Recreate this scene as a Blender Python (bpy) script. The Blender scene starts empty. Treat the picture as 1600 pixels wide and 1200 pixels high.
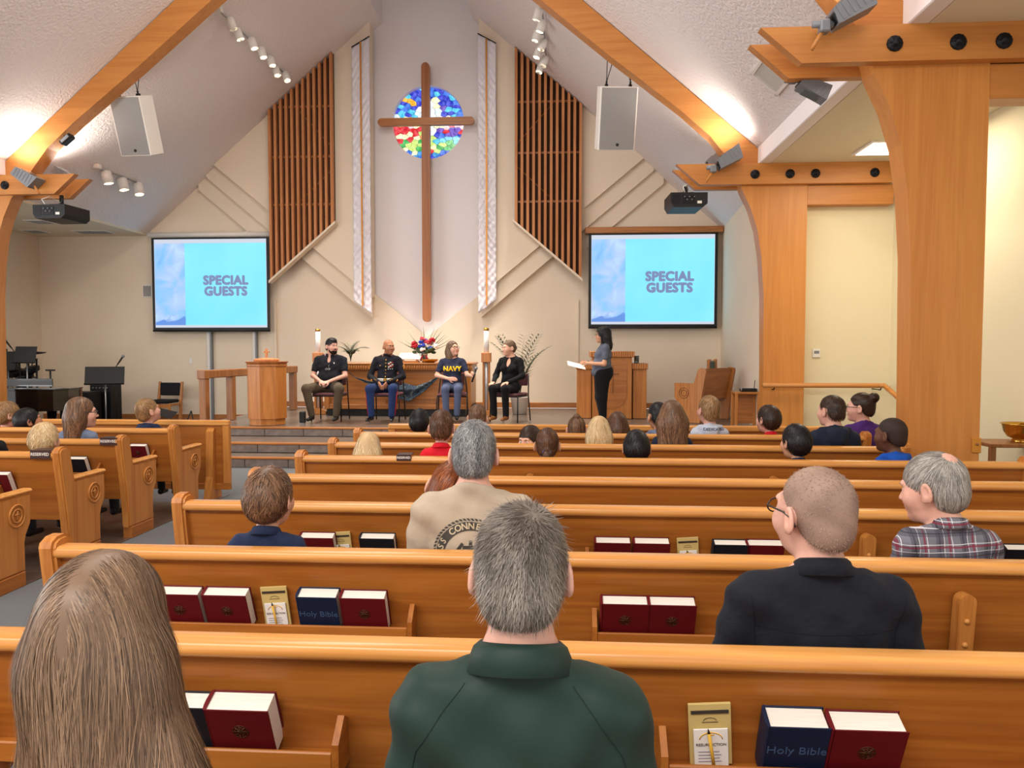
import bpy, bmesh, math, random
import numpy as np
from mathutils import Vector, Matrix, Euler

# ---------------------------------------------------------------- camera, world, light, exposure
scene = bpy.context.scene
COL = scene.collection
F_PX, YAW, PITCH, CAM_Z = 1200.0, math.radians(3.8), math.radians(2.72), 1.65
FWD = np.array([-math.sin(YAW)*math.cos(PITCH), math.cos(YAW)*math.cos(PITCH), -math.sin(PITCH)])
RGT = np.array([math.cos(YAW), math.sin(YAW), 0.0])
UPV = np.cross(RGT, FWD)
EYE = np.array([0.0, 0.0, CAM_Z])
cam_data = bpy.data.cameras.new('camera'); cam = bpy.data.objects.new('camera', cam_data); COL.objects.link(cam)
cam_data.sensor_width = 36.0; cam_data.lens = F_PX/1600*36; cam_data.clip_start = .05; cam_data.clip_end = 100
m4 = Matrix.Identity(4)
for i in range(3):
    m4[i][0] = RGT[i]; m4[i][1] = UPV[i]; m4[i][2] = -FWD[i]; m4[i][3] = EYE[i]
cam.matrix_world = m4
scene.camera = cam

world = bpy.data.worlds.new('world'); scene.world = world; world.use_nodes = True
bgn = world.node_tree.nodes['Background']
bgn.inputs[0].default_value = (1.0, 0.965, 0.925, 1); bgn.inputs[1].default_value = 1.15

def area_light(name, loc, rot, sx, sy, watts, color=(1, .95, .88)):
    l = bpy.data.lights.new(name, 'AREA'); l.shape = 'RECTANGLE'; l.size = sx; l.size_y = sy
    l.energy = watts; l.color = color
    o = bpy.data.objects.new(name, l); COL.objects.link(o); o.location = loc
    o.rotation_euler = [math.radians(a) for a in rot]
    return o
# added fill standing in for unseen side windows and unseen ceiling lamps
area_light('side_fill_light', (-11.2, 4.5, 2.3), (0, -90, 0), 2.6, 9.0, 330, (.95, .97, 1.0))
area_light('rear_fill_light', (-2.8, -2.2, 5.6), (18, 0, 0), 7.0, 1.6, 420, (1, .93, .84))
area_light('nave_fill_light', (-2.8, 6.5, 7.6), (0, 0, 0), 1.2, 9.0, 330, (1, .92, .82))
area_light('aisle_lamp_light', (3.75, 8.9, 4.10), (0, 0, 0), .6, 1.2, 45, (1, .9, .72))

vs = scene.view_settings
vs.view_transform = 'Standard'; vs.look = 'None'; vs.gamma = 1.0; vs.use_curve_mapping = False
vs.exposure = 0.22

# ---------------------------------------------------------------- pixel -> world
def ray(px, py):
    return FWD*F_PX + RGT*(px-800.0) + UPV*(600.0-py)
def at(px, py, Y):
    d = ray(px, py); return EYE + d*(Y/d[1])
def atz(px, py, z):
    d = ray(px, py); return EYE + d*((z-CAM_Z)/d[2])
def atx(px, py, x):
    d = ray(px, py); return EYE + d*(x/d[0])

rnd = random.Random(7)
nrg = np.random.default_rng(11)

def lin(c):
    return tuple((v/12.92 if v <= .04045 else ((v+.055)/1.055)**2.4) for v in (x/255.0 for x in c))

# ---------------------------------------------------------------- objects
def link(o, parent=None):
    COL.objects.link(o)
    if parent is not None: o.parent = parent
    return o
def tag(o, label=None, cat=None, group=None, kind=None):
    if label: o['label'] = label
    if cat: o['category'] = cat
    if group: o['group'] = group
    if kind: o['kind'] = kind
    return o
def thing(name, label, cat, loc=(0, 0, 0), rz=0.0, group=None, scale=1.0):
    o = bpy.data.objects.new(name, None); o.empty_display_size = .1
    COL.objects.link(o); o.location = tuple(float(v) for v in loc); o.rotation_euler = (0, 0, rz); o.scale = (scale,)*3
    return tag(o, label, cat, group)
def copy_tree(o, parent=None):
    c = o.copy(); COL.objects.link(c); c.parent = parent
    for ch in list(o.children): copy_tree(ch, c)
    return c

def np_mesh(name, V, F, smooth=True):
    """fast mesh from arrays; F is (n,4) or (n,3)"""
    me = bpy.data.meshes.new(name)
    V = np.ascontiguousarray(V, dtype=np.float32); F = np.ascontiguousarray(F, dtype=np.int32)
    n, k = F.shape
    me.vertices.add(len(V)); me.vertices.foreach_set('co', V.ravel())
    me.loops.add(n*k); me.loops.foreach_set('vertex_index', F.ravel())
    me.polygons.add(n); me.polygons.foreach_set('loop_start', np.arange(0, n*k, k, dtype=np.int32))
    me.update(calc_edges=True); me.validate()
    if smooth: me.shade_smooth()
    return me

class MB:
    """collects shapes, builds ONE mesh object"""
    def __init__(s): s.v = []; s.f = []; s.sm = []
    def add(s, vs_, fs, smooth=False):
        b = len(s.v); s.v += [tuple(map(float, p)) for p in vs_]
        for f in fs: s.f.append([i+b for i in f]); s.sm.append(smooth)
        return s
    def box(s, a, b, bev=0.0, M=None):
        x0, y0, z0 = [min(p, q) for p, q in zip(a, b)]; x1, y1, z1 = [max(p, q) for p, q in zip(a, b)]
        bev = min(bev, .45*min(x1-x0, y1-y0, z1-z0))
        if bev <= 0:
            vs_ = [(x0,y0,z0),(x1,y0,z0),(x1,y1,z0),(x0,y1,z0),(x0,y0,z1),(x1,y0,z1),(x1,y1,z1),(x0,y1,z1)]
            fs = [(0,3,2,1),(4,5,6,7),(0,1,5,4),(1,2,6,5),(2,3,7,6),(3,0,4,7)]
        else:
            e = bev; vs_ = []; idx = {}
            for ix, X in ((0, x0), (1, x1)):
                for iy, Yy in ((0, y0), (1, y1)):
                    for iz, Z in ((0, z0), (1, z1)):
                        sx, sy, sz = (1-2*ix)*e, (1-2*iy)*e, (1-2*iz)*e
                        idx[ix, iy, iz] = len(vs_)
                        vs_ += [(X, Yy+sy, Z+sz), (X+sx, Yy, Z+sz), (X+sx, Yy+sy, Z)]
            fs = []
            def q(ax, s_):
                o = [(0,0),(1,0),(1,1),(0,1)]; r = []
                for u, w in o:
                    k = [u, w]; k.insert(ax, s_); r.append(idx[tuple(k)]+ax)
                return r
            for ax in range(3):
                a_ = q(ax, 0); b_ = q(ax, 1)
                flip = (ax == 1)
                fs.append(a_ if flip else a_[::-1]); fs.append(b_[::-1] if flip else b_)
            for ax in range(3):
                o1, o2 = [k for k in range(3) if k != ax]
                for u in (0, 1):
                    for w in (0, 1):
                        k0 = [0]*3; k0[o1] = u; k0[o2] = w; k1 = list(k0); k1[ax] = 1
                        A, B = idx[tuple(k0)], idx[tuple(k1)]
                        fs.append([A+o1, B+o1, B+o2, A+o2])
            for k, A in idx.items(): fs.append([A, A+1, A+2])
        if M is not None: vs_ = [tuple(M @ Vector(p)) for p in vs_]
        return s.add(vs_, fs)
    def prism(s, pts, vec):
        n = len(pts); vec = np.array(vec, float)
        P = [np.array(p, float) for p in pts]
        vs_ = P + [p+vec for p in P]
        fs = [list(range(n)), list(range(2*n-1, n-1, -1))]
        for i in range(n):
            j = (i+1) % n; fs.append([i, i+n, j+n, j])
        return s.add(vs_, fs)
    def lathe(s, prof, n=24, c=(0, 0, 0), sx=1.0, sy=1.0, smooth=True, M=None, a0=0.0):
        vs_ = []; fs = []; m = len(prof)
        for i in range(n):
            a = a0+2*math.pi*i/n
            for r, z in prof: vs_.append((c[0]+r*math.cos(a)*sx, c[1]+r*math.sin(a)*sy, c[2]+z))
        for i in range(n):
            j = (i+1) % n
            for k in range(m-1): fs.append((i*m+k, j*m+k, j*m+k+1, i*m+k+1))
        if prof[0][0] > 1e-5: fs.append([i*m for i in range(n)][::-1])
        if prof[-1][0] > 1e-5: fs.append([i*m+m-1 for i in range(n)])
        if M is not None: vs_ = [tuple(M @ Vector(p)) for p in vs_]
        return s.add(vs_, fs, smooth)
    def tube(s, path, r, n=8, caps=True, smooth=True):
        P = [Vector(p) for p in path]; m = len(P)
        R = r if isinstance(r, (list, tuple)) else [r]*m
        vs_ = []; fs = []; prev = None
        for i, p in enumerate(P):
            t = (P[min(i+1, m-1)]-P[max(i-1, 0)])
            t = t.normalized() if t.length > 1e-9 else Vector((0, 0, 1))
            if prev is None:
                u = t.orthogonal().normalized()
            else:
                u = prev - t*prev.dot(t); u = u.normalized() if u.length > 1e-6 else t.orthogonal().normalized()
            prev = u; w = t.cross(u)
            for k in range(n):
                a = 2*math.pi*k/n; vs_.append(p+(u*math.cos(a)+w*math.sin(a))*R[i])
        for i in range(m-1):
            for k in range(n):
                l = (k+1) % n; fs.append((i*n+k, i*n+l, (i+1)*n+l, (i+1)*n+k))
        if caps: fs.append(list(range(n))[::-1]); fs.append([(m-1)*n+k for k in range(n)])
        return s.add(vs_, fs, smooth)
    def ball(s, c, r, nu=12, nv=8, M=None):
        r = (r,)*3 if not isinstance(r, (list, tuple)) else r
        vs_ = [(0, 0, 1)]; fs = []
        for j in range(1, nv):
            th = math.pi*j/nv
            for i in range(nu):
                a = 2*math.pi*i/nu; vs_.append((math.sin(th)*math.cos(a), math.sin(th)*math.sin(a), math.cos(th)))
        vs_.append((0, 0, -1))
        for i in range(nu): fs.append((0, 1+i, 1+(i+1) % nu))
        for j in range(nv-2):
            for i in range(nu):
                a = 1+j*nu+i; b = 1+j*nu+(i+1) % nu; fs.append((a, a+nu, b+nu, b))
        l = len(vs_)-1
        for i in range(nu): fs.append((l, l-nu+(i+1) % nu, l-nu+i))
        vs_ = [(c[0]+p[0]*r[0], c[1]+p[1]*r[1], c[2]+p[2]*r[2]) for p in vs_]
        if M is not None: vs_ = [tuple(M @ Vector(p)) for p in vs_]
        return s.add(vs_, fs, True)
    def mesh(s, name):
        me = bpy.data.meshes.new(name); me.from_pydata(s.v, [], s.f)
        me.polygons.foreach_set('use_smooth', s.sm); me.update()
        bm = bmesh.new(); bm.from_mesh(me); bmesh.ops.recalc_face_normals(bm, faces=bm.faces); bm.to_mesh(me); bm.free()
        return me
    def build(s, name, mat, parent=None, label=None):
        me = s.mesh(name); me.materials.append(mat)
        o = bpy.data.objects.new(name, me); link(o, parent)
        if label: o['label'] = label
        return o
def struct(o): o['kind'] = 'structure'; return o

_txt = {}
def text_mesh(txt, size, bold=0.0, extrude=.001, align='CENTER', space=1.0):
    key = (txt, size, bold, extrude, align, space)
    if key in _txt: return _txt[key]
    cu = bpy.data.curves.new('lettering', 'FONT'); cu.body = txt; cu.size = size; cu.extrude = extrude
    cu.align_x = align; cu.align_y = 'CENTER'; cu.space_character = space; cu.resolution_u = 3
    o = bpy.data.objects.new('lettering', cu); COL.objects.link(o)
    dg = bpy.context.evaluated_depsgraph_get()
    me = bpy.data.meshes.new_from_object(o.evaluated_get(dg)); bpy.data.objects.remove(o)
    if bold > 0:   # thicken the strokes by overlaying shifted outlines
        bm = bmesh.new()
        for k in range(8):
            m2 = me.copy(); m2.transform(Matrix.Translation((bold*math.cos(k*math.pi/4), bold*math.sin(k*math.pi/4), k*extrude*.02))); bm.from_mesh(m2); bpy.data.meshes.remove(m2)
        bm.to_mesh(me); bm.free()
    _txt[key] = me
    return me
def text_obj(name, txt, size, mat, M, parent=None, **kw):
    me = text_mesh(txt, size, **kw).copy(); me.materials.clear(); me.materials.append(mat); me.name = name
    me.transform(M)
    o = bpy.data.objects.new(name, me); return link(o, parent)
# lettering plane facing -y (towards the camera): x right, z up
FACE_CAM = Matrix.Rotation(math.pi/2, 4, 'X')

# ---------------------------------------------------------------- materials
MATS = {}
def _new(name):
    m = bpy.data.materials.new(name); m.use_nodes = True
    nt = m.node_tree; b = nt.nodes['Principled BSDF']; MATS[name] = m
    return m, nt, b
def _set(b, key, v):
    if key in b.inputs: b.inputs[key].default_value = v
def plain(name, rgb, rough=.5, spec=.4, metal=0.0, var=0.0, vscale=6.0, bump=0.0, bscale=60.0, sheen=0.0, emit=None, alpha=None, trans=0.0, stretch=(1, 1, 1), coat=0.0, sss=0.0):
    m, nt, b = _new(name); c = lin(rgb)
    b.inputs['Base Color'].default_value = (*c, 1); b.inputs['Roughness'].default_value = rough
    _set(b, 'Specular IOR Level', spec); b.inputs['Metallic'].default_value = metal
    if sheen: _set(b, 'Sheen Weight', sheen)
    if coat: _set(b, 'Coat Weight', coat)
    if trans: _set(b, 'Transmission Weight', trans)
    if sss:
        _set(b, 'Subsurface Weight', sss); b.inputs['Subsurface Radius'].default_value = (.012, .005, .003)
    if emit: _set(b, 'Emission Color', (*c, 1)); _set(b, 'Emission Strength', emit)
    if var or bump:
        tc = nt.nodes.new('ShaderNodeTexCoord'); mp = nt.nodes.new('ShaderNodeMapping'); mp.inputs['Scale'].default_value = stretch
        nt.links.new(tc.outputs['Object'], mp.inputs[0])
    if var:
        n = nt.nodes.new('ShaderNodeTexNoise'); n.inputs['Scale'].default_value = vscale; n.inputs['Detail'].default_value = 5
        nt.links.new(mp.outputs[0], n.inputs['Vector'])
        r = nt.nodes.new('ShaderNodeValToRGB')
        r.color_ramp.elements[0].position = .3; r.color_ramp.elements[1].position = .7
        r.color_ramp.elements[0].color = (*[max(0, v*(1-var)) for v in c], 1)
        r.color_ramp.elements[1].color = (*[min(1, v*(1+var)) for v in c], 1)
        nt.links.new(n.outputs['Fac'], r.inputs[0]); nt.links.new(r.outputs[0], b.inputs['Base Color'])
    if bump:
        n = nt.nodes.new('ShaderNodeTexNoise'); n.inputs['Scale'].default_value = bscale; n.inputs['Detail'].default_value = 3
        nt.links.new(mp.outputs[0], n.inputs['Vector'])
        bp = nt.nodes.new('ShaderNodeBump'); bp.inputs['Strength'].default_value = bump; bp.inputs['Distance'].default_value = .02
        nt.links.new(n.outputs['Fac'], bp.inputs['Height']); nt.links.new(bp.outputs[0], b.inputs['Normal'])
    return m
def wood(name, light, dark, axis='X', scale=1.0, rough=.34, grain=1.0, spec=.45):
    """oak-like grain running along axis, in object space"""
    m, nt, b = _new(name); N = nt.nodes; L = nt.links
    tc = N.new('ShaderNodeTexCoord'); mp = N.new('ShaderNodeMapping')
    st = {'X': (.35, 7, 7), 'Y': (7, .35, 7), 'Z': (7, 7, .35)}[axis]
    mp.inputs['Scale'].default_value = [v*scale for v in st]
    L.new(tc.outputs['Object'], mp.inputs[0])
    n1 = N.new('ShaderNodeTexNoise'); n1.inputs['Scale'].default_value = 1.0; n1.inputs['Detail'].default_value = 4; n1.inputs['Distortion'].default_value = .8
    L.new(mp.outputs[0], n1.inputs['Vector'])
    mul = N.new('ShaderNodeMath'); mul.operation = 'MULTIPLY'; mul.inputs[1].default_value = 9.0; L.new(n1.outputs['Fac'], mul.inputs[0])
    sn = N.new('ShaderNodeMath'); sn.operation = 'PINGPONG'; sn.inputs[1].default_value = 1.0; L.new(mul.outputs[0], sn.inputs[0])
    mp2 = N.new('ShaderNodeMapping'); st2 = {'X': (3, 90, 90), 'Y': (90, 3, 90), 'Z': (90, 90, 3)}[axis]
    mp2.inputs['Scale'].default_value = [v*scale for v in st2]; L.new(tc.outputs['Object'], mp2.inputs[0])
    n2 = N.new('ShaderNodeTexNoise'); n2.inputs['Scale'].default_value = 1.0; n2.inputs['Detail'].default_value = 2; L.new(mp2.outputs[0], n2.inputs['Vector'])
    mx = N.new('ShaderNodeMath'); mx.operation = 'MULTIPLY_ADD'; mx.inputs[1].default_value = .38*grain; L.new(sn.outputs[0], mx.inputs[0])
    m2 = N.new('ShaderNodeMath'); m2.operation = 'MULTIPLY'; m2.inputs[1].default_value = .5; L.new(n2.outputs['Fac'], m2.inputs[0]); L.new(m2.outputs[0], mx.inputs[2])
    r = N.new('ShaderNodeValToRGB'); r.color_ramp.elements[0].position = .2; r.color_ramp.elements[1].position = .85
    r.color_ramp.elements[0].color = (*lin(light), 1); r.color_ramp.elements[1].color = (*lin(dark), 1)
    L.new(mx.outputs[0], r.inputs[0]); L.new(r.outputs[0], b.inputs['Base Color'])
    b.inputs['Roughness'].default_value = rough; _set(b, 'Specular IOR Level', spec)
    bp = N.new('ShaderNodeBump'); bp.inputs['Strength'].default_value = .06; bp.inputs['Distance'].default_value = .004
    L.new(n2.outputs['Fac'], bp.inputs['Height']); L.new(bp.outputs[0], b.inputs['Normal'])
    return m

PEW_L, PEW_D = (176, 109, 44), (140, 76, 26)
M_PEW = wood('pew_oak_long', PEW_L, PEW_D, 'X')
M_PEWZ = wood('pew_oak_upright', (200, 134, 66), (164, 94, 38), 'Z')
M_PEWY = wood('pew_oak_crosswise', PEW_L, PEW_D, 'Y')
M_RAIL = wood('pew_rail_oak', (222, 160, 88), (190, 122, 56), 'X', rough=.26)
M_GLU = wood('arch_timber_upright', (206, 138, 68), (178, 108, 44), 'Z', scale=.6, rough=.42, grain=.7)
M_GLUX = wood('arch_timber_long', (204, 138, 70), (176, 106, 46), 'X', scale=.6, rough=.42, grain=.7)
M_OAK = wood('chancel_oak', (196, 130, 66), (158, 92, 38), 'Z', rough=.36)
M_OAKX = wood('chancel_oak_long', (186, 122, 66), (146, 86, 40), 'X', rough=.36)
M_DARKOAK = wood('rail_walnut_oak', (158, 104, 58), (118, 70, 34), 'Z', rough=.4)
M_SLAT = wood('slat_redwood', (206, 142, 94), (172, 106, 62), 'Z', scale=.8, rough=.5, spec=.2)
M_CROSS = wood('cross_walnut', (176, 112, 66), (136, 78, 40), 'Z', scale=.6, rough=.38)
M_WALL = plain('wall_cream_paint', (234, 219, 198), .85, .2, var=.02, vscale=1.5, bump=.05, bscale=120)
M_WALLY = plain('aisle_wall_cream_paint', (228, 216, 182), .85, .2, bump=.05, bscale=120)
M_WHITE = plain('niche_white_paint', (238, 233, 235), .85, .2)
M_CEIL = plain('ceiling_white_texture', (236, 229, 228), .9, .15, bump=.9, bscale=26)
M_CEILF = plain('flat_ceiling_paint', (222, 212, 190), .9, .15)
M_CARPET = plain('aisle_carpet_grey', (106, 108, 111), .95, .1, var=.14, vscale=160, bump=.3, bscale=300)
M_LAMI = wood('laminate_floor_dark', (98, 82, 72), (66, 54, 48), 'X', rough=.32)
M_TILE = plain('slate_tile', (118, 106, 100), .4, .4, var=.28, vscale=9, bump=.12, bscale=30)
M_STAGE = plain('stage_tile', (108, 95, 86), .28, .45, var=.18, vscale=6)
M_BLACK = plain('black_plastic', (20, 20, 22), .45, .4)
M_GLOSSBLK = plain('piano_black_lacquer', (9, 9, 10), .08, .6, coat=.5)
M_BLKMETAL = plain('black_metal', (24, 24, 26), .4, .5, metal=.4)
M_STEEL = plain('brushed_steel', (168, 170, 172), .35, .5, metal=.9)
M_GREY = plain('grey_cast_metal', (134, 138, 144), .5, .4, metal=.3)
M_WHITEP = plain('white_enamel', (232, 228, 222), .4, .4)
M_GRILLE = plain('speaker_grille_grey', (150, 149, 148), .7, .2, var=.12, vscale=300)
M_DKGRILLE = plain('slat_backing_cloth', (78, 58, 46), .95, .05, var=.12, vscale=40)
M_GOLD = plain('polished_brass', (214, 168, 76), .18, .5, metal=1.0)
M_CANDLE = plain('white_wax', (240, 238, 236), .5, .4, sss=.3)
M_PAPER = plain('white_paper', (240, 238, 234), .8, .1)
M_PAGES = plain('book_pages', (232, 226, 216), .85, .1, var=.06, vscale=220, stretch=(.05, 1, 1))
M_RED = plain('hymnal_red_cloth', (100, 14, 22), .5, .3, bump=.15, bscale=400)
M_NAVYBK = plain('bible_blue_cover', (22, 34, 62), .5, .3, bump=.1, bscale=400)
M_BLKBK = plain('bible_black_cover', (26, 26, 34), .5, .3)
M_EMBL = plain('hymnal_dark_gilt', (76, 48, 24), .5, .4, metal=.4)
M_BLUELT = plain('bible_blue_foil', (66, 92, 130), .4, .4)
M_SIGN = plain('sign_brown_plastic', (62, 40, 36), .45, .4)
M_SIGNTX = plain('sign_white_letters', (226, 218, 212), .6, .2)
M_GREEN = plain('leaf_green', (58, 78, 48), .5, .3)
M_GLASS = plain('clear_glass', (225, 235, 235), .05, .5, trans=.9)
M_CUSH = plain('chair_cushion_plum', (104, 70, 76), .85, .2, bump=.1, bscale=200)
M_BLKCUSH = plain('chair_cushion_black', (34, 34, 38), .8, .2, bump=.1, bscale=200)
M_SAGE = plain('bench_cushion_sage', (98, 112, 108), .85, .2)
M_BOLT = plain('iron_rosette', (30, 32, 38), .5, .4, metal=.5)
def emission(name, rgb, s):
    m, nt, b = _new(name); b.inputs['Base Color'].default_value = (0, 0, 0, 1); _set(b, 'Emission Color', (*lin(rgb), 1)); _set(b, 'Emission Strength', s)
    return m
M_LAMP = emission('lamp_glow', (255, 240, 214), 14.0)
M_PANEL = emission('ceiling_panel_glow', (255, 246, 228), 4.0)
# ================================================================ the setting
CX = -2.745
ZR, SL = 9.0, .855
def roof_z(x): return ZR - SL*abs(x-CX)
ZS = .43            # stage height
YW = 15.5           # chancel wall
Y_ARCH_FAR, Y_ARCH_NEAR = 10.85, 6.35
YB = -3.0           # the nave goes on behind the camera

def slab(name, pts, vec, mat):
    return struct(MB().prism(pts, vec).build(name, mat))

# floor
struct(MB().box((-12, YB, -.1), (5, 15.7, 0)).build('floor', M_CARPET))
for i, (x0, x1, y0, y1) in enumerate(((-1.95, 3.6, -.2, 8.1), (-11.0, -3.72, 1.0, 8.3))):
    struct(MB().box((x0, y0, 0), (x1, y1, .006)).build('floor_laminate', M_LAMI))
# stage and steps: nosing, riser tiles
struct(MB().box((-5.8, 11.56, 0), (3.0, 15.49, ZS-.006)).build('floor_stage', M_STAGE))
ZA = .15
struct(MB().box((-10.95, 11.2, 0), (-5.81, 15.49, ZA)).build('floor_alcove', M_CARPET))
def tread(y0, y1, z, riser_h, x0, x1, nm):
    base = struct(MB().box((x0, y0+.02, z-riser_h), (x1, y1, z-.03)).build(nm, M_STAGE))
    MB().box((x0, y0+.05, z-.03), (x1, y1, z-.004)).build('tread_tiles', M_STAGE, base)
    MB().box((x0, y0-.012, z-.032), (x1, y0+.05, z), .008).build('nosing', M_OAKX, base, 'honey oak step nosing')
    me = None; x = x0; k = 0
    while x < x1-.01:
        w = min(.61, x1-x)
        if w > .6 and me is not None:
            o = bpy.data.objects.new('tile', me); link(o, base); o.location = (x, y0, z-riser_h)
        else:
            b = MB().box((.004, 0, .003), (w-.004, .03, riser_h-.034), .002)
            o = b.build('tile', M_TILE, base); o.location = (x, y0, z-riser_h)
            if w > .6: me = o.data
        x += .61; k += 1
    return base
tread(10.25, 10.72, .145, .145, -6.2, 2.75, 'floor_step_bottom')
tread(10.70, 11.54, .29, .145, -6.2, 2.75, 'floor_step_middle')
tread(11.50, 11.56, ZS, .14, -5.8, 3.0, 'floor_step_top')

# chancel wall, left and right halves around the V of the white niche
def wl(px, py, Y=YW): return at(px, py, Y)
tip = wl(667, 527); vl = wl(580, 455)
def mir(p): return (2*CX-p[0], p[1], p[2])
left_poly = [(-10.95, YW, 0), (-5.8, YW, 0), (-5.8, YW, ZS), (tip[0], YW, ZS), tip, (vl[0], YW, vl[2]), (vl[0], YW, roof_z(vl[0])+.05),
             (-8.62, YW, roof_z(-8.62)+.02), (-8.62, YW, 4.05), (-10.95, YW, 4.05)]
slab('wall_chancel_left', left_poly, (0, .14, 0), M_WALL)
right_poly = [(3.4, YW, ZS), (tip[0], YW, ZS), tip, (2*CX-vl[0], YW, vl[2]), (2*CX-vl[0], YW, roof_z(vl[0])+.05),
              (3.4, YW, roof_z(3.4)+.05)]
slab('wall_chancel_right', right_poly[::-1], (0, .14, 0), M_WALL)
WIN_C = at(668.5, 191, YW+.16); WIN_R = .735
def niche_wall():
    x0, x1, z0, z1 = -4.4, -1.1, ZS, 10.6; y = YW+.16; n = 64; v = []; f = []
    ang = [2*math.pi*i/n for i in range(n)]
    for a in ang: v.append((WIN_C[0]+WIN_R*math.cos(a), y, WIN_C[2]+WIN_R*math.sin(a)))
    for a in ang:
        dx, dz = math.cos(a), math.sin(a); ts = []
        if abs(dx) > 1e-6: ts.append(((x1 if dx > 0 else x0)-WIN_C[0])/dx)
        if abs(dz) > 1e-6: ts.append(((z1 if dz > 0 else z0)-WIN_C[2])/dz)
        t = min(ts); v.append((WIN_C[0]+t*dx, y, WIN_C[2]+t*dz))
    for a in ang: v.append((WIN_C[0]+WIN_R*math.cos(a), y+.16, WIN_C[2]+WIN_R*math.sin(a)))
    for i in range(n):
        j = (i+1) % n; f.append((i, j, n+j, n+i)); f.append((i, 2*n+i, 2*n+j, j))
    for cx, cz in ((x0, z0), (x1, z0), (x1, z1), (x0, z1)):
        a = math.atan2(cz-WIN_C[2], cx-WIN_C[0]) % (2*math.pi); i = int(a/(2*math.pi)*n)
        v.append((cx, y, cz)); f.append((n+i, n+(i+1) % n, len(v)-1))
    return MB().add(v, f).build('wall_niche', M_WHITE)
struct(niche_wall())
# layered wall relief: bands that step forward towards the niche
lay = [('wall_relief_front', 15.24, [(334, 258), (581, 464)], .26, 581),
       ('wall_relief_middle', 15.34, [(322, 277), (581, 496)], .16, 581),
       ('wall_relief_back', 15.42, [(310, 297), (424, 393)], .08, 424)]
for nm, Y, (p0, p1), th, pxr in lay:
    a = wl(*p0, Y); b = wl(*p1, Y)
    ax = a[0]; az = roof_z(ax)
    pts = [(ax, Y, min(a[2], az)), (b[0], Y, b[2]), (b[0], Y, roof_z(b[0])), (ax, Y, az+.001)]
    slab(nm+'_left', pts, (0, th, 0), M_WALL)
    slab(nm+'_right', [mir(p) for p in pts][::-1], (0, th, 0), M_WALL)

# ceilings
OFF = .93
def roof(side, y0, y1, off1, nm):
    xa = CX+side*OFF; xb = CX+side*off1
    pts = [(xa, y0, roof_z(xa)), (xb, y0, roof_z(xb)), (xb, y1, roof_z(xb)), (xa, y1, roof_z(xa))]
    return slab(nm, pts if side < 0 else pts[::-1], (0, 0, .16), M_CEIL)
roof(1, YB, 10.95, 5.42, 'ceiling_right'); roof(1, 10.95, 15.7, 5.95, 'ceiling_chancel_right')
roof(-1, YB, 10.95, 5.42, 'ceiling_left'); roof(-1, 10.95, 15.7, 5.88, 'ceiling_chancel_left')
for s, nm in ((-1, 'left'), (1, 'right')):
    x = CX+s*(OFF-.012)
    struct(MB().box((x, YB, roof_z(x)), (x+s*.12, 15.7, 10.6)).build('wall_skylight_'+nm, M_WHITE))
struct(MB().box((CX-1.1, YB, 10.6), (CX+1.1, 15.8, 10.75)).build('ceiling_skylight', M_WHITE))
zf = 4.15
for s, nm in ((1, 'right'), (-1, 'left')):
    xa = CX+s*5.40; xb = CX+s*5.56
    struct(MB().box((min(xa, xb), YB, zf), (max(xa, xb), 10.9, roof_z(xa)+.12), .01).build('trim_eave_'+nm, M_WHITE))
struct(MB().box((CX+5.56, YB, zf), (5.0, 11.2, zf+.1)).build('ceiling_aisle_right', M_CEILF))
struct(MB().box((-11.1, YB, 4.05), (CX-5.56, 10.95, 4.15)).build('ceiling_aisle_left', M_CEILF))
struct(MB().box((-11.1, 10.95, 3.96), (CX-5.84, 15.6, 4.06)).build('ceiling_alcove', M_CEILF))
# right side walls
struct(MB().box((4.56, 1.4, 0), (4.7, 11.3, 4.3)).build('wall_right', M_WALLY))
struct(MB().box((3.1, 11.05, 0), (4.6, 11.19, 4.25)).build('wall_aisle_end', M_WALLY))
slab('wall_chancel_side', [(3.12, 15.55, 0), (2.92, 11.0, 0), (3.1, 11.0, 0), (3.3, 15.55, 0)], (0, 0, 4.3), M_WALL)
struct(MB().box((-11.1, 10.9, 0), (-10.95, 15.6, 4.1)).build('wall_alcove_left', M_WALL))
# baseboards
struct(MB().box((-10.95, YW-.02, ZA), (-5.8, YW, ZA+.11), .004).build('baseboard_alcove', M_OAKX))
struct(MB().box((-5.8, YW-.02, ZS), (CX, YW, ZS+.11), .004).build('baseboard_chancel_left', M_OAKX))
struct(MB().box((CX, YW-.02, ZS), (3.11, YW, ZS+.11), .004).build('baseboard_chancel_right', M_OAKX))
# sliding wall tracks below the left screen
for k, px in enumerate((326, 397)):
    a = at(px, 520, 15.4); w = .06 if k == 0 else .05
    struct(MB().box((a[0]-w, 15.43, ZA), (a[0]+w*.1, YW, 2.05), .004).build('trim_%d' % (k+1), M_WHITEP))
    struct(MB().box((a[0]+w*.3, 15.40, ZA), (a[0]+w*.9, YW, 2.05), .004).build('trim_%d' % (k+3), M_GREY))
a = at(432, 520, YW)
struct(MB().box((a[0]-.03, 15.44, ZS), (a[0]+.02, YW, 2.6), .004).build('trim_5', M_WALL))
a = at(903, 500, YW)
struct(MB().box((a[0]-.02, 15.46, ZS), (a[0]+.02, YW, 2.6), .004).build('trim_6', M_WALL))
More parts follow.
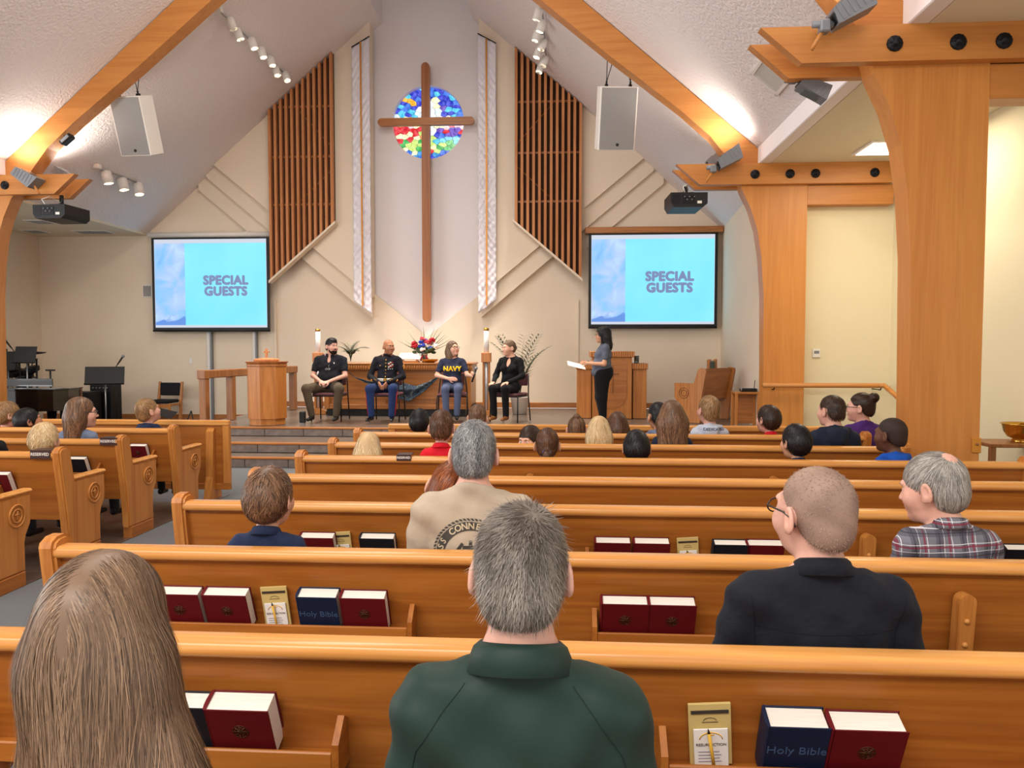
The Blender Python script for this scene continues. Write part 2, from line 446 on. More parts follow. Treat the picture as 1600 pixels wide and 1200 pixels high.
# ================================================================ timber arches
def arch_half_profile():
    """inner and outer outline of the right half, offsets from the ridge line (r, z)"""
    outer = [(.93, roof_z(CX+.93)-.015), (5.42, roof_z(CX+5.42)-.015), (5.62, 4.12), (6.07, 4.12), (6.07, 0.0)]
    inner_px = [(845, 0), (950, 85), (1063, 172), (1110, 213), (1147, 260)]
    inner = []
    for p in inner_px:
        q = at(*p, Y_ARCH_FAR); inner.append((q[0]-CX, q[2]))
    col = [(1366, 113), (1390, 165), (1408, 225), (1418, 300), (1423, 400), (1421, 600)]
    for p in col:
        q = at(*p, Y_ARCH_NEAR); inner.append((q[0]-CX, q[2]))
    inner.append((5.53, 0.0))
    # ridge end of the rafter
    r0, z0 = inner[0]; s = (inner[0][1]-inner[2][1])/(inner[2][0]-inner[0][0])
    inner.insert(0, (.93, z0+s*(r0-.93)))
    return inner, outer
A_IN, A_OUT = arch_half_profile()
def rosette(parent, x, y, z, r):
    M = Matrix.Translation((x, y, z)) @ Matrix.Rotation(math.pi/2, 4, 'X')
    b = MB().lathe([(r, 0), (r, .012), (r*.82, .022), (r*.42, .026), (r*.42, .05), (0, .05)], 12, M=M)
    for k in range(6):
        a = k*math.pi/3
        b.tube([M @ Vector((r*.45*math.cos(a), r*.45*math.sin(a), .024)), M @ Vector((r*.9*math.cos(a), r*.9*math.sin(a), .020))], .006, 4)
    return b.build('bolt', M_BOLT, parent, 'black iron bolt rosette')
def arch(Yf, label, sides, bolts):
    t = thing('timber_arch', label, 'arch', (CX, Yf, 0), group='laminated timber arches')
    D = .24
    for s in sides:
        # rafter with its knee, then the post below the tie boards
        raf = [(r, z) for r, z in A_IN if z > 4.1] + [(5.05, 4.05), (5.62, 4.05), (5.62, 4.12)] + [A_OUT[1], A_OUT[0]]
        MB().prism([(s*r, 0, z) for r, z in raf], (0, D, 0)).build('rafter', M_GLUX, t)
        post = [(5.12, 4.12)]+[(r+(.14 if s < 0 else 0), z) for r, z in A_IN if z < 4.1]+[(6.07, 0.0), (6.07, 4.12)]
        MB().prism([(s*r, 0, z) for r, z in post], (0, D, 0)).build('post', M_GLU, t)
        for (y0, y1, dx) in ((-.10, -.002, 0.0), (D+.002, D+.10, 0.0)):
            bd = [(4.28+dx, 4.15), (4.60+dx, 3.87), (7.15, 3.87), (7.15, 4.15)]
            MB().prism([(s*r, y0, z) for r, z in bd], (0, y1-y0, 0)).build('tie_board', M_GLUX, t)
        MB().box((s*6.07, .01, 3.60), (s*7.22, D-.01, 3.87), .006).build('header', M_GLUX, t)
        for r in bolts: rosette(t, s*r, -.10, 4.0, .062)
    return t
# bolt offsets read at the far arch
bo = [at(px, 279, 10.7)[0]-CX for px in (1181, 1236, 1276, 1369)]
arch(Y_ARCH_FAR, 'orange timber arch nearest the chancel, springing from both walls', (-1, 1), bo)
bn = [at(px, 67, 6.2)[0]-CX for px in (1402, 1502, 1574)]
arch(Y_ARCH_NEAR, 'large orange timber arch with curved post beside the brass bowl table', (1,), bn)

# ---------------------------------------------------------------- floodlights on the tie boards
def floodlight(label, loc, s, watts, k=1.0):
    t = thing('floodlight', label, 'floodlight', loc, group='floodlights on the tie boards')
    b = MB()
    b.tube([(s*-.10, 0, -.02), (s*-.02, -.02, .12)], .016, 8); b.build('stem', M_GLUX, t)
    MB().box((s*-.05, -.07, .10), (s*.03, .03, .20), .012).tube([(s*-.10, -.02, .17), (s*.06, -.02, .17)], .03, 8).build('knuckle', M_GREY, t)
    M = Matrix.Translation((s*.13, -.02, .24)) @ Matrix.Rotation(-s*math.radians(32), 4, 'Y')
    MB().box((-.10, -.09, -.06), (.08, .09, .05), .015, M).build('ballast_box', M_BLKMETAL, t)
    h = MB(); pr = [(-.10, -.06), (.22, -.09), (.27, .10), (-.08, .07)]
    h.prism([tuple(M @ Vector((x, -.10, z))) for x, z in pr], tuple((M.to_3x3() @ Vector((0, .2, 0)))))
    for i in range(6):
        h.box((-.06+i*.05, -.106, -.05), (-.045+i*.05, .106, .075), 0, M)
    h.build('housing', M_GREY, t)
    MB().box((.0, -.085, .082), (.24, .085, .094), 0, M).build('lens', M_GLASS, t)
    if watts:
        l = bpy.data.lights.new('floodlight_lamp', 'SPOT'); l.energy = watts; l.color = (1, .93, .84); l.spot_size = math.radians(150); l.spot_blend = .6; l.shadow_soft_size = .2
        o = bpy.data.objects.new('floodlight_lamp', l); link(o, t); o.location = (s*.15, -.02, .42); o.rotation_euler = (math.pi, 0, 0)
    t.scale = (k, k, k)
    return t
p = at(1284, 72, 6.18); floodlight('grey floodlight on the front of the near tie board, top right', (p[0], 6.12, p[2]-.03), 1, 50, .95)
p = at(1240, 112, 6.75); o = floodlight('grey floodlight under the back of the near tie board', (p[0], 6.74, p[2]+.02), 1, 0, .8); o.scale[2] = -.62
p = at(1120, 276, 10.65); floodlight('grey floodlight on the right tie board of the far arch', (p[0]-.04, 10.66, p[2]-.05), 1, 50)
p = at(50, 298, 10.65); floodlight('grey floodlight on the left tie board of the far arch', (p[0], 10.66, p[2]-.02), -1, 50)
for s_, nm in ((1, 'right'), (-1, 'left')): floodlight('added grey floodlight hidden on the back of the %s tie board' % nm, (CX+s_*4.75, 11.28, 4.10), s_, 75, .8)  # hidden pair added to brighten the chancel ceiling
# ================================================================ chancel fittings
def at_roof(px, py, side, drop=0.0):
    d = ray(px, py)   # z = ZR - SL*side*(x-CX) - drop
    t = (ZR - drop + SL*side*CX - CAM_Z)/(d[2] + SL*side*d[0])
    return EYE + d*t

# ---------------------------------------------------------------- round stained glass window
GLASS_COL = {'deep': (34, 52, 196), 'blue': (44, 110, 220), 'cyan': (70, 190, 230), 'violet': (110, 80, 190), 'gold': (246, 180, 50),
             'white': (236, 242, 246), 'pale': (214, 232, 240), 'cream': (250, 244, 190), 'rose': (244, 190, 196), 'red': (220, 40, 56),
             'orange': (246, 160, 90), 'green': (60, 176, 84), 'lime': (196, 226, 120), 'sky': (44, 140, 206)}
def glass_mat(k, rgb):
    m, nt, b = _new('stained_glass_'+k); c = lin(rgb)
    tc = nt.nodes.new('ShaderNodeTexCoord'); n = nt.nodes.new('ShaderNodeTexNoise'); n.inputs['Scale'].default_value = 14
    nt.links.new(tc.outputs['Object'], n.inputs['Vector'])
    r = nt.nodes.new('ShaderNodeValToRGB'); r.color_ramp.elements[0].position = .35; r.color_ramp.elements[1].position = .68
    r.color_ramp.elements[0].color = (*[v*.75 for v in c], 1); r.color_ramp.elements[1].color = (*[min(1, v*1.1+.1) for v in c], 1)
    nt.links.new(n.outputs['Fac'], r.inputs[0]); nt.links.new(r.outputs[0], b.inputs['Emission Color'])
    _set(b, 'Emission Strength', 1.05); b.inputs['Base Color'].default_value = (*[v*.3 for v in c], 1); b.inputs['Roughness'].default_value = .15
    return m
GM = {k: glass_mat(k, v) for k, v in GLASS_COL.items()}
def glass_colour(u, v, rg):
    r = math.hypot(u, v); a = math.atan2(v, u)
    if v > .42:
        if abs(u) < .17 and v < .72: return 'white'
        if abs(u-.16) < .1 and v < .78: return 'cream'
        if u < -.1 and abs(v-(.52-.6*(u+.35))) < .07: return 'gold'
        k = int((a*9) % 4); return ['deep', 'blue', 'deep', 'violet' if r < .8 else 'cyan'][k]
    if v > .08:
        if abs(u) < .38: return rg.choice(['white', 'pale', 'white', 'rose' if u < 0 else 'pale'])
        if v < .17: return rg.choice(['orange', 'cream', 'white', 'gold'])
        if .2 < v < .36 and abs(u) > .45: return rg.choice(['cyan', 'blue', 'blue', 'deep', 'pale'])
        return rg.choice(['blue', 'deep', 'cyan', 'deep'])
    if v > -.12:
        if abs(u) < .45: return rg.choice(['white', 'pale', 'cream'])
        return rg.choice(['red', 'rose', 'orange'])
    wave = -.30+.16*abs(u)
    if v > -.55:
        if abs(u) < .22: return rg.choice(['cream', 'white', 'orange', 'lime'])
        if u < 0:
            if v > -.26: return rg.choice(['violet', 'red', 'red'])
            if v > -.45: return rg.choice(['red', 'red', 'cream'])
            return rg.choice(['green', 'lime', 'cream'])
        if v > -.24: return rg.choice(['red', 'violet', 'red'])
        if v > -.36: return rg.choice(['blue', 'violet', 'deep'])
        if v > -.47: return rg.choice(['cyan', 'cyan', 'violet'])
        return rg.choice(['green', 'lime', 'cyan'])
    if v > -.78: 
        if abs(u) < .2: return rg.choice(['cream', 'white', 'red', 'lime'])
        return rg.choice(['green', 'lime', 'green', 'cream'])
    return rg.choice(['sky', 'blue', 'sky', 'deep'])
def build_window():
    W = thing('window_1', 'round stained glass window of blue, red and green panes behind the cross', 'window', (WIN_C[0], YW+.31, WIN_C[2]))
    W['kind'] = 'structure'; del W['category']
    rg = random.Random(5)
    MB().lathe([(0, 0), (WIN_R+.02, 0), (WIN_R+.02, .02), (0, .02)], 48, M=Matrix.Rotation(math.pi/2, 4, 'X') @ Matrix.Translation((0, 0, -.02))).build('lead_backing', M_BLACK, W)
    pts = []
    tries = 0
    while len(pts) < 160 and tries < 20000:
        tries += 1
        u, v = rg.uniform(-1, 1), rg.uniform(-1, 1)
        if u*u+v*v < .96 and all((u-p[0])**2*(1.0)+(v-p[1])**2*2.2 > .019 for p in pts): pts.append((u, v))
    for u, v in pts:
        poly = [(math.cos(2*math.pi*i/40), math.sin(2*math.pi*i/40)) for i in range(40)]
        for q in pts:
            if q == (u, v) or (q[0]-u)**2+(q[1]-v)**2 > .5: continue
            # anisotropic bisector (metric 1, 2.2)
            nx, nz = (q[0]-u), (q[1]-v)*2.2; mx, mz = (q[0]+u)/2, (q[1]+v)/2; out = []
            for i in range(len(poly)):
                a, b = poly[i], poly[(i+1) % len(poly)]
                da = (a[0]-mx)*nx+(a[1]-mz)*nz; db = (b[0]-mx)*nx+(b[1]-mz)*nz
                if da <= 0: out.append(a)
                if (da < 0) != (db < 0) and da != db:
                    t = da/(da-db); out.append((a[0]+t*(b[0]-a[0]), a[1]+t*(b[1]-a[1])))
            poly = out
            if len(poly) < 3: break
        if len(poly) < 3: continue
        cu = sum(p[0] for p in poly)/len(poly); cv = sum(p[1] for p in poly)/len(poly)
        ins = .94
        P = [((cu+(p[0]-cu)*ins)*WIN_R, -.012, (cv+(p[1]-cv)*ins)*WIN_R) for p in poly]
        MB().prism(P, (0, .012, 0)).build('pane', GM[glass_colour(cu, cv, rg)], W)
build_window()

# ---------------------------------------------------------------- cross
def build_cross():
    yc = 15.36; t = thing('wall_cross', 'tall plain wooden cross with rounded ends before the round window', 'cross', (CX, yc, 2.1))
    a = at(665.5, 97, yc); b = at(667, 503, yc); l = at(590, 190, yc); r = at(741, 189, yc)
    w = .082; zt = a[2]-2.1; zb = b[2]-2.1; zc = (l[2]+r[2])/2-2.1; xl = l[0]-CX; xr = r[0]-CX
    def bar(p0, p1, w_, horiz):
        pts = []
        if horiz:
            for k in range(9):
                A = math.pi/2+math.pi*k/8; pts.append((p0+w_+w_*math.cos(A), 0, zc+w_*math.sin(A)))
            for k in range(9):
                A = -math.pi/2+math.pi*k/8; pts.append((p1-w_+w_*math.cos(A), 0, zc+w_*math.sin(A)))
        else:
            for k in range(9):
                A = math.pi*k/8; pts.append((w_*math.cos(A), 0, p1-w_+w_*math.sin(A)))
            for k in range(9):
                A = math.pi+math.pi*k/8; pts.append((w_*math.cos(A), 0, p0+w_+w_*math.sin(A)))
        return pts
    MB().prism(bar(zb, zt, w, False), (0, .12, 0)).build('upright', M_CROSS, t)
    MB().prism([(p[0], -.012, p[2]) for p in bar(xl, xr, w*.9, True)], (0, .10, 0)).build('crossbar', M_OAKX, t)
    MB().box((-.05, .12, 3.2), (.05, .30, 3.32)).box((-.05, .12, .6), (.05, .30, .72)).build('wall_bracket', M_STEEL, t)
build_cross()

# ---------------------------------------------------------------- slat screens
def slat_screen(label, mirror):
    Y = 15.06; s = -1 if mirror else 1
    a, b, c, d = [at(*p, Y) for p in ((418, 176), (518, 92), (521, 348), (424, 437))]
    xl, xr = a[0]-CX, b[0]-CX
    t = thing('slat_screen', label, 'slat screen', (CX, Y, 4.0), group='slatted organ screens')
    def top(x): return roof_z(CX+x)-4.0-.02
    def bot(x): return d[2]-4.0+(c[2]-d[2])*(x-xl)/(xr-xl)
    pts = [(xl, .11, bot(xl)), (xr, .11, bot(xr)), (xr, .11, top(xr)), (xl, .11, top(xl))]
    pts = [(s*p[0], p[1], p[2]) for p in pts]
    MB().prism(pts, (0, .05, 0)).build('cloth_backing', M_DKGRILLE, t)
    n = 12; w = .052
    for i in range(n):
        x = xl+w/2+(xr-xl-w)*i/(n-1)
        P = [(s*(x-w/2), 0, bot(x-w/2)), (s*(x+w/2), 0, bot(x+w/2)), (s*(x+w/2), 0, top(x+w/2)), (s*(x-w/2), 0, top(x-w/2))]
        MB().prism(P, (0, .10, 0)).build('slat', M_SLAT, t)
    for zz in (2.42, 1.44, .50): MB().box((s*xl, .095, zz-.02), (s*xr, .112, zz+.02)).build('frame_rail', M_OAKX, t)
    MB().tube([(s*(xr-.75), .108, 2.40), (s*(xr-.02), .108, 1.6)], .012, 4).build('frame_brace', M_OAKX, t); MB().tube([(s*(xr-.75), .108, .52), (s*(xr-.02), .108, 1.2)], .012, 4).build('frame_brace', M_OAKX, t)
    P = [(s*(xl-.02), -.03, bot(xl-.02)-.05), (s*(xr+.04), -.03, bot(xr+.04)-.05), (s*(xr+.04), -.03, bot(xr+.04)), (s*(xl-.02), -.03, bot(xl-.02))]
    MB().prism(P, (0, .2, 0)).build('bottom_ledge', M_WALL, t)
slat_screen('tall redwood slat screen left of the cross', False)
slat_screen('tall redwood slat screen right of the cross', True)

# ---------------------------------------------------------------- satin banners
def satin():
    m, nt, b = _new('banner_white_satin'); b.inputs['Base Color'].default_value = (*lin((226, 222, 230)), 1)
    b.inputs['Roughness'].default_value = .3; _set(b, 'Specular IOR Level', .6); _set(b, 'Sheen Weight', .3)
    return m
M_SATIN = satin()
M_GOLDTAPE = plain('gold_ribbon', (206, 138, 52), .4, .5, metal=.3)
def banner(label, mirror):
    Y = 15.16; s = -1 if mirror else 1
    a, b, c, d = [at(*p, Y) for p in ((550, 73), (574, 56), (580, 490), (556, 470))]
    xl, xr = a[0]-CX-.01, c[0]-CX+.01
    t = thing('satin_banner', label, 'banner', (CX, Y, c[2]), group='white satin banners')
    nz, nx = 150, 16; V = []; F = []
    rg = np.random.default_rng(3 if mirror else 4)
    ph = rg.uniform(0, 6, (24, 4))
    for i in range(nz+1):
        v = i/nz
        for j in range(nx+1):
            u = j/nx; x = xl+(xr-xl)*u
            z0 = (d[2]+(c[2]-d[2])*u)-c[2]; z1 = (a[2]+(b[2]-a[2])*u)-c[2]-.02; z = z0+(z1-z0)*v
            y = 0; wr = .35+.65*max(0, min(1, (1-v)*1.5))
            for p in ph[:14]:
                y += .0042*wr*math.sin(p[0]+z*(14+6*p[1])+(x*(22+8*p[2]))*(1 if p[3] > 3 else -1))
            V.append((s*x, y, z))
    for i in range(nz):
        for j in range(nx):
            q = i*(nx+1)+j; F.append((q, q+1, q+nx+2, q+nx+1))
    me = np_mesh('cloth', V, F); me.materials.append(M_SATIN); o = bpy.data.objects.new('cloth', me); link(o, t)
    so = o.modifiers.new('thick', 'SOLIDIFY'); so.thickness = .003
    um = .52; xm = xl+(xr-xl)*um; z0 = d[2]+(c[2]-d[2])*um-c[2]+.03; z1 = a[2]+(b[2]-a[2])*um-c[2]-.03
    MB().box((s*xm-.016, -.038, z0), (s*xm+.016, -.030, z1)).build('gold_ribbon', M_GOLDTAPE, t)
    MB().tube([(s*xl, -.0, a[2]-c[2]-.01), (s*xr, -.0, b[2]-c[2]-.01)], .012, 6).build('hanging_rod', M_BLKMETAL, t)
banner('white satin banner with gold ribbon left of the niche', False)
banner('white satin banner with gold ribbon right of the niche', True)

# ---------------------------------------------------------------- projection screens
def slide_mat():
    m, nt, b = _new('projected_slide'); N = nt.nodes; L = nt.links
    tc = N.new('ShaderNodeTexCoord'); sp = N.new('ShaderNodeSeparateXYZ'); L.new(tc.outputs['Object'], sp.inputs[0])
    def noise(scale, det=4, dist=.5):
        n = N.new('ShaderNodeTexNoise'); n.inputs['Scale'].default_value = scale; n.inputs['Detail'].default_value = det; n.inputs['Distortion'].default_value = dist
        L.new(tc.outputs['Object'], n.inputs['Vector']); return n
    n1 = noise(2.2); r1 = N.new('ShaderNodeValToRGB'); cr = r1.color_ramp
    cr.elements[0].position = .25; cr.elements[0].color = (*lin((108, 158, 226)), 1)
    cr.elements[1].position = .72; cr.elements[1].color = (*lin((188, 220, 242)), 1)
    e = cr.elements.new(.42); e.color = (*lin((132, 190, 240)), 1)
    e = cr.elements.new(.56); e.color = (*lin((168, 196, 240)), 1)
    L.new(n1.outputs['Fac'], r1.inputs[0])
    # wash towards white and pink further up, mountains at the foot
    n3 = noise(2.4, 3, .6)
    add = N.new('ShaderNodeMath'); add.operation = 'MULTIPLY_ADD'; add.inputs[1].default_value = .55; L.new(n3.outputs['Fac'], add.inputs[0]); L.new(sp.outputs['Z'], add.inputs[2])
    r3 = N.new('ShaderNodeValToRGB'); r3.color_ramp.interpolation = 'EASE'
    r3.color_ramp.elements[0].position = .50; r3.color_ramp.elements[0].color = (1, 1, 1, 1); r3.color_ramp.elements[1].position = .56; r3.color_ramp.elements[1].color = (0, 0, 0, 1)
    L.new(add.outputs[0], r3.inputs[0])
    mixm = N.new('ShaderNodeMix'); mixm.data_type = 'RGBA'; L.new(r3.outputs[0], mixm.inputs['Factor']); L.new(r1.outputs[0], mixm.inputs['A']); mixm.inputs['B'].default_value = (*lin((92, 140, 214)), 1)
    n2 = noise(.7, 2, 0); r2 = N.new('ShaderNodeValToRGB')
    r2.color_ramp.elements[0].position = .3; r2.color_ramp.elements[0].color = (*lin((112, 214, 252)), 1)
    r2.color_ramp.elements[1].position = .7; r2.color_ramp.elements[1].color = (*lin((138, 230, 253)), 1)
    L.new(n2.outputs['Fac'], r2.inputs[0])
    st = N.new('ShaderNodeMath'); st.operation = 'LESS_THAN'; st.inputs[1].default_value = -.53; L.new(sp.outputs['X'], st.inputs[0])
    mx = N.new('ShaderNodeMix'); mx.data_type = 'RGBA'; L.new(st.outputs[0], mx.inputs['Factor']); L.new(r2.outputs[0], mx.inputs['A']); L.new(mixm.outputs['Result'], mx.inputs['B'])
    b.inputs['Base Color'].default_value = (.05, .05, .05, 1); L.new(mx.outputs['Result'], b.inputs['Emission Color']); _set(b, 'Emission Strength', 1.0)
    b.inputs['Roughness'].default_value = .9; _set(b, 'Specular IOR Level', .1)
    return m
M_SLIDE = slide_mat()
M_SCRBORDER = emission('slide_border_glow', (206, 212, 226), .9)
M_SLTXT = emission('slide_letters', (122, 138, 178), .9)
def screen(label, quad, wooden):
    Y = 15.28; P = [at(*p, Y) for p in quad]
    x0 = (P[0][0]+P[3][0])/2; x1 = (P[1][0]+P[2][0])/2; z1 = (P[0][2]+P[1][2])/2; z0 = (P[2][2]+P[3][2])/2
    cx = (x0+x1)/2; w = (x1-x0)/2; h = z1-z0
    t = thing('projection_screen', label, 'screen', (cx, Y, z0), group='projection screens')
    b = .055
    MB().box((-w, -.004, 0), (w, .01, h)).build('black_border', M_BLACK, t)
    MB().box((-w+b, -.007, b), (w-b, -.003, h-b*.6)).build('white_margin', M_SCRBORDER, t)
    MB().box((-w+b+.008, -.010, b+.05), (w-b-.008, -.006, h-b-.06)).build('slide', M_SLIDE, t)
    M = Matrix.Translation((w*.26, -.013, h*.535)) @ FACE_CAM
    text_obj('title', 'SPECIAL', .245, M_SLTXT, M, t, bold=.0155, space=1.07)
    M = Matrix.Translation((w*.26, -.013, h*.535-.222)) @ FACE_CAM
    text_obj('title', 'GUESTS', .245, M_SLTXT, M, t, bold=.0155, space=1.07)
    MB().tube([(-w, 0, -.01), (w, 0, -.01)], .02, 8).build('bottom_bar', M_BLACK, t)
    if wooden:
        MB().box((-w-.07, -.07, h+.0), (w+.09, .12, h+.115), .008).build('housing', M_OAKX, t)
    else:
        MB().tube([(-w-.1, .06, h+.06), (w+.04, .06, h+.06)], .055, 12).build('housing', M_WHITEP, t)
        MB().box((-w*.6-.03, .06, h+.06), (-w*.6+.03, .2, h+.13)).box((w*.6-.03, .06, h+.06), (w*.6+.03, .2, h+.13)).build('wall_bracket', M_WHITEP, t)
screen('projection screen with white roller case reading special guests, left wall', ((236, 372), (420, 370), (422, 515), (240, 517)), False)
screen('projection screen under a wooden case reading special guests, right wall', ((920, 366), (1122, 362), (1120, 511), (919, 511)), True)

# ---------------------------------------------------------------- hanging loudspeakers
def speaker(label, pc, Y, w, h, rx, rz):
    c = at(*pc, Y)
    t = thing('hanging_speaker', label, 'speaker', c, group='white loudspeakers hung from the ceiling'); t.rotation_euler = (rx, 0, rz)
    MB().box((-w/2, 0, -h/2), (w/2, .36, h/2), .01).build('cabinet', M_WHITEP, t)
    MB().box((-w/2+.018, -.008, -h/2+.018), (w/2-.018, .004, h/2-.018), .004).build('grille', M_GRILLE, t)
    MB().lathe([(.022, 0), (.022, .004), (0, .004)], 14, M=Matrix.Translation((.01, -.008, -h/2+.085)) @ Matrix.Rotation(math.pi/2, 4, 'X')).build('badge', M_BLACK, t)
    for x in (-w*.32, w*.32):
        MB().box((x-.02, .1, h/2), (x+.02, .16, h/2+.03)).tube([(x, .13, h/2+.02), (x, .13, h/2+.07)], .014, 6).build('eye_bolt', M_BLKMETAL, t)
    inv = (Matrix.Translation(c) @ Euler((rx, 0, rz)).to_matrix().to_4x4()).inverted()
    for x, dx in ((-w*.32, .02), (-w*.32, .16), (w*.32, -.10), (w*.32, .03)):
        p = Vector((x, .13, h/2+.06)); q = t.matrix_basis @ p
        wx = q[0]+dx; top = Vector((wx, q[1]+.05, roof_z(wx)))
        MB().tube([p, t.matrix_basis.inverted() @ top], .006, 5).build('cable', M_BLKMETAL, t)
speaker('white hanging loudspeaker over the left projection screen', (203, 198), 11.35, .50, .86, math.radians(19), math.radians(-4))
speaker('white hanging loudspeaker over the right projection screen', (965.5, 186), 11.35, .54, .88, math.radians(18), math.radians(6))

# ---------------------------------------------------------------- projectors
def projector(label, pc, Y, rz, boardz):
    c = at(*pc, Y); t = thing('projector', label, 'projector', c, rz, group='ceiling projectors')
    w, d, h = .50, .55, .20
    pr = [(-w/2, h/2), (w/2, h/2), (w/2, -h/2+.05), (w/2-.06, -h/2), (-w/2+.04, -h/2), (-w/2, -h/2+.07)]
    MB().prism([(x, 0, z) for x, z in pr], (0, d, 0)).build('case', M_BLACK, t)
    MB().box((-w*.18, -.006, -.05), (w*.16, .004, .07), .003).build('port_panel', M_BLKMETAL, t)
    for k in range(5): MB().lathe([(.008, 0), (.008, .02), (0, .02)], 8, M=Matrix.Translation((-w*.13+k*.033, -.006, .04-.04*(k % 2))) @ Matrix.Rotation(math.pi/2, 4, 'X')).build('port', M_GREY, t)
    MB().box((w*.22, -.006, -.05), (w*.34, .002, -.015)).build('rating_plate', M_WHITEP, t)
    for k in range(6): MB().box((-w*.46, -.006, -.06+k*.024), (-w*.24, .002, -.048+k*.024)).build('vent_slot', M_BLKMETAL, t)
    MB().box((-.09, d*.25, h/2), (.09, d*.75, h/2+.03)).tube([(0, d*.5, h/2), (0, d*.5, boardz-c[2])], .03, 10).build('mount', M_BLKMETAL, t)
    MB().tube([(-.05, .02, h/2-.02), (-.09, -.02, h/2+.07), (-.02, .05, h/2+.12), (.02, d*.4, h/2+.06)], .007, 6).build('cable', M_WHITEP, t)
projector('black projector hanging under the left tie board', (76, 330), 10.75, math.radians(-3), 3.9)
projector('black projector hanging under the right tie board', (1077, 312), 10.75, math.radians(2), 3.9)

# ---------------------------------------------------------------- track lights
def track(label, side, pts, rail, grp, aim, watts, head_r=.066, head_l=.17):
    c = at_roof(*rail[0], side, .06)
    t = thing('track_light', label, 'track light', c, group=grp)
    q = at_roof(*rail[1], side, .06)
    R = MB(); R.tube([(0, 0, 0), tuple(q-c)], .014, 6); R.build('rail', M_STEEL, t)
    MB().box((-.05, -.05, -.02), (.05, .05, .06), .01).build('feed_box', M_WHITEP, t)
    for px, py in pts:
        p = at_roof(px, py, side, .30)-c
        d = (Vector(aim)-Vector(p+c)).normalized(); M = Matrix.Translation(p) @ d.to_track_quat('-Z', 'Y').to_matrix().to_4x4()
        # head: can, glowing lens inside, stem up to the rail
        hd = MB().lathe([(head_r, 0), (head_r, head_l), (head_r*.6, head_l+.02), (0, head_l+.02)], 16, M=M)
        hd.lathe([(head_r*.93, .02), (head_r*.93, 0), (head_r, 0)], 16, M=M)
        h = hd.build('spot_head', M_WHITEP, t)
        MB().lathe([(0, .014), (head_r*.92, .014), (head_r*.92, .02), (0, .02)], 16, M=M).build('lamp', M_LAMP, h)
        top = M @ Vector((0, 0, head_l*.6)); k = (q-c); kk = np.dot(np.array(top), k)/np.dot(k, k); foot = k*max(0, min(1, kk))
        MB().tube([top, (top[0], top[1], (top[2]+foot[2])/2), tuple(foot)], .009, 5).build('stem', M_STEEL, h)
        l = bpy.data.lights.new('spot_lamp', 'SPOT'); l.energy = watts; l.color = (1, .9, .76); l.spot_size = math.radians(70); l.spot_blend = .5; l.shadow_soft_size = .06
        o = bpy.data.objects.new('spot_lamp', l); link(o, t); o.location = M @ Vector((0, 0, -.03)); o.rotation_euler = d.to_track_quat('-Z', 'Y').to_euler()
    return t
track('row of seven glowing white spotlights on the left ceiling slope', -1, [(365, 46), (376, 62), (398, 76), (412, 90), (426, 103), (434, 118), (449, 126)], ((342, 16), (446, 116)), 'track lights', (-3.2, 12.6, 1.2), 165)
track('row of seven glowing white spotlights on the right ceiling slope', 1, [(838, 32), (843, 50), (836, 64), (845, 78), (838, 90), (848, 103), (842, 113)], ((847, 8), (854, 98)), 'track lights', (-2.2, 12.9, 1.2), 165)
track('three white cylinder spotlights above the left projector', -1, [(170, 287), (194, 297), (218, 304)], ((152, 262), (216, 286)), 'track lights', (-6.5, 13.0, -1.0), 18, .085, .20)

# ---------------------------------------------------------------- vents, light panel and small wall things
def vent_roof():
    a, b = at_roof(1205, 118, 1), None
    t = thing('ceiling_vent', 'white ceiling air vent on the right slope behind the near arch', 'vent', a); t.rotation_euler = (0, math.atan(SL), 0)
    fr = MB(); W, H, e = .20, .26, .035
    fr.box((-W, -H, -.03), (W, -H+e, 0)).box((-W, H-e, -.03), (W, H, 0)).box((-W, -H, -.03), (-W+e, H, 0)).box((W-e, -H, -.03), (W, H, 0)); fr.build('frame', M_WHITEP, t)
    MB().box((-W+e, -H+e, -.006), (W-e, H-e, -.002)).build('backing', M_BLKMETAL, t)
    for k in range(14):
        y = -H+e+(2*H-2*e)*(k+.5)/14; MB().box((-W+e, y-.006, -.024), (W-e, y+.006, -.018)).build('slat', M_WHITEP, t)
vent_roof()
a = atz(1388, 230, zf)
t = thing('ceiling_light', 'square lit panel in the low aisle ceiling by the near post', 'ceiling light', (a[0], a[1], zf))
MB().box((-.33, -.33, -.02), (.33, .33, -.0), .004).build('frame', M_WHITEP, t); MB().box((-.29, -.29, -.026), (.29, .29, -.019)).build('diffuser', M_PANEL, t)
for k, (px, py) in enumerate(((63, 346), (135, 362), (158, 362), (55, 361))):
    a = atz(px, py, 3.96)
    t = thing('ceiling_vent', ['flat pale ceiling vent in the alcove, nearest the projector', 'flat pale ceiling vent in the alcove, left of a pair', 'flat pale ceiling vent in the alcove nearest the screen', 'flat pale ceiling vent in the alcove against the post'][k], 'vent', (a[0], a[1], 3.96), group='alcove ceiling vents')
    MB().box((-.2, -.2, -.015), (.2, .2, 0), .004).build('frame', M_WHITEP, t)
    for j in range(5): MB().box((-.16, -.15+j*.07, -.02), (.16, -.12+j*.07, -.014)).build('slat', M_GREY, t)
a = at(231, 455, YW)
t = thing('wall_vent', 'small upright wall grille beside the left projection screen', 'vent', (a[0], YW, a[2]))
MB().box((-.10, -.02, -.13), (.10, 0, .13), .004).build('frame', M_WHITEP, t)
for j in range(6): MB().box((-.08+j*.028, -.024, -.11), (-.066+j*.028, -.018, .11)).build('slat', M_BLKMETAL, t)
a = at(298, 564, YW)
t = thing('light_switch', 'white switch plate on the wall right of the wooden chair', 'switch', (a[0], YW, a[2]))
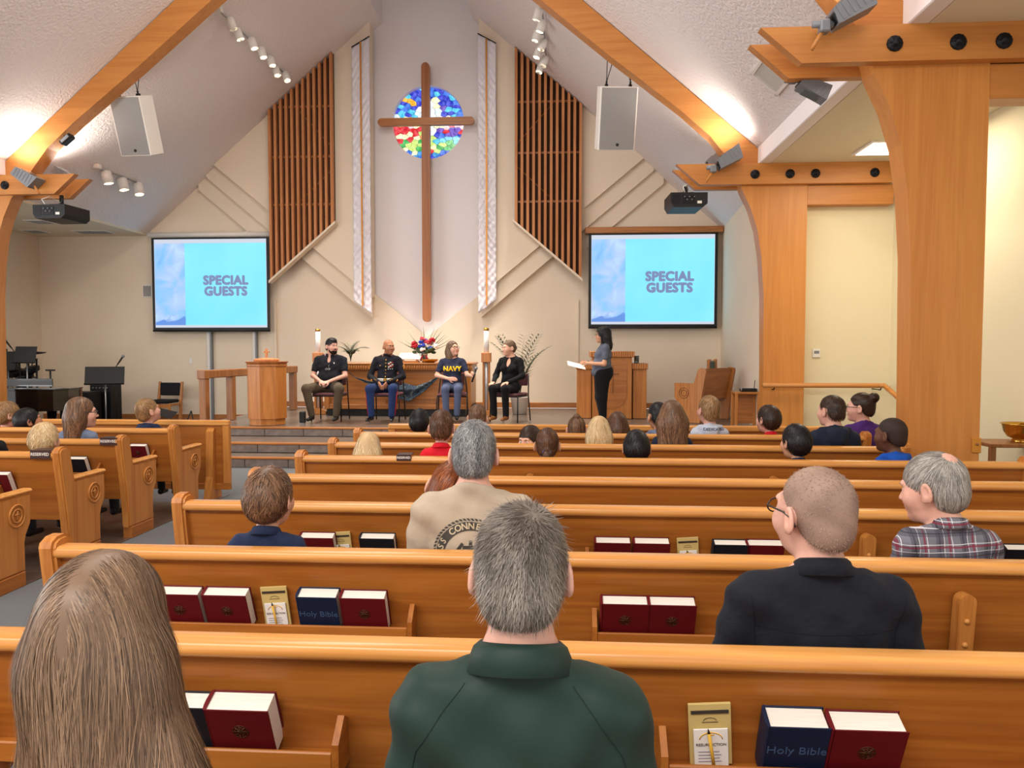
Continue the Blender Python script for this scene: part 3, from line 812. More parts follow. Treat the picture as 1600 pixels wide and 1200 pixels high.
MB().box((-.035, -.008, -.06), (.035, 0, .06), .003).build('plate', M_WHITEP, t); MB().box((-.012, -.014, -.03), (.012, -.007, .03), .002).build('rocker', M_PAPER, t)
a = at(1275, 552, 11.05)
t = thing('thermostat', 'small square wall control above the aisle handrail', 'thermostat', (a[0], 11.05, a[2]))
MB().box((-.055, -.025, -.06), (.055, 0, .06), .006).build('case', M_WHITEP, t); MB().box((-.035, -.029, -.005), (.035, -.024, .035), .002).build('display', M_GREY, t)
a = at(103, 217, 10.9)
t = thing('wall_speaker', 'small black sensor box under the left rafter', 'sensor', a); t.rotation_euler = (0, math.radians(-38), 0)
MB().box((-.10, -.04, -.05), (.10, .08, .03), .015).build('case', M_BLACK, t); MB().box((-.07, -.046, -.03), (.07, -.038, .015), .003).build('grille', M_GREY, t)
MB().tube([(0, .02, .02), (0, .02, .16)], .012, 6).build('bracket', M_BLKMETAL, t)
# ================================================================ pews
ROW = dict(Z=1.12, A=1.98, B=2.88, C=3.77, D=4.60, E=5.42, F=6.20, G=6.97, H=7.85)
LROW = dict(L5=4.60, L4=5.47, L3=6.27, L2=7.14, L1=8.10)
SEAT_Z = .44
_endmesh = {}
def end_panel_mesh(s):
    """end panel profile in y-z; s=+1 thick towards +x, outside face carries the carving"""
    pr = [(.05, .10), (.44, .10), (.44, .30), (.455, .35), (.50, .42), (.51, .47), (.51, .635), (.13, .64), (.085, .87), (.07, .895), (.04, .907), (-.005, .905), (-.035, .89), (-.045, .865), (-.03, .75), (.02, .42), (.045, .2)]
    b = MB(); b.prism([(0, y, z) for y, z in pr], (.07, 0, 0)); return b
def pew_end(parent, x, side):
    """side = -1 left end, +1 right end (its outer face looks that way)"""
    key = 'end'
    if key not in _endmesh:
        me = end_panel_mesh(1).mesh('end_panel'); bm = bmesh.new(); bm.from_mesh(me)
        bmesh.ops.bevel(bm, geom=[e for e in bm.edges if abs(e.verts[0].co.x-e.verts[1].co.x) < 1e-5], offset=.012, segments=2, affect='EDGES', clamp_overlap=True)
        bm.to_mesh(me); bm.free(); me.materials.append(M_PEWZ); _endmesh[key] = me
        me = MB().box((-.004, .12, .635), (.074, .53, .665), .012).mesh('arm_cap'); me.materials.append(M_RAIL); _endmesh['arm'] = me
        me = MB().box((-.004, .07, 0), (.074, .43, .10), .004).mesh('plinth'); me.materials.append(M_PEWY); _endmesh['plinth'] = me
        b = MB()
        for sx in (-.004, .074):
            for r in (.075, .045):
                b.tube([(sx, .36+r*math.cos(a), .50+r*math.sin(a)) for a in np.linspace(0, 2*math.pi, 25)], .007, 6, caps=False)
            b.tube([(sx, .36, .465), (sx, .36, .535)], .007, 5).tube([(sx, .335, .51), (sx, .385, .51)], .007, 5)
        me = b.mesh('medallion'); me.materials.append(M_PEWZ); _endmesh['med'] = me
    ox = x if side < 0 else x-.07
    e = bpy.data.objects.new('end_panel', _endmesh['end']); link(e, parent); e.location = (ox, 0, 0)
    for nm, k in (('arm_cap', 'arm'), ('plinth', 'plinth'), ('medallion', 'med')):
        o = bpy.data.objects.new(nm, _endmesh[k]); link(o, e)
    return e
_brk = []
def bracket(parent, x):
    if not _brk:
        pr = []
        for k in range(9):
            a = math.pi*k/8; pr.append((.03*math.cos(a), .73+.03*math.sin(a)))
        pr += [(-.03, .36), (.03, .36)]
        b = MB().prism([(p[0], -.055+.11*(.76-p[1]), p[1]) for p in pr], (0, .05, 0))
        _brk.append(b.mesh('divider')); _brk[0].materials.append(M_PEWZ)
        for z in (.66, .57): _brk.append(MB().ball((0, -.055+.11*(.76-z), z), .011, 8, 6).mesh('plug')); _brk[-1].materials.append(M_RAIL)
    o = bpy.data.objects.new('divider', _brk[0]); link(o, parent); o.location = (x, 0, 0)
    for k in (1, 2): q = bpy.data.objects.new('plug', _brk[k]); link(q, o)
def rail_mesh(x0, x1):
    pr = []
    for (cy, cz, a0, a1) in ((.033, .848, 0, 90), (-.012, .848, 90, 180), (-.013, .843, 180, 250), (.02, .840, 270, 330)):
        r = .022
        for k in range(5):
            a = math.radians(a0+(a1-a0)*k/4); pr.append((cy+r*math.cos(a), cz+r*math.sin(a)))
    b = MB(); n = len(pr)
    V = [(x0, y, z) for y, z in pr]+[(x1, y, z) for y, z in pr]
    F = [(i, (i+1) % n, (i+1) % n+n, i+n) for i in range(n)]
    b.add(V, F, True); b.add([(x0, y, z) for y, z in pr], [list(range(n))]); b.add([(x1, y, z) for y, z in pr], [list(range(n))])
    return b
def pew(label, Yr, x0, x1, ends, dividers=(), rack=None):
    t = thing('church_pew', label, 'pew', (0, Yr, 0), group='oak pews')
    rail_mesh(x0+.05, x1-.05).build('top_rail', M_RAIL, t)
    pts = [(x0+.03, -.002, .815), (x0+.03, .022, .815), (x0+.03, .105, .34), (x0+.03, .080, .34)]
    MB().prism(pts, (x1-x0-.06, 0, 0)).build('back_panel', M_PEW, t)
    MB().box((x0+.05, -.004, .808), (x1-.05, .030, .826), .003).build('rail_moulding', M_PEW, t)
    MB().box((x0+.05, .085, .40), (x1-.05, .50, SEAT_Z), .01).build('seat', M_PEW, t)
    MB().box((x0+.05, .455, .33), (x1-.05, .48, .40)).build('seat_rail', M_PEW, t)
    for x, s in ends: pew_end(t, x, s)
    for x in dividers: bracket(t, x)
    return t
R_END = -1.93
R_ENDS = dict(Z=-2.1, A=-2.08, B=-2.05, C=-1.98)
LB = {'Z': 'oak pew at the very front of the picture below the green shirt', 'A': 'nearest oak pew across the picture, behind it the man in the black shirt',
      'B': 'second nearest oak pew, holding red hymnals and a blue bible', 'C': 'third oak pew from the front of the picture on the right',
      'D': 'fourth oak pew from the front of the picture on the right', 'E': 'fifth oak pew on the right, with the small reserved sign',
      'F': 'sixth oak pew on the right, behind the girl with the loose brown hair', 'G': 'oak pew on the right just behind the front partition'}
PEWS = {}
for k in 'ZABCDEFG':
    xr = 3.2 if k in 'ZABCDE' else 2.72
    xe = R_ENDS.get(k, R_END)
    PEWS[k] = pew(LB[k], ROW[k], xe, xr, ((xe, -1), (xr, 1)), (-.23, 1.46) if k not in 'Z' else ())
LL = {'L5': 'oak pew at the left edge of the picture, only its arm end showing', 'L4': 'left oak pew nearest the camera, with a reserved sign at its end',
      'L3': 'middle oak pew of the left block with a reserved sign', 'L2': 'left oak pew just behind the partition'}
for k in ('L5', 'L4', 'L3', 'L2'):
    PEWS[k] = pew(LL[k], LROW[k], -8.3, -3.72, ((-3.72, 1), (-8.3, -1)), (-4.95, -6.6))
def partition(label, Yr, x0, x1, foot_x):
    t = thing('pew_partition', label, 'partition', (0, Yr, 0), group='oak front partitions')
    MB().box((x0+.07, .01, .16), (x1-.07, .03, .80)).build('panel', M_PEW, t)
    MB().box((x0, -.02, .80), (x1, .05, .86), .012).build('top_rail', M_RAIL, t)
    MB().box((x0, -.012, .10), (x1, .045, .165), .005).build('bottom_rail', M_PEW, t)
    for x in (x0, x1-.075): MB().box((x+.001, -.013, .166), (x+.074, .046, .80), .005).build('stile', M_PEWZ, t)
    for x in foot_x:
        MB().prism([(x-.04, y, z) for y, z in ((-.14, 0), (.14, 0), (.10, .25), (.06, .74), (.0, .78), (-.05, .74), (-.07, .25))], (.08, 0, 0)).build('foot', M_PEWZ, t)
    return t
partition('oak partition before the right front pew', ROW['H'], R_END+.12, 2.72, (R_END+.3, .3, 2.4))
partition('oak partition before the left front pew', LROW['L1'], -8.2, -3.62, (-3.82, -5.8, -8.0))

# ---------------------------------------------------------------- hymnal racks
def rack(pew_o, x0, x1):
    """parts of the pew: shelf, lip, two cheeks, on the back face"""
    zs = .55
    MB().box((x0, -.042, zs-.018), (x1, .045, zs), .003).build('rack_shelf', M_PEW, pew_o)
    MB().box((x0, -.056, zs-.018), (x1, -.042, zs+.040), .004).build('rack_lip', M_PEW, pew_o)
    for x in (x0-.018, x1):
        MB().prism([(x, y, z) for y, z in ((-.057, zs-.03), (.047, zs-.03), (.026, zs+.10), (.0, zs+.115), (-.057, zs+.062))], (.018, 0, 0)).build('rack_cheek', M_PEWY, pew_o)
rack(PEWS['A'], -1.62, -.60); rack(PEWS['A'], .27, 1.28)
rack(PEWS['B'], -1.62, -.585); rack(PEWS['B'], .13, 1.20)
rack(PEWS['C'], -1.62, -.585); rack(PEWS['C'], .13, 1.20); rack(PEWS['C'], 1.75, 2.75)
rack(PEWS['L3'], -5.0, -3.95); rack(PEWS['L4'], -5.2, -4.2); rack(PEWS['L2'], -5.0, -3.95)

def book(label, row, px, py, kind='red', w=.172, h=.168, th=.055, lean=-23, dz=0.0, group=None, yaw=0, left=False):
    Yr = (ROW.get(row) or LROW.get(row)); y = Yr-.012
    x = at(px, py, y)[0]
    cover = {'red': M_RED, 'blue': M_NAVYBK, 'black': M_BLKBK}[kind]
    t = thing({'red': 'hymnal', 'blue': 'bible', 'black': 'bible'}[kind], label, 'book', (x, y, .5515+dz), group=group)
    t.rotation_euler = (-math.radians(lean), 0, math.radians(yaw))
    e = .0035
    c = MB().box((-w/2, 0, 0), (w/2, e, h), .001).box((-w/2, th-e, 0), (w/2, th, h), .001)
    # rounded spine on the left
    sp = []
    for k in range(7):
        a = math.pi/2+math.pi*k/6; sp.append((-w/2+.006*math.cos(a)-.001, th/2+th/2*math.sin(a), 0))
    sp += [(-w/2+.004, 0, 0), (-w/2+.004, th, 0)][0:2]
    c.prism(sp, (0, 0, h)); c.build('cover', cover, t)
    MB().box((-w/2+.003, e, .004), (w/2-.005, th-e, h-.005), .001).build('pages', M_PAGES, t)
    if kind == 'red':
        b = MB(); cz = h*.55
        for r in (.021, .014): b.tube([(r*math.cos(a), -.0005, cz+r*math.sin(a)) for a in np.linspace(0, 2*math.pi, 20)], .0012, 4, caps=False)
        for k in range(4):
            a = k*math.pi/4; b.tube([(-.019*math.cos(a), -.0005, cz-.019*math.sin(a)), (.019*math.cos(a), -.0005, cz+.019*math.sin(a))], .0018, 4)
        b.build('emblem', M_EMBL, t)
    elif kind == 'blue':
        text_obj('title', 'Holy Bible', .036, M_BLUELT, Matrix.Translation((0, -.0006, h*.52)) @ FACE_CAM, t, extrude=.0003)
    return t
hg = 'hymnals and bibles in the pew racks'
book('red hymnal leftmost on the second pew, half behind the long hair', 'B', 288, 955, group=hg)
book('red hymnal left of the yellow pencil card on the second pew', 'B', 361, 957, group=hg)
book('navy blue bible lettered on its cover, on the second pew', 'B', 502, 961, 'blue', w=.155, h=.166, th=.062, lean=-22, group=hg)
book('red hymnal at the rack end, right of the blue bible', 'B', 573, 960, group=hg)
book('red hymnal left of a pair beside the green shirt', 'B', 975, 972, group=hg)
book('red hymnal right of a pair, next to the black shirt', 'B', 1048, 975, group=hg)
book('thick red hymnal beside the long haired woman, nearest pew', 'A', 385, 1145, th=.068, lean=-23, group=hg)
book('dark bible half hidden by the long hair, nearest pew', 'A', 290, 1140, 'black', th=.06, lean=-22, group=hg)
book('navy bible in the nearest pew at the bottom right', 'A', 1238, 1190, 'blue', w=.152, th=.07, lean=-22, group=hg)
book('red hymnal at the bottom right edge of the nearest pew', 'A', 1345, 1190, w=.182, th=.066, lean=-23, group=hg)
book('red hymnal beside the boy in navy, third pew', 'C', 500, 850, group=hg)
book('dark bible lying left of the tan shirt, third pew', 'C', 593, 852, 'black', th=.055, lean=-22, group=hg)
book('red hymnal right of the green shirt, first of the third pew row', 'C', 957, 857, group=hg)
book('red hymnal right of the green shirt, second of the third pew row', 'C', 1017, 859, group=hg)
book('dark bible left of the shaven man, third pew', 'C', 1140, 866, 'black', th=.05, group=hg)
book('red hymnal touching the shaven man\'s face, third pew', 'C', 1192, 866, group=hg)
book('book behind the plaid shirt at the right edge', 'C', 1590, 884, 'black', th=.05, group=hg)
book('dark bible on the left block by the pew end with the sign', 'L3', 124, 730, 'black', dz=.0, group=hg)
book('red hymnal just left of a dark bible, left block', 'L3', 96, 732, group=hg)
book('red hymnal on the left block behind the second sign', 'L2', 219, 706, group=hg)
book('red hymnal at the left edge of the picture', 'L4', 4, 760, group=hg)

M_TAN = plain('offering_card_tan', (206, 182, 118), .8, .1)
M_YEL = plain('pencil_yellow', (224, 176, 62), .5, .3)
M_INK = plain('print_ink', (66, 58, 52), .8, .1)
M_INKL = plain('print_light_ink', (150, 140, 160), .8, .1)
def pew_card(label, row, px, py, pencil=True, s=1.0):
    Yr = ROW[row]; y = Yr+.012; x = at(px, py, y)[0]
    t = thing('offering_card', label, 'card', (x, y, .5515), group='offering cards in the pew racks'); t.rotation_euler = (math.radians(9), math.radians(-4), 0); t.scale = (s,)*3
    MB().box((-.052, .01, 0), (.052, .018, .17), .001).build('envelope', M_TAN, t)
    MB().box((-.046, .007, .145), (.046, .0105, .153)).build('printed_bar', M_INK, t)
    MB().tube([(.016*math.cos(a), .0095, .124+.008*math.sin(a)) for a in np.linspace(0, math.pi, 8)], .0008, 4).tube([(-.02, .0095, .120), (.02, .0095, .120)], .0008, 4).build('printed_mark', M_INK, t)
    MB().box((-.042, .003, 0), (.042, .007, .105), .0008).build('welcome_card', M_PAPER, t)
    b = MB()
    b.tube([(.028*math.cos(a), .0025, .078+.018*math.sin(a)) for a in np.linspace(0, math.pi, 9)], .0014, 4)
    b.tube([(0, .0025, .068), (0, .0025, .10)], .0012, 4).tube([(-.008, .0025, .089), (.008, .0025, .089)], .0012, 4); b.build('emblem', M_YEL, t)
    text_obj('print', 'RESURRECTION', .0105, M_INK, Matrix.Translation((0, .0022, .062)) @ FACE_CAM, t, extrude=.0003)
    for k in range(4): MB().box((-.032, .0018, .042-k*.009), (.02+.004*(k % 2), .0032, .0435-k*.009)).build('print_line', M_INKL, t)
    if pencil:
        p = MB().tube([(.004, -.012, .0), (-.006, -.006, .10)], .0042, 6).build('pencil', M_YEL, t)
        MB().tube([(-.006, -.006, .10), (-.0075, -.0055, .112)], [.0042, .001], 6).build('pencil_tip', M_INK, p)
pew_card('tan envelope and white card with a pencil on the second pew', 'B', 434, 955)
pew_card('tan envelope with printed white card on the nearest pew', 'A', 1113, 1165, s=1.05)
pew_card('tan envelope beside the boy in navy on the third pew', 'C', 536, 848)
pew_card('tan envelope between two books right of the green shirt', 'C', 1077, 860)

# ---------------------------------------------------------------- reserved signs
def reserved(label, Y, px, py, w):
    c = at(px, py, Y-.035)
    t = thing('reserved_sign', label, 'sign', (c[0], Y-.03, .80), group='reserved signs')
    h = w*.40; z0 = .872-.80-h+.012
    MB().box((-w/2, -.012, z0), (w/2, -.004, z0+h), .002).box((-w/2, -.012, z0+h-.002), (w/2, .10, z0+h+.004), .001).build('plate', M_SIGN, t)
    text_obj('letters', 'RESERVED', w*.205, M_SIGNTX, Matrix.Translation((0, -.0135, z0+h*.56)) @ FACE_CAM, t, bold=.0006, extrude=.0006)
    return t
reserved('brown reserved sign on the near left pew by the blond child', LROW['L4'], 63, 703, .155)
reserved('brown reserved sign on the middle left pew', LROW['L3'], 170, 685, .155)
reserved('dark reserved sign on the fifth pew of the right block', ROW['E'], 631, 711, .105)
# ================================================================ on the stage
def stage_pt(px, py, z=ZS):
    p = atz(px, py, z); return (p[0], p[1], z)
# baptismal font
p = (at(417, 600, 11.95)[0], 11.95, ZS)
t = thing('baptismal_font', 'eight sided oak font with a small cross on its lid, at the step edge', 'font', p)
M8 = Matrix.Rotation(math.pi/8, 4, 'Z')
R8 = .315
MB().lathe([(R8*.92, 0), (R8*.92, .10), (0, .10)], 8, smooth=False, a0=0).build('plinth', M_OAK, t)
for k in range(8):
    a0 = k*math.pi/4; a1 = a0+math.pi/4
    q = [(R8*math.cos(a0), R8*math.sin(a0)), (R8*math.cos(a1), R8*math.sin(a1))]
    MB().prism([(q[0][0], q[0][1], .10), (q[1][0], q[1][1], .10), (q[1][0]*.93, q[1][1]*.93, .10), (q[0][0]*.93, q[0][1]*.93, .10)], (0, 0, .83)).build('panel', M_OAK, t)
MB().lathe([(R8*1.0, .92), (R8*1.05, .93), (R8*1.05, .955), (R8*1.0, .96), (R8*1.10, .985), (R8*1.12, 1.0), (0, 1.0)], 8, smooth=False).build('cornice', M_OAKX, t)
lid = MB().lathe([(.19, 1.0), (.20, 1.02), (.19, 1.04), (.06, 1.055), (0, 1.055)], 24).build('lid', M_SLAT, t)
MB().box((-.016, -.016, 1.05), (.016, .016, 1.20), .003).box((-.045, -.013, 1.135), (.045, .013, 1.163), .003).build('lid_cross', M_SLAT, lid)
t.rotation_euler[2] = math.radians(2)
# communion rail
def comm_rail():
    a = Vector(stage_pt(319, 663)); b = Vector(stage_pt(459, 640)); m = Vector(stage_pt(363, 656))
    t = thing('communion_rail', 'dark oak communion rail on posts behind the font', 'railing', a)
    d = (b-a); L = d.length; t.rotation_euler[2] = math.atan2(d.y, d.x); h = .86
    MB().box((-.06, -.07, h-.13), (L+.06, .07, h), .012).build('handrail', M_DARKOAK, t)
    for u in (0.02, (m-a).length, L*.62, L-.02): MB().box((u-.055, -.06, 0), (u+.055, .06, h-.13), .006).build('post', M_DARKOAK, t)
    MB().box((-.065, -.075, h-.14), (.07, .075, h+.004), .01).build('end_block', M_DARKOAK, t)
comm_rail()
# altar
def altar():
    Yf = 13.45; x0 = at(505, 600, Yf)[0]; x1 = at(735, 600, Yf)[0]; zt = at(600, 567, Yf)[2]-ZS
    t = thing('altar_table', 'long oak altar with fluted edge and carved words', 'altar', ((x0+x1)/2, Yf, ZS)); w = (x1-x0)/2
    MB().box((-w+.02, .12, .0), (w-.10, .80, .12)).build('plinth', M_BLACK, t)
    MB().box((-w, .06, .12), (w, .86, .20), .006).build('base_board', M_OAKX, t)
    MB().box((-w+.05, .10, .20), (w-.05, .82, zt-.13)).build('front_panel', M_OAKX, t)
    MB().box((-w-.02, .02, zt-.13), (w+.02, .90, zt-.03), .004).build('apron', M_OAKX, t)
    n = 62; me = None
    for i in range(n):
        x = -w-.01+(2*w+.02)*i/(n-1)
        if me is None:
            o = MB().tube([(0, 0, zt-.125), (0, 0, zt-.035)], .017, 6).build('flute', M_OAK, t); me = o.data
        else:
            o = bpy.data.objects.new('flute', me); link(o, t)
        o.location = (x, .02, 0)
    MB().box((-w-.04, -.01, zt-.03), (w+.04, .93, zt), .008).build('top', M_OAKX, t)
    for s in (-1, 1): MB().box((s*w-.09*s, .05, .12), (s*w, .86, zt-.13), .004).build('end_board', M_OAK, t)
    MB().box((-w+.06, .09, .31), (w-.06, .105, .325)).build('moulding', M_OAK, t)
    text_obj('carved_words', 'IN REMEMBRANCE OF ME', .10, M_DARKOAK, Matrix.Translation((.35, .096, .255)) @ FACE_CAM, t, extrude=.004)
    return t, Yf, x0, x1, zt
AL, AY, AX0, AX1, AZ = altar()
AZW = AZ+ZS
# camouflage cloth hung across the altar front
def camo():
    m, nt, b = _new('camouflage_cloth'); N = nt.nodes; L = nt.links
    tc = N.new('ShaderNodeTexCoord'); v = N.new('ShaderNodeTexNoise'); v.inputs['Scale'].default_value = 14; v.inputs['Detail'].default_value = 3; v.inputs['Distortion'].default_value = 1.2
    L.new(tc.outputs['Object'], v.inputs['Vector']); r = N.new('ShaderNodeValToRGB'); r.color_ramp.interpolation = 'CONSTANT'
    cols = [(0, (30, 40, 56)), (.42, (62, 82, 104)), (.52, (34, 46, 52)), (.58, (120, 134, 142)), (.66, (52, 66, 78))]
    r.color_ramp.elements[0].color = (*lin(cols[0][1]), 1); r.color_ramp.elements[1].position = .42; r.color_ramp.elements[1].color = (*lin(cols[1][1]), 1)
    for p, c in cols[2:]:
        e = r.color_ramp.elements.new(p); e.color = (*lin(c), 1)
    L.new(v.outputs['Fac'], r.inputs[0]); L.new(r.outputs[0], b.inputs['Base Color']); b.inputs['Roughness'].default_value = .85
    return m
M_CAMO = camo()
def swag():
    Y = AY-.02
    top = [(553, 588), (575, 595), (600, 600), (628, 598), (650, 603), (668, 597), (686, 588)]
    bot = [(553, 589), (575, 600), (600, 611), (622, 622), (640, 627), (662, 613), (686, 590)]
    o0 = at(620, 600, Y); t = thing('camouflage_cloth', 'blue grey camouflage cloth draped across the altar front', 'cloth', o0)
    V = []; F = []; nv = 12; nu = 36
    for i in range(nu+1):
        u = i/nu*(len(top)-1); k = min(int(u), len(top)-2); f = u-k
        a = [top[k][j]+(top[k+1][j]-top[k][j])*f for j in (0, 1)]; b = [bot[k][j]+(bot[k+1][j]-bot[k][j])*f for j in (0, 1)]
        for j in range(nv+1):
            v = j/nv; p = at(a[0]+(b[0]-a[0])*v, a[1]+(b[1]-a[1])*v, Y)-o0
            V.append((p[0], -.02-.03*math.sin(v*9+u*1.3)*min(1, u, 6-u), p[2]))
    for i in range(nu):
        for j in range(nv):
            q = i*(nv+1)+j; F.append((q, q+1, q+nv+2, q+nv+1))
    me = np_mesh('cloth', V, F); me.materials.append(M_CAMO); o = bpy.data.objects.new('cloth', me); link(o, t)
    so = o.modifiers.new('thick', 'SOLIDIFY'); so.thickness = .006
    MB().tube([at(553, 588, Y)-o0, at(545, 583, Y)-o0+np.array([0, .04, 0])], .006, 5).build('tie_cord', M_BLACK, t); MB().tube([at(686, 588, Y)-o0, at(694, 583, Y)-o0+np.array([0, .04, 0])], .006, 5).build('tie_cord', M_BLACK, t)
swag()
# things on the altar
def on_altar(px, dy=.35):
    q = at(px, 566, AY+dy); return (q[0], AY+dy, AZW)
t = thing('altar_bowl', 'shallow brass bowl on the altar under the flowers', 'bowl', on_altar(672, .15))
MB().lathe([(.07, 0), (.08, .01), (.13, .03), (.15, .06), (.155, .065), (.145, .062), (.10, .035), (0, .025)], 28).build('bowl', M_GOLD, t)
t = thing('book_stand', 'open white book on a low oak stand on the altar', 'book stand', on_altar(640, .3))
MB().box((-.17, -.05, 0), (.17, .12, .03), .004).box((-.15, -.02, .03), (-.12, .10, .07)).box((.12, -.02, .03), (.15, .10, .07)).build('stand', M_OAK, t)
MB().prism([(-.20, -.05, .05), (.0, -.05, .06), (.20, -.05, .05), (.20, .14, .155), (0, .14, .165), (-.20, .14, .155)], (0, -.008, .014)).build('open_pages', M_PAPER, t)
# flowers
M_FRED = plain('petal_red', (176, 28, 44), .6, .2); M_FBLUE = plain('petal_blue', (44, 66, 170), .6, .2); M_FWHITE = plain('petal_white', (238, 232, 228), .6, .2); M_FPINK = plain('petal_coral', (214, 80, 90), .6, .2)
def flowers():
    t = thing('flower_vase', 'glass vase of red, blue and white flowers on the altar', 'flowers', on_altar(664, .45))
    MB().lathe([(.05, 0), (.055, .01), (.042, .10), (.06, .19), (.063, .2), (.055, .195), (.038, .1), (0, .02)], 20).build('vase', M_GLASS, t)
    MB().lathe([(0, .012), (.036, .012), (.034, .12), (0, .12)], 12).build('stems_in_water', M_GREEN, t)
    rb = MB()
    for s in (-1, 1):
        for k in range(2): rb.prism([(s*.02, -.065, .13), (s*(.05+.02*k), -.075, .02+.02*k), (s*(.075+.02*k), -.07, .025+.02*k), (s*.03, -.062, .14)], (0, .004, 0))
    rb.build('ribbon', M_FRED, t, 'red and white ribbon')
    rg = random.Random(2)
    def bloom(c, r, m):
        b = MB()
        for k in range(9):
            a = rg.uniform(0, 6.28); e = rg.uniform(-.4, 1.2); d = (math.cos(a)*math.cos(e), math.sin(a)*math.cos(e), math.sin(e))
            b.ball([c[i]+d[i]*r*.55 for i in range(3)], (r*.55, r*.55, r*.4), 7, 5)
        b.build('bloom', m, t)
    spots = [(-.20, .34, M_FRED), (-.14, .30, M_FRED), (-.21, .27, M_FRED), (-.07, .36, M_FBLUE), (-.09, .29, M_FBLUE), (-.02, .31, M_FBLUE), (.03, .37, M_FPINK), (.09, .35, M_FPINK), (-.03, .43, M_FPINK),
             (.05, .28, M_FWHITE), (.17, .33, M_FWHITE), (.22, .29, M_FWHITE), (.11, .25, M_FBLUE), (.14, .40, M_FRED), (-.02, .23, M_FWHITE), (.0, .39, M_FBLUE)]
    for x, z, m in spots: bloom((x, rg.uniform(-.12, .06), z), rg.uniform(.045, .06), m)
    for k in range(16):
        a = rg.uniform(-1.25, 1.25); L = rg.uniform(.42, .62); lf = MB()
        tip = (math.sin(a)*L, rg.uniform(-.12, .12), .12+math.cos(a)*L)
        lf.tube([(0, 0, .15), (tip[0]*.5, tip[1]*.5, .12+(tip[2]-.12)*.55), tip], [.004, .006, .001], 5)
        lf.build('spike_leaf', M_GREEN, t)
    for k in range(26):
        a = rg.uniform(0, 6.28); r = rg.uniform(.05, .2); z = rg.uniform(.14, .28)
        MB().ball((r*math.cos(a), r*math.sin(a)*.7, z), (.045, .02, .03), 6, 4).build('leaf', M_GREEN, t)
flowers()
# candle stands
M_GLASSROD = plain('ribbed_acrylic', (196, 196, 200), .2, .6, metal=.3)
def candle(label, px, Y, zblock_top=551):
    q = at(px, 551, Y); zt = q[2]-ZS; t = thing('candle_stand', label, 'candle', (q[0], Y, ZS), group='tall altar candles')
    MB().prism([(-.17, -.12, 0), (.17, -.12, 0), (.17, -.12, .05), (.07, -.12, .10), (-.07, -.12, .10), (-.17, -.12, .05)], (0, .24, 0)).build('foot', M_OAK, t)
    for s in (-1, 1): MB().box((s*.035, -.05, .10), (s*.065, .05, zt-.17), .004).build('upright', M_OAK, t)
    MB().tube([(0, -.01, .1), (0, -.01, zt-.17)], .03, 10).build('acrylic_rod', M_GLASSROD, t)
    MB().box((-.085, -.08, zt-.17), (.085, .08, zt), .006).build('block', M_SLAT, t)
    c = MB().lathe([(.045, zt), (.045, zt+.40), (0, zt+.40)], 18).build('candle', M_CANDLE, t)
    MB().lathe([(.048, zt+.39), (.048, zt+.43), (.03, zt+.44), (0, zt+.44)], 18).build('brass_follower', M_GOLD, c)
candle('tall white candle on an oak stand left of the altar', 497, 13.9)
candle('tall white candle on an oak stand beside the woman in black', 760, 13.6)
# plants
M_PALM = plain('palm_leaf', (52, 68, 46), .5, .3)
def plant(label, pos, n, L, pot, seed, tilt=1.0):
    t = thing('potted_palm', label, 'plant', pos, group='potted palms'); rg = random.Random(seed)
    if pot:
        MB().lathe([(.13, 0), (.17, .30), (.18, .31), (.16, .31), (.15, .28), (0, .28)], 20).build('pot', M_WHITEP, t); MB().lathe([(0, .27), (.15, .27), (.15, .285), (0, .285)], 14).build('soil', M_INK, t)
    z0 = .28 if pot else .02
    for i in range(n):
        a = 2*math.pi*i/n+rg.uniform(-.3, .3); bend = rg.uniform(.5, 1.1)*tilt; pts = []
        for k in range(9):
            u = k/8; r = L*(.12*u+.75*bend*u*u*.6); z = z0+L*(1.25*u-.55*bend*u*u); pts.append(Vector((r*math.cos(a), r*math.sin(a), z)))
        b = MB(); b.tube(pts, [.006-.005*k/8 for k in range(9)], 5)
        for k in range(2, 9):
            for s in (-1, 1):
                for f in (0, .5):
                    if k == 8 and f: continue
                    p = pts[k] if not f else (pts[k]+pts[min(8, k+1)])/2
                    tg = (pts[min(8, k+1)]-pts[k-1]).normalized(); sd = tg.cross(Vector((0, 0, 1))).normalized()
                    d = (sd*s*.8+tg*.7+Vector((0, 0, -.25))).normalized(); l = L*.22*(1.2-.08*k); w = Vector((0, 0, 1)).cross(d).normalized()*.012
                    b.add([p, p+d*l*.5+w, p+d*l, p+d*l*.5-w], [(0, 1, 2, 3)])
        b.build('frond', M_PALM, t)
q = at(548, 566, AY+.4); plant('low dark palm on the altar behind the man in the polo shirt', (q[0], AY+.4, AZW), 11, .46, False, 3, 1.5)
q = at(812, 640, 14.1); plant('tall potted palm behind the woman in black', (q[0], 14.1, ZS), 13, 1.15, True, 5, .8)
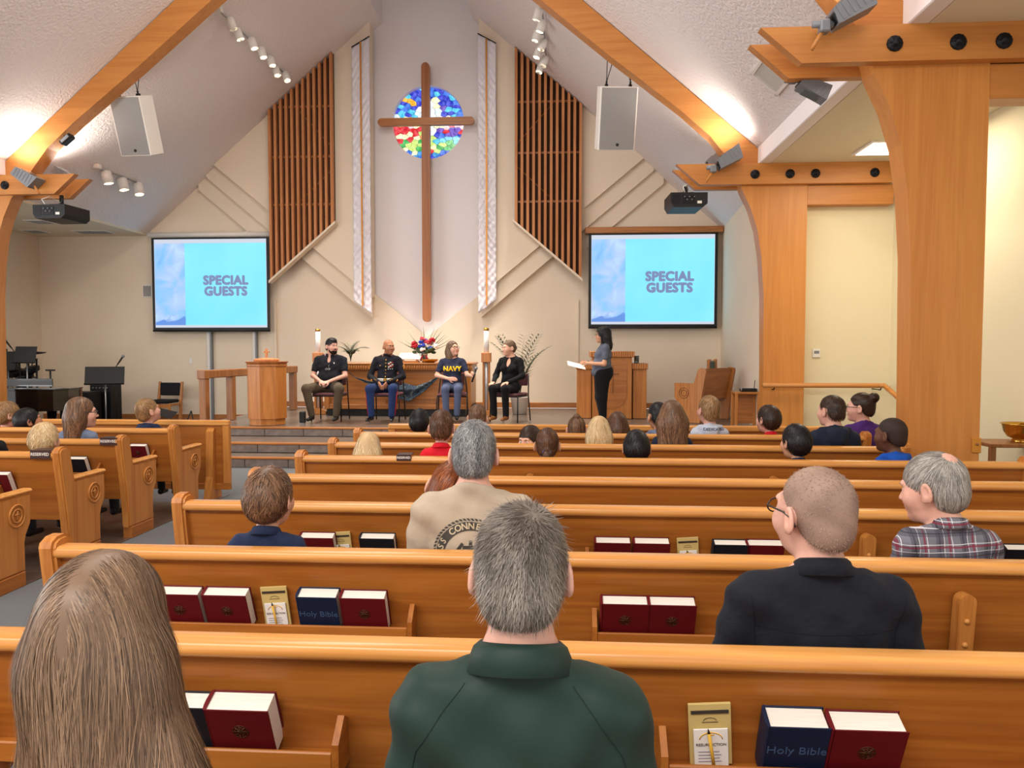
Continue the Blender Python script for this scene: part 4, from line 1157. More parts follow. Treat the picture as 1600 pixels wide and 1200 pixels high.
# stacking chairs on the stage
def stack_chair(label, pos, rz, grp='stacking chairs of the guests'):
    t = thing('stacking_chair', label, 'chair', pos, rz, grp)
    # local: sitter faces +y
    for s in (-1, 1):
        MB().tube([(s*.25, .24, 0), (s*.245, .22, .43)], .011, 8).build('leg', M_BLKMETAL, t)
        MB().tube([(s*.25, -.26, 0), (s*.24, -.20, .43), (s*.22, -.25, .62), (s*.20, -.285, .79)], .011, 8).build('back_leg', M_BLKMETAL, t)
        MB().tube([(s*.245, .22, .42), (s*.24, -.20, .42)], .010, 8).build('side_rail', M_BLKMETAL, t)
    MB().tube([(-.245, .22, .42), (.245, .22, .42)], .010, 8).build('front_rail', M_BLKMETAL, t)
    MB().box((-.235, -.21, .425), (.235, .25, .475), .02).build('seat', M_CUSH, t)
    MB().box((-.19, -.300, .58), (.19, -.265, .79), .015).build('backrest', M_CUSH, t)
    return t
# pulpit
def pulpit():
    Y = 13.2; q = at(957, 600, Y); t = thing('pulpit', 'oak pulpit with fluted cap and lower wings at both sides', 'pulpit', (q[0], Y, ZS))
    def X(px): return at(px, 600, Y)[0]-q[0]
    zt = at(957, 549, Y)[2]-ZS; zw = at(957, 568, Y)[2]-ZS
    def fl(x0, x1, y, z0, z1, nm):
        w = .030; n = max(2, int((x1-x0)/.036)); me = None
        for i in range(n):
            x = x0+w/2+(x1-x0-w)*i/(n-1)
            if me is None: o = MB().box((-.013, -.014, z0), (.013, .004, z1), .004).build(nm, M_OAK, t); me = o.data
            else: o = bpy.data.objects.new(nm, me); link(o, t)
            o.location = (x, y, 0)
    for a, b in ((900, 926), (988, 1013)):
        MB().box((X(a)+.02, .08, 0), (X(b)-.02, .62, zw-.10), .004).build('wing', M_OAK, t)
        MB().box((X(a), .05, zw-.10), (X(b), .66, zw), .006).build('wing_cap', M_OAKX, t); fl(X(a), X(b), .05, zw-.095, zw-.005, 'flute')
    xa, xb = X(922), X(991)
    MB().box((xa+.04, .0, 0), (xb-.04, .70, zt-.10), .006).build('tower', M_OAK, t)
    MB().box((xa, -.04, zt-.10), (xb, .74, zt), .006).build('tower_cap', M_OAKX, t); fl(xa, xb, -.04, zt-.095, zt-.005, 'flute')
    # raised arch-shaped panel with an incised cross
    w = (xb-xa)/2-.10; pts = [(-w*.9, -.012, zt-.16), (w*.9, -.012, zt-.16)]
    for k in range(13):
        a = math.pi*k/12; pts.append((w*.9*math.cos(a), -.012, .42-w*.9*math.sin(a)))
    cxp = (xa+xb)/2
    MB().prism([(p[0]+cxp, p[1], p[2]) for p in pts], (0, .014, 0)).build('raised_panel', M_OAKX, t)
    MB().box((cxp-.012, -.03, .45), (cxp+.012, -.011, .92), .003).box((cxp-.11, -.028, .76), (cxp+.11, -.011, .785), .003).build('panel_cross', M_DARKOAK, t)
    return t, q, Y, zw, X
PU, PQ, PY, PZW, PX = pulpit()
t = thing('water_glass', 'clear drinking glass on the pulpit wing', 'glass', (PQ[0]+PX(997), PY+.3, ZS+PZW))
MB().lathe([(.04, 0), (.045, .13), (.042, .13), (.037, .01), (0, .01)], 18).build('glass', M_GLASS, t); MB().lathe([(0, .012), (.036, .012), (.039, .07), (0, .07)], 14).build('water', M_GLASS, t)
# clergy bench with its table
def bench():
    p = stage_pt(1146, 660); p = (p[0]-.22, p[1]+.2, p[2]); t = thing('clergy_bench', 'carved oak clergy bench with sage cushion by the right post', 'bench', p, math.radians(52))
    s = .97
    for x in (-.5, .5):
        pr = [(.04, 0), (.46, 0), (.46, .30), (.52, .42), (.52, .66), (.16, .66), (.08, .90), (.03, .92), (-.05, .90), (-.06, .86), (.02, .4)]
        MB().prism([(x-.03, y*s, z*s) for y, z in pr], (.06, 0, 0)).build('end_panel', M_OAK, t)
    MB().prism([(-.47, -.03, .88), (-.47, 0, .88), (-.47, .11, .36), (-.47, .08, .36)], (.94, 0, 0)).build('backrest', M_OAKX, t)
    MB().box((-.47, .08, .38), (.47, .50, .42)).build('seat', M_OAKX, t); MB().box((-.46, .10, .42), (.46, .50, .48), .02).build('cushion', M_SAGE, t)
    b = MB()
    for r in (.085, .05): b.tube([(-.534, .33+r*math.cos(a), .48+r*math.sin(a)) for a in np.linspace(0, 2*math.pi, 22)], .006, 5, caps=False)
    b.build('medallion', M_DARKOAK, t)
    for k, x in enumerate((1126, 1138)):
        q = at(x, 597, 14.4); c = thing('choir_chair', ['sage cushioned chair back left of a pair behind the clergy bench', 'sage cushioned chair back touching the clergy bench'][k], 'chair', (q[0]-.40, 14.2+.62*k, ZS), math.radians(65), 'choir chairs')
        for sx in (-1, 1):
            MB().box((sx*.22-.02, -.22, 0), (sx*.22+.02, -.17, 1.0), .006).build('back_post', M_OAK, c); MB().box((sx*.22-.02, .20, 0), (sx*.22+.02, .24, .42), .006).build('leg', M_OAK, c)
        MB().box((-.21, -.21, .60), (.21, -.165, .97), .015).build('backrest', M_SAGE, c); MB().box((-.22, -.2, .40), (.22, .24, .47), .02).build('seat', M_SAGE, c)
    p = stage_pt(1164, 668); tt = thing('side_table', 'small open oak table in front of the clergy bench', 'table', p)
    MB().box((-.19, -.15, .52), (.19, .15, .55), .004).build('table_top', M_OAK, tt)
    for sx in (-1, 1):
        for sy in (-1, 1): MB().box((sx*.165-.02, sy*.13-.02, 0), (sx*.165+.02, sy*.13+.02, .52), .003).build('leg', M_OAK, tt)
    MB().box((-.15, .12, .05), (.15, .13, .52)).build('back_panel', M_OAKX, tt)
    r = thing('remote_case', 'black microphone receiver lying on the small oak table', 'device', (p[0]+.04, p[1], p[2]+.55))
    MB().box((-.12, -.06, 0), (.12, .06, .05), .01).build('case', M_BLACK, r); MB().tube([(.10, .04, .05), (.11, .05, .17)], .006, 6).build('antenna', M_BLACK, r); MB().lathe([(.03, 0), (.03, .02), (0, .02)], 12, M=Matrix.Translation((-.12, -.03, .03)) @ Matrix.Rotation(math.pi/2, 4, 'Y')).build('knob', M_STEEL, r)
bench()
# handrail along the aisle end wall and down the right wall
def handrail():
    a = at(1192, 602, 10.72); b = at(1382, 604, 10.72); c = atx(1420, 636, 4.42)
    t = thing('handrail', 'round oak handrail bending down along the right aisle wall', 'railing', a)
    A = [Vector(v)-Vector(a) for v in (a, b, c)]
    A[1].z = 0.0
    MB().tube([A[0], A[1]-Vector((.08, 0, 0)), A[1], A[1]+(A[2]-A[1])*.06, A[2]], .033, 10).build('rail', M_GLUX, t)
    for u in (.1, .98):
        w = A[0]+(A[1]-A[0])*u; MB().tube([w, w+Vector((0, .05, -.06)), w+Vector((0, .13 if u < .5 else .33, -.06))], .009, 6).build('bracket', M_BLKMETAL, t)
    e = A[1]+(A[2]-A[1])*.3; MB().tube([e, e+Vector((.05, 0, -.07)), e+Vector((.14, 0, -.07))], .009, 6).build('bracket', M_BLKMETAL, t)
handrail()
# brass bowl on a small table by the right wall
q = at(1596, 690, 7.7)
t = thing('bowl_table', 'plain oak side table by the right wall carrying a brass bowl', 'table', (q[0]-.10, 7.7, 0)); TZ = q[2]
MB().box((-.30, -.22, TZ-.035), (.30, .22, TZ), .004).build('table_top', M_DARKOAK, t)
for sx in (-1, 1):
    for sy in (-1, 1): MB().box((sx*.275-.025, sy*.195-.025, 0), (sx*.275+.025, sy*.195+.025, TZ-.035), .003).build('leg', M_DARKOAK, t)
t = thing('brass_bowl', 'polished brass bowl on the side table at the right edge', 'bowl', (q[0]+.0, 7.68, TZ))
MB().lathe([(.10, 0), (.105, .01), (.085, .03), (.13, .05), (.165, .10), (.18, .165), (.195, .175), (.19, .178), (.172, .165), (.155, .10), (.12, .06), (0, .045)], 36).build('bowl', M_GOLD, t)
# black bluetooth speaker at the stage edge, guitar stand
p = stage_pt(473, 662)
t = thing('stage_monitor', 'small black upright speaker on the stage edge', 'speaker', p); MB().box((-.045, -.04, .015), (.045, .04, .20), .012).build('body', M_BLACK, t); MB().box((-.035, -.035, 0), (.035, .035, .016)).build('base', M_STEEL, t)
# ---------------------------------------------------------------- alcove: piano, drums, stands
def piano():
    p = (at(52, 640, 12.2)[0], 11.45, ZA); t = thing('grand_piano', 'black lacquered grand piano with closed lid in the left alcove', 'piano', p)
    def outline(k=1.0):
        pts = [(-1.05, 0), (.62, 0)]
        for (x, y) in ((.80, .10), (.92, .30), (.95, .52), (.88, .72), (.70, .88), (.40, .98), (.05, 1.10), (-.35, 1.38), (-.70, 1.5), (-1.05, 1.5)): pts.append((x, y))
        return [(-.1+(x+.1)*k, .7+(y-.7)*k) for x, y in pts]
    MB().prism([(x, y, .50) for x, y in outline()], (0, 0, .32)).build('rim', M_GLOSSBLK, t)
    MB().prism([(x, y, .825) for x, y in outline(1.01)], (0, 0, .025)).build('lid', M_GLOSSBLK, t)
    for x, y in ((-.85, .2), (.6, .35), (-.6, 1.25)): MB().lathe([(.06, 0), (.07, .1), (.055, .2), (.075, .5), (0, .5)], 12, c=(x, y, 0)).build('leg', M_GLOSSBLK, t)
    MB().box((-1.0, .6, .86), (.45, .62, .99), .004).build('music_desk', M_GLOSSBLK, t)
    MB().tube([(-.2, .6, .05), (-.2, .6, .5)], .02, 8).box((-.32, .5, .03), (-.08, .66, .07), .01).build('pedal_lyre', M_GLOSSBLK, t)
    m = MB().tube([(.35, .7, .85), (.35, .7, 1.12)], .014, 6).tube([(.27, .7, 1.125), (.43, .7, 1.125)], .014, 6).build('lid_prop', M_BLKMETAL, t)
    MB().box((.30, .02, .848), (.88, .30, .855)).build('paper_sheet', M_GREY, t)  # thin grey slab draws the pale reflection on the closed lid
piano()
def music_stand(label, base, ztop, w, h, tilt, rz=0):
    t = thing('music_stand', label, 'music stand', base, rz, 'black music stands')
    M = Matrix.Translation((0, 0, ztop-h*.5)) @ Matrix.Rotation(math.radians(tilt), 4, 'X')
    MB().box((-w/2, -.006, -h/2), (w/2, .006, h/2), .003, M).build('desk', M_BLACK, t)
    MB().box((-w/2, -.07, -h/2-.008), (w/2, .0, -h/2+.004), .002, M).build('ledge', M_BLACK, t)
    MB().tube([(0, .03, .05), (0, .03, ztop-h*.55)], .012, 8).build('pole', M_STEEL, t)
    for k in range(3):
        a = k*2*math.pi/3+.5; MB().tube([(0, .03, .12), (.26*math.cos(a), .03+.26*math.sin(a), .01)], .009, 6).build('leg', M_BLKMETAL, t)
def mic_stand(label, base, ztop, tip, rz=0):
    t = thing('microphone_stand', label, 'microphone', base, rz, 'microphone stands')
    MB().tube([(0, 0, .02), (0, 0, ztop)], .010, 8).build('pole', M_BLKMETAL, t); MB().lathe([(.14, 0), (.14, .02), (0, .03)], 20).build('base', M_BLKMETAL, t)
    d = Vector(tip); MB().tube([(-d.x*.3, 0, ztop-d.z*.3), tuple(Vector((0, 0, ztop))+d)], .008, 6).build('boom', M_BLKMETAL, t)
    e = Vector((0, 0, ztop))+d; dn = d.normalized()
    m = MB().tube([e-dn*.02, e+dn*.14], [.012, .017], 10).build('microphone', M_BLACK, t); MB().ball(tuple(e+dn*.155), .027, 10, 8).build('grille', M_GREY, m)
q = at(165, 640, 12.5); zt = at(160, 572, 12.5)[2]-ZA
music_stand('wide black music stand before the amplifier', (q[0], 12.5, ZA), zt, .60, .32, -22, math.radians(24))
q = at(178, 640, 12.9); mic_stand('microphone rising behind the wide music stand', (q[0]+.02, 12.95, ZA), at(178, 574, 12.95)[2]-ZA, (.05, 0, .07))
q = at(172, 640, 14.6); t = thing('guitar_amplifier', 'tall black amplifier cabinet against the alcove wall', 'amplifier', (q[0], 14.3, ZA))
zt = at(170, 600, 14.3)[2]-ZA
MB().box((-.22, 0, 0), (.22, .35, zt), .015).build('cabinet', M_BLACK, t); MB().box((-.19, -.008, .05), (.19, .002, zt-.14), .004).build('grille', M_BLKMETAL, t); MB().box((-.19, -.01, zt-.12), (.19, .0, zt-.03), .003).build('control_panel', M_BLKMETAL, t)
for k in range(5): MB().lathe([(.014, 0), (.012, .02), (0, .02)], 8, M=Matrix.Translation((-.14+k*.07, -.01, zt-.075)) @ Matrix.Rotation(math.pi/2, 4, 'X')).build('knob', M_STEEL, t)
q = at(140, 640, 14.0); t = thing('keyboard_speaker', 'dark grey sloped keyboard speaker next to the amplifier', 'speaker', (q[0]-.14, 13.75, ZA))
zt = at(140, 612, 13.9)[2]-ZA; MB().prism([(-.28, 0, 0), (.28, 0, 0), (.28, 0, zt), (-.20, 0, zt), (-.28, 0, zt-.12)], (0, .4, 0)).build('cabinet', M_BLKMETAL, t); MB().box((-.22, -.01, .06), (.24, .001, zt-.14), .004).build('grille', plain('dark_grey_cloth', (70, 72, 76), .9, .1), t)
def drums():
    q = at(34, 610, 13.5); t = thing('electronic_drum_kit', 'black electronic drum kit behind the piano', 'drum kit', (q[0], 13.4, ZA))
    def P(px, py, dy=0.0):
        v = at(px, py, 13.4+dy); return (v[0]-q[0], dy, v[2]-ZA)
    for px, dy in ((10, .0), (28, .3), (44, .25), (57, -.05)): MB().tube([(P(px, 600, dy)[0], dy, 0), P(px, 545 if px < 30 else 560, dy)], .017, 8).build('rack_leg', M_BLKMETAL, t)
    MB().tube([P(8, 590), P(35, 588, .3), P(58, 590)], .016, 8).build('rack_bar', M_BLKMETAL, t)
    for px, py, r in ((22, 580, .15), (40, 586, .13), (46, 577, .12), (14, 571, .14), (34, 600, .16), (52, 574, .10)):
        M = Matrix.Translation(P(px, py, .1)) @ Matrix.Rotation(math.radians(18), 4, 'X')
        d = MB().lathe([(r*.8, -.07), (r, -.05), (r, 0), (r*.93, .012), (0, .012)], 22, M=M).build('drum_pad', M_BLACK, t); MB().lathe([(r*1.03, -.012), (r*1.03, .008), (r*.95, .016)], 22, M=M).build('rim', M_BLKMETAL, d)
    M = Matrix.Translation(P(56, 552, .2)) @ Matrix.Rotation(math.radians(8), 4, 'X'); MB().lathe([(.17, 0), (.17, .006), (.04, .025), (0, .045)], 24, M=M).build('cymbal', M_BLKMETAL, t)
    MB().tube([P(49, 600, .2), P(50, 570, .2), P(56, 553, .2)], .010, 6).build('cymbal_arm', M_BLKMETAL, t)
    rg = random.Random(4)
    for k in range(7):
        a = P(rg.uniform(8, 50), rg.uniform(568, 592), .1); b = P(rg.uniform(15, 62), rg.uniform(575, 605), .1); mid = [(a[i]+b[i])/2 for i in range(3)]; mid[2] -= .15
        MB().tube([a, tuple(mid), b], .006, 5).build('cable', M_BLACK, t)
    MB().lathe([(.0, 0), (.2, 0), (.2, .32), (0, .32)], 20, M=Matrix.Translation((P(34, 606)[0], -.1, .24)) @ Matrix.Rotation(math.pi/2, 4, 'X')).build('kick_drum', M_BLACK, t)
    MB().box((P(44, 600)[0]-.2, -.2, 0), (P(44, 600)[0]+.05, -.05, .05)).build('kick_pedal', M_STEEL, t)
drums()
q = at(38, 600, 13.0); music_stand('upright black music stand over the drum kit', (q[0], 13.05, ZA), at(38, 541, 13.05)[2]-ZA, .40, .30, -14)
q = at(14, 600, 13.2); music_stand('black music stand at the left picture edge by the post', (q[0]-.03, 13.2, ZA), at(14, 549, 13.2)[2]-ZA, .36, .34, -10)
q = at(32, 600, 13.18); mic_stand('boom microphone slanting up over the drums', (q[0], 13.18, ZA), at(32, 560, 13.18)[2]-ZA, (-.16, 0, .20))
# wooden chair by the alcove wall
q = at(259, 640, 14.9)
t = thing('wooden_armchair', 'oak chair with black cushions by the alcove wall', 'chair', (q[0], 14.85, ZA), math.radians(178))
zb = at(259, 597, 14.9)[2]-ZA; k = zb/.86
for s in (-1, 1):
    MB().prism([(s*.235-.022, -.20, 0), (s*.235-.022, -.15, 0), (s*.235-.022, -.18, .45*k), (s*.235-.022, -.25, .86*k), (s*.235-.022, -.29, .86*k), (s*.235-.022, -.235, .45*k)], (.044, 0, 0)).build('back_post', M_OAK, t)
    MB().box((s*.235-.022, .20, 0), (s*.235+.022, .245, .42*k), .005).build('leg', M_OAK, t)
    MB().box((s*.235-.02, -.18, .36*k), (s*.235+.02, .24, .41*k), .005).build('side_rail', M_OAK, t)
MB().box((-.215, -.20, .42*k), (.215, .26, .49*k), .025).build('seat', M_BLKCUSH, t); MB().box((-.215, -.27, .56*k), (.215, -.22, .84*k), .02).build('backrest', M_BLKCUSH, t)
MB().box((-.22, .215, .33*k), (.22, .24, .41*k)).build('front_rail', M_OAK, t)
q = at(299, 650, 13.5); t = thing('guitar_stand', 'small black folding guitar stand in the alcove', 'guitar stand', (q[0], 13.5, ZA)); zt = at(299, 642, 13.5)[2]-ZA
for s in (-1, 1): MB().tube([(0, 0, zt), (s*.12, -.08, 0)], .012, 6).build('leg', M_BLACK, t); MB().tube([(s*.08, -.05, zt*.35), (s*.10, -.18, zt*.35), (s*.10, -.2, zt*.45)], .010, 6).build('arm', M_BLACK, t)
MB().tube([(0, 0, zt), (0, .15, 0)], .012, 6).build('back_leg', M_BLACK, t)
# ================================================================ figures: smooth-blended solids
def smin(a, b, k):
    h = np.maximum(k-np.abs(a-b), 0.0)/k
    return np.minimum(a, b)-h*h*k*.25
class Solid:
    """list of primitives blended into one surface"""
    def __init__(s): s.p = []; s.cuts = []
    def ell(s, c, r, k=.03, R=None, sub=False, off=0.0):
        s.p.append(['e', np.array(c, float), np.array(r, float)+off, None if R is None else np.array(R, float), k, sub]); return s
    def cap(s, a, b, ra, rb, k=.03, sub=False, off=0.0):
        s.p.append(['c', np.array(a, float), np.array(b, float), ra+off, rb+off, k, sub]); return s
    def cut(s, n, d):
        """remove where n.p > d"""
        s.cuts.append((np.array(n, float), d)); return s
    def moved(s, M):
        o = Solid(); A = np.array(M.to_3x3()); T = np.array(M.translation); sc = abs(np.linalg.det(A))**(1/3); Rr = A/sc
        for p in s.p:
            if p[0] == 'e':
                R0 = np.eye(3) if p[3] is None else p[3]
                o.p.append(['e', A @ p[1]+T, p[2]*sc, Rr @ R0, p[4]*sc, p[5]])
            else: o.p.append(['c', A @ p[1]+T, A @ p[2]+T, p[3]*sc, p[4]*sc, p[5]*sc, p[6]])
        return o
    def plus(s, o): s.p += o.p; return s
    @staticmethod
    def dist(p, P):
        if p[0] == 'e':
            Q = P-p[1].astype(P.dtype)
            if p[3] is not None: Q = Q @ p[3].astype(P.dtype)
            r = p[2].astype(P.dtype); q1 = Q/r; q2 = q1/r
            k0 = np.sqrt((q1*q1).sum(-1)); k1 = np.sqrt((q2*q2).sum(-1))+1e-9
            return k0*(k0-1.0)/k1
        a, b = p[1].astype(P.dtype), p[2].astype(P.dtype); ba = b-a; L2 = float(ba @ ba)+1e-12
        Q = P-a; t = np.clip((Q @ ba)/L2, 0, 1)
        D = Q-t[..., None]*ba
        return np.sqrt((D*D).sum(-1))-(p[3]+(p[4]-p[3])*t)
    def bounds(s):
        lo = np.full(3, 1e9); hi = -lo
        for p in s.p:
            if p[0] == 'e':
                if p[5]: continue
                m = p[2] if p[3] is None else np.sqrt(((p[3]*p[2])**2).sum(1))
                lo = np.minimum(lo, p[1]-m); hi = np.maximum(hi, p[1]+m)
            else:
                if p[6]: continue
                for q, r in ((p[1], p[3]), (p[2], p[4])): lo = np.minimum(lo, q-r); hi = np.maximum(hi, q+r)
        return lo, hi
    def at(s, P):
        """signed distance at points"""
        F = np.full(P.shape[:-1], 9.0, P.dtype)
        for p in s.p:
            d = s.dist(p, P); k = p[4] if p[0] == 'e' else p[5]; sub = p[-1]
            F = -smin(-F, d, k) if sub else smin(F, d, k)
        for n, d in s.cuts: F = np.maximum(F, P @ n.astype(P.dtype)-d)
        return F
    def grid(s, X, Y, Z, extra=None):
        X = X.astype(np.float32); Y = Y.astype(np.float32); Z = Z.astype(np.float32)
        F = np.full((len(X), len(Y), len(Z)), 1.0, np.float32)
        for p in s.p:
            k = p[4] if p[0] == 'e' else p[5]; sub = p[-1]; m = k+.03
            if p[0] == 'e':
                e = p[2] if p[3] is None else np.sqrt(((p[3]*p[2])**2).sum(1)); lo, hi = p[1]-e-m, p[1]+e+m
            else: lo = np.minimum(p[1]-p[3], p[2]-p[4])-m; hi = np.maximum(p[1]+p[3], p[2]+p[4])+m
            sl = []
            for ax, A in enumerate((X, Y, Z)): sl.append(slice(int(np.searchsorted(A, lo[ax])), int(np.searchsorted(A, hi[ax]))))
            if any(q.stop <= q.start for q in sl): continue
            P = np.stack(np.meshgrid(X[sl[0]], Y[sl[1]], Z[sl[2]], indexing='ij'), -1)
            d = s.dist(p, P).astype(np.float32); f = F[tuple(sl)]
            F[tuple(sl)] = -smin(-f, d, k) if sub else smin(f, d, k)
        if s.cuts or extra:
            P = np.stack(np.meshgrid(X, Y, Z, indexing='ij'), -1)
            for n, d in s.cuts: F = np.maximum(F, (P @ n.astype(np.float32)-d).astype(np.float32))
            if extra: F = extra(P, F)
        return F
def axis(lo, hi, h, fine=None, hf=None):
    """grid line positions; finer spacing hf inside the interval fine"""
    if fine is None: return np.arange(lo, hi+h, h)
    a, b = max(lo, fine[0]), min(hi, fine[1]); out = []
    if a > lo: n = max(1, int(math.ceil((a-lo)/h))); out += list(np.linspace(lo, a, n, endpoint=False))
    n = max(1, int(math.ceil((b-a)/hf))); out += list(np.linspace(a, b, n, endpoint=False))
    if hi > b: n = max(1, int(math.ceil((hi-b)/h))); out += list(np.linspace(b, hi, n+1))
    else: out.append(b)
    return np.array(out)
def nets(F, X, Y, Z):
    """surface nets on a rectilinear grid"""
    S = F < 0
    c = np.zeros(tuple(n-1 for n in F.shape), np.uint8)
    for i in (0, 1):
        for j in (0, 1):
            for k in (0, 1):
                c += S[i:S.shape[0]-1+i, j:S.shape[1]-1+j, k:S.shape[2]-1+k]
    act = (c > 0) & (c < 8); I = np.argwhere(act); n = len(I)
    idm = np.full(act.shape, -1, np.int32); idm[tuple(I.T)] = np.arange(n)
    crn = [(i, j, k) for i in (0, 1) for j in (0, 1) for k in (0, 1)]
    val = {q: F[I[:, 0]+q[0], I[:, 1]+q[1], I[:, 2]+q[2]] for q in crn}
    acc = np.zeros((n, 3)); cnt = np.zeros(n)
    for q in crn:
        for ax in range(3):
            if q[ax]: continue
            r = list(q); r[ax] = 1; r = tuple(r)
            a, b = val[q], val[r]; m = (a < 0) != (b < 0)
            t = np.where(m, a/np.where(a == b, 1, a-b), 0.0)
            e = np.tile(np.array(q, float), (n, 1)); e[:, ax] = t
            acc += np.where(m[:, None], e, 0); cnt += m
    fr = acc/np.maximum(cnt, 1)[:, None]
    V = np.empty((n, 3))
    for ax, A in enumerate((X, Y, Z)): V[:, ax] = A[I[:, ax]]+fr[:, ax]*(A[I[:, ax]+1]-A[I[:, ax]])
    Q = []
    for ax in range(3):
        sl0 = [slice(None)]*3; sl1 = [slice(None)]*3; sl0[ax] = slice(0, -1); sl1[ax] = slice(1, None)
        a, b = S[tuple(sl0)], S[tuple(sl1)]; E = np.argwhere(a != b)
        o1, o2 = [(1, 2), (2, 0), (0, 1)][ax]
        ok = (E[:, o1] > 0) & (E[:, o2] > 0) & (E[:, o1] < F.shape[o1]-1) & (E[:, o2] < F.shape[o2]-1); E = E[ok]
        if not len(E): continue
        def cell(d1, d2):
            G = E.copy(); G[:, o1] -= d1; G[:, o2] -= d2; return idm[G[:, 0], G[:, 1], G[:, 2]]
        q = np.stack([cell(1, 1), cell(0, 1), cell(0, 0), cell(1, 0)], 1)
        fl = ~a[E[:, 0], E[:, 1], E[:, 2]]
        q[fl] = q[fl][:, ::-1]; Q.append(q)
    Q = np.concatenate(Q); Q = Q[(Q >= 0).all(1)]
    return V, Q
def solid_mesh(name, sd, h, fine=None, hf=None, extra=None, mat=None, pad=.03):
    lo, hi = sd.bounds(); lo = lo-pad; hi = hi+pad
    A = [axis(lo[i], hi[i], h, None if fine is None else fine[i], hf) for i in range(3)]
    F = sd.grid(*A, extra=extra); V, Q = nets(F, *A)
    me = np_mesh(name, V, Q); 
    if mat: me.materials.append(mat)
    return me

# ---------------------------------------------------------------- head
HAIRC = (0, -.012, .025)
def head_solid(female=False, child=False, jaw=1.0):
    s = Solid()
    s.ell((0, -.012, .025), (.076, .097, .088), .02)
    s.ell((0, .03, -.035), (.062, .068, .08), .04)
    j = .044*jaw*(.9 if female else 1.0)
    s.ell((0, .047, -.085), (j, .045, .036), .03)
    s.ell((0, .082, -.103), (.019, .016, .016), .025)
    for x in (-1, 1):
        s.ell((x*.042, .062, -.035), (.026, .03, .03), .03)
        s.ell((x*.031, .108, -.002), (.019, .017, .012), .016, sub=True)
        # ear: shell with a hollow
        R = Matrix.Rotation(x*.35, 3, 'Z') @ Matrix.Rotation(-.15, 3, 'X')
        s.ell((x*.089, -.012, -.012), (.009, .022, .036), .008, R=R); s.ell((x*.095, -.010, -.008), (.006, .011, .018), .006, R=R, sub=True); s.ell((x*.078, -.006, -.012), (.012, .012, .022), .01)
        s.ell((x*.083, .0, -.038), (.007, .010, .012), .01)
    s.ell((0, .086, .022), (.050, .016, .011), .02)
    s.cap((0, .094, .004), (0, .114 if not child else .108, -.034), .007, .0115, .014)
    for x in (-1, 1): s.ell((x*.0125, .103, -.038), (.009, .010, .008), .008)
    s.ell((0, .096, -.064), (.023, .011, .0055), .008); s.ell((0, .095, -.074), (.020, .011, .006), .008)
    s.cap((-.024, .106, -.069), (.024, .106, -.069), .002, .002, .004, sub=True)
    for x in (-1, 1): s.ell((x*.031, .081, -.003), (.0165, .012, .0095), .006)
    return s
L_SHORT = ([-.12, -.09, -.055, -.036, -.03, .02, .03, .055, .075, .11], [-.064, -.063, -.058, -.03, .02, .026, .0, .03, .062, .07])
L_BUZZ = ([-.12, -.09, -.05, -.025, .0, .03, .055, .075, .11], [-.085, -.08, -.062, -.045, -.01, -.01, .03, .060, .066])
L_BALD = ([-.12, -.09, -.05, -.02, .0, .04, .11], [-.06, -.055, -.045, -.02, .02, .2, .2])
L_LONG = ([-.2, -.06, -.02, .02, .05, .08, .11], [-.4, -.3, -.2, -.08, .0, .066, .075])
def cap_solid(off=.012, nape=True, wide=0.0):
    s = Solid(); s.ell((0, -.014, .027), (.0775+off*.45+wide, .098+off*.8, .088+off*1.1), .02)
    if nape: s.ell((0, -.045, -.035), (.064+off*.5+wide, .062+off*.6, .062), .03)
    return s
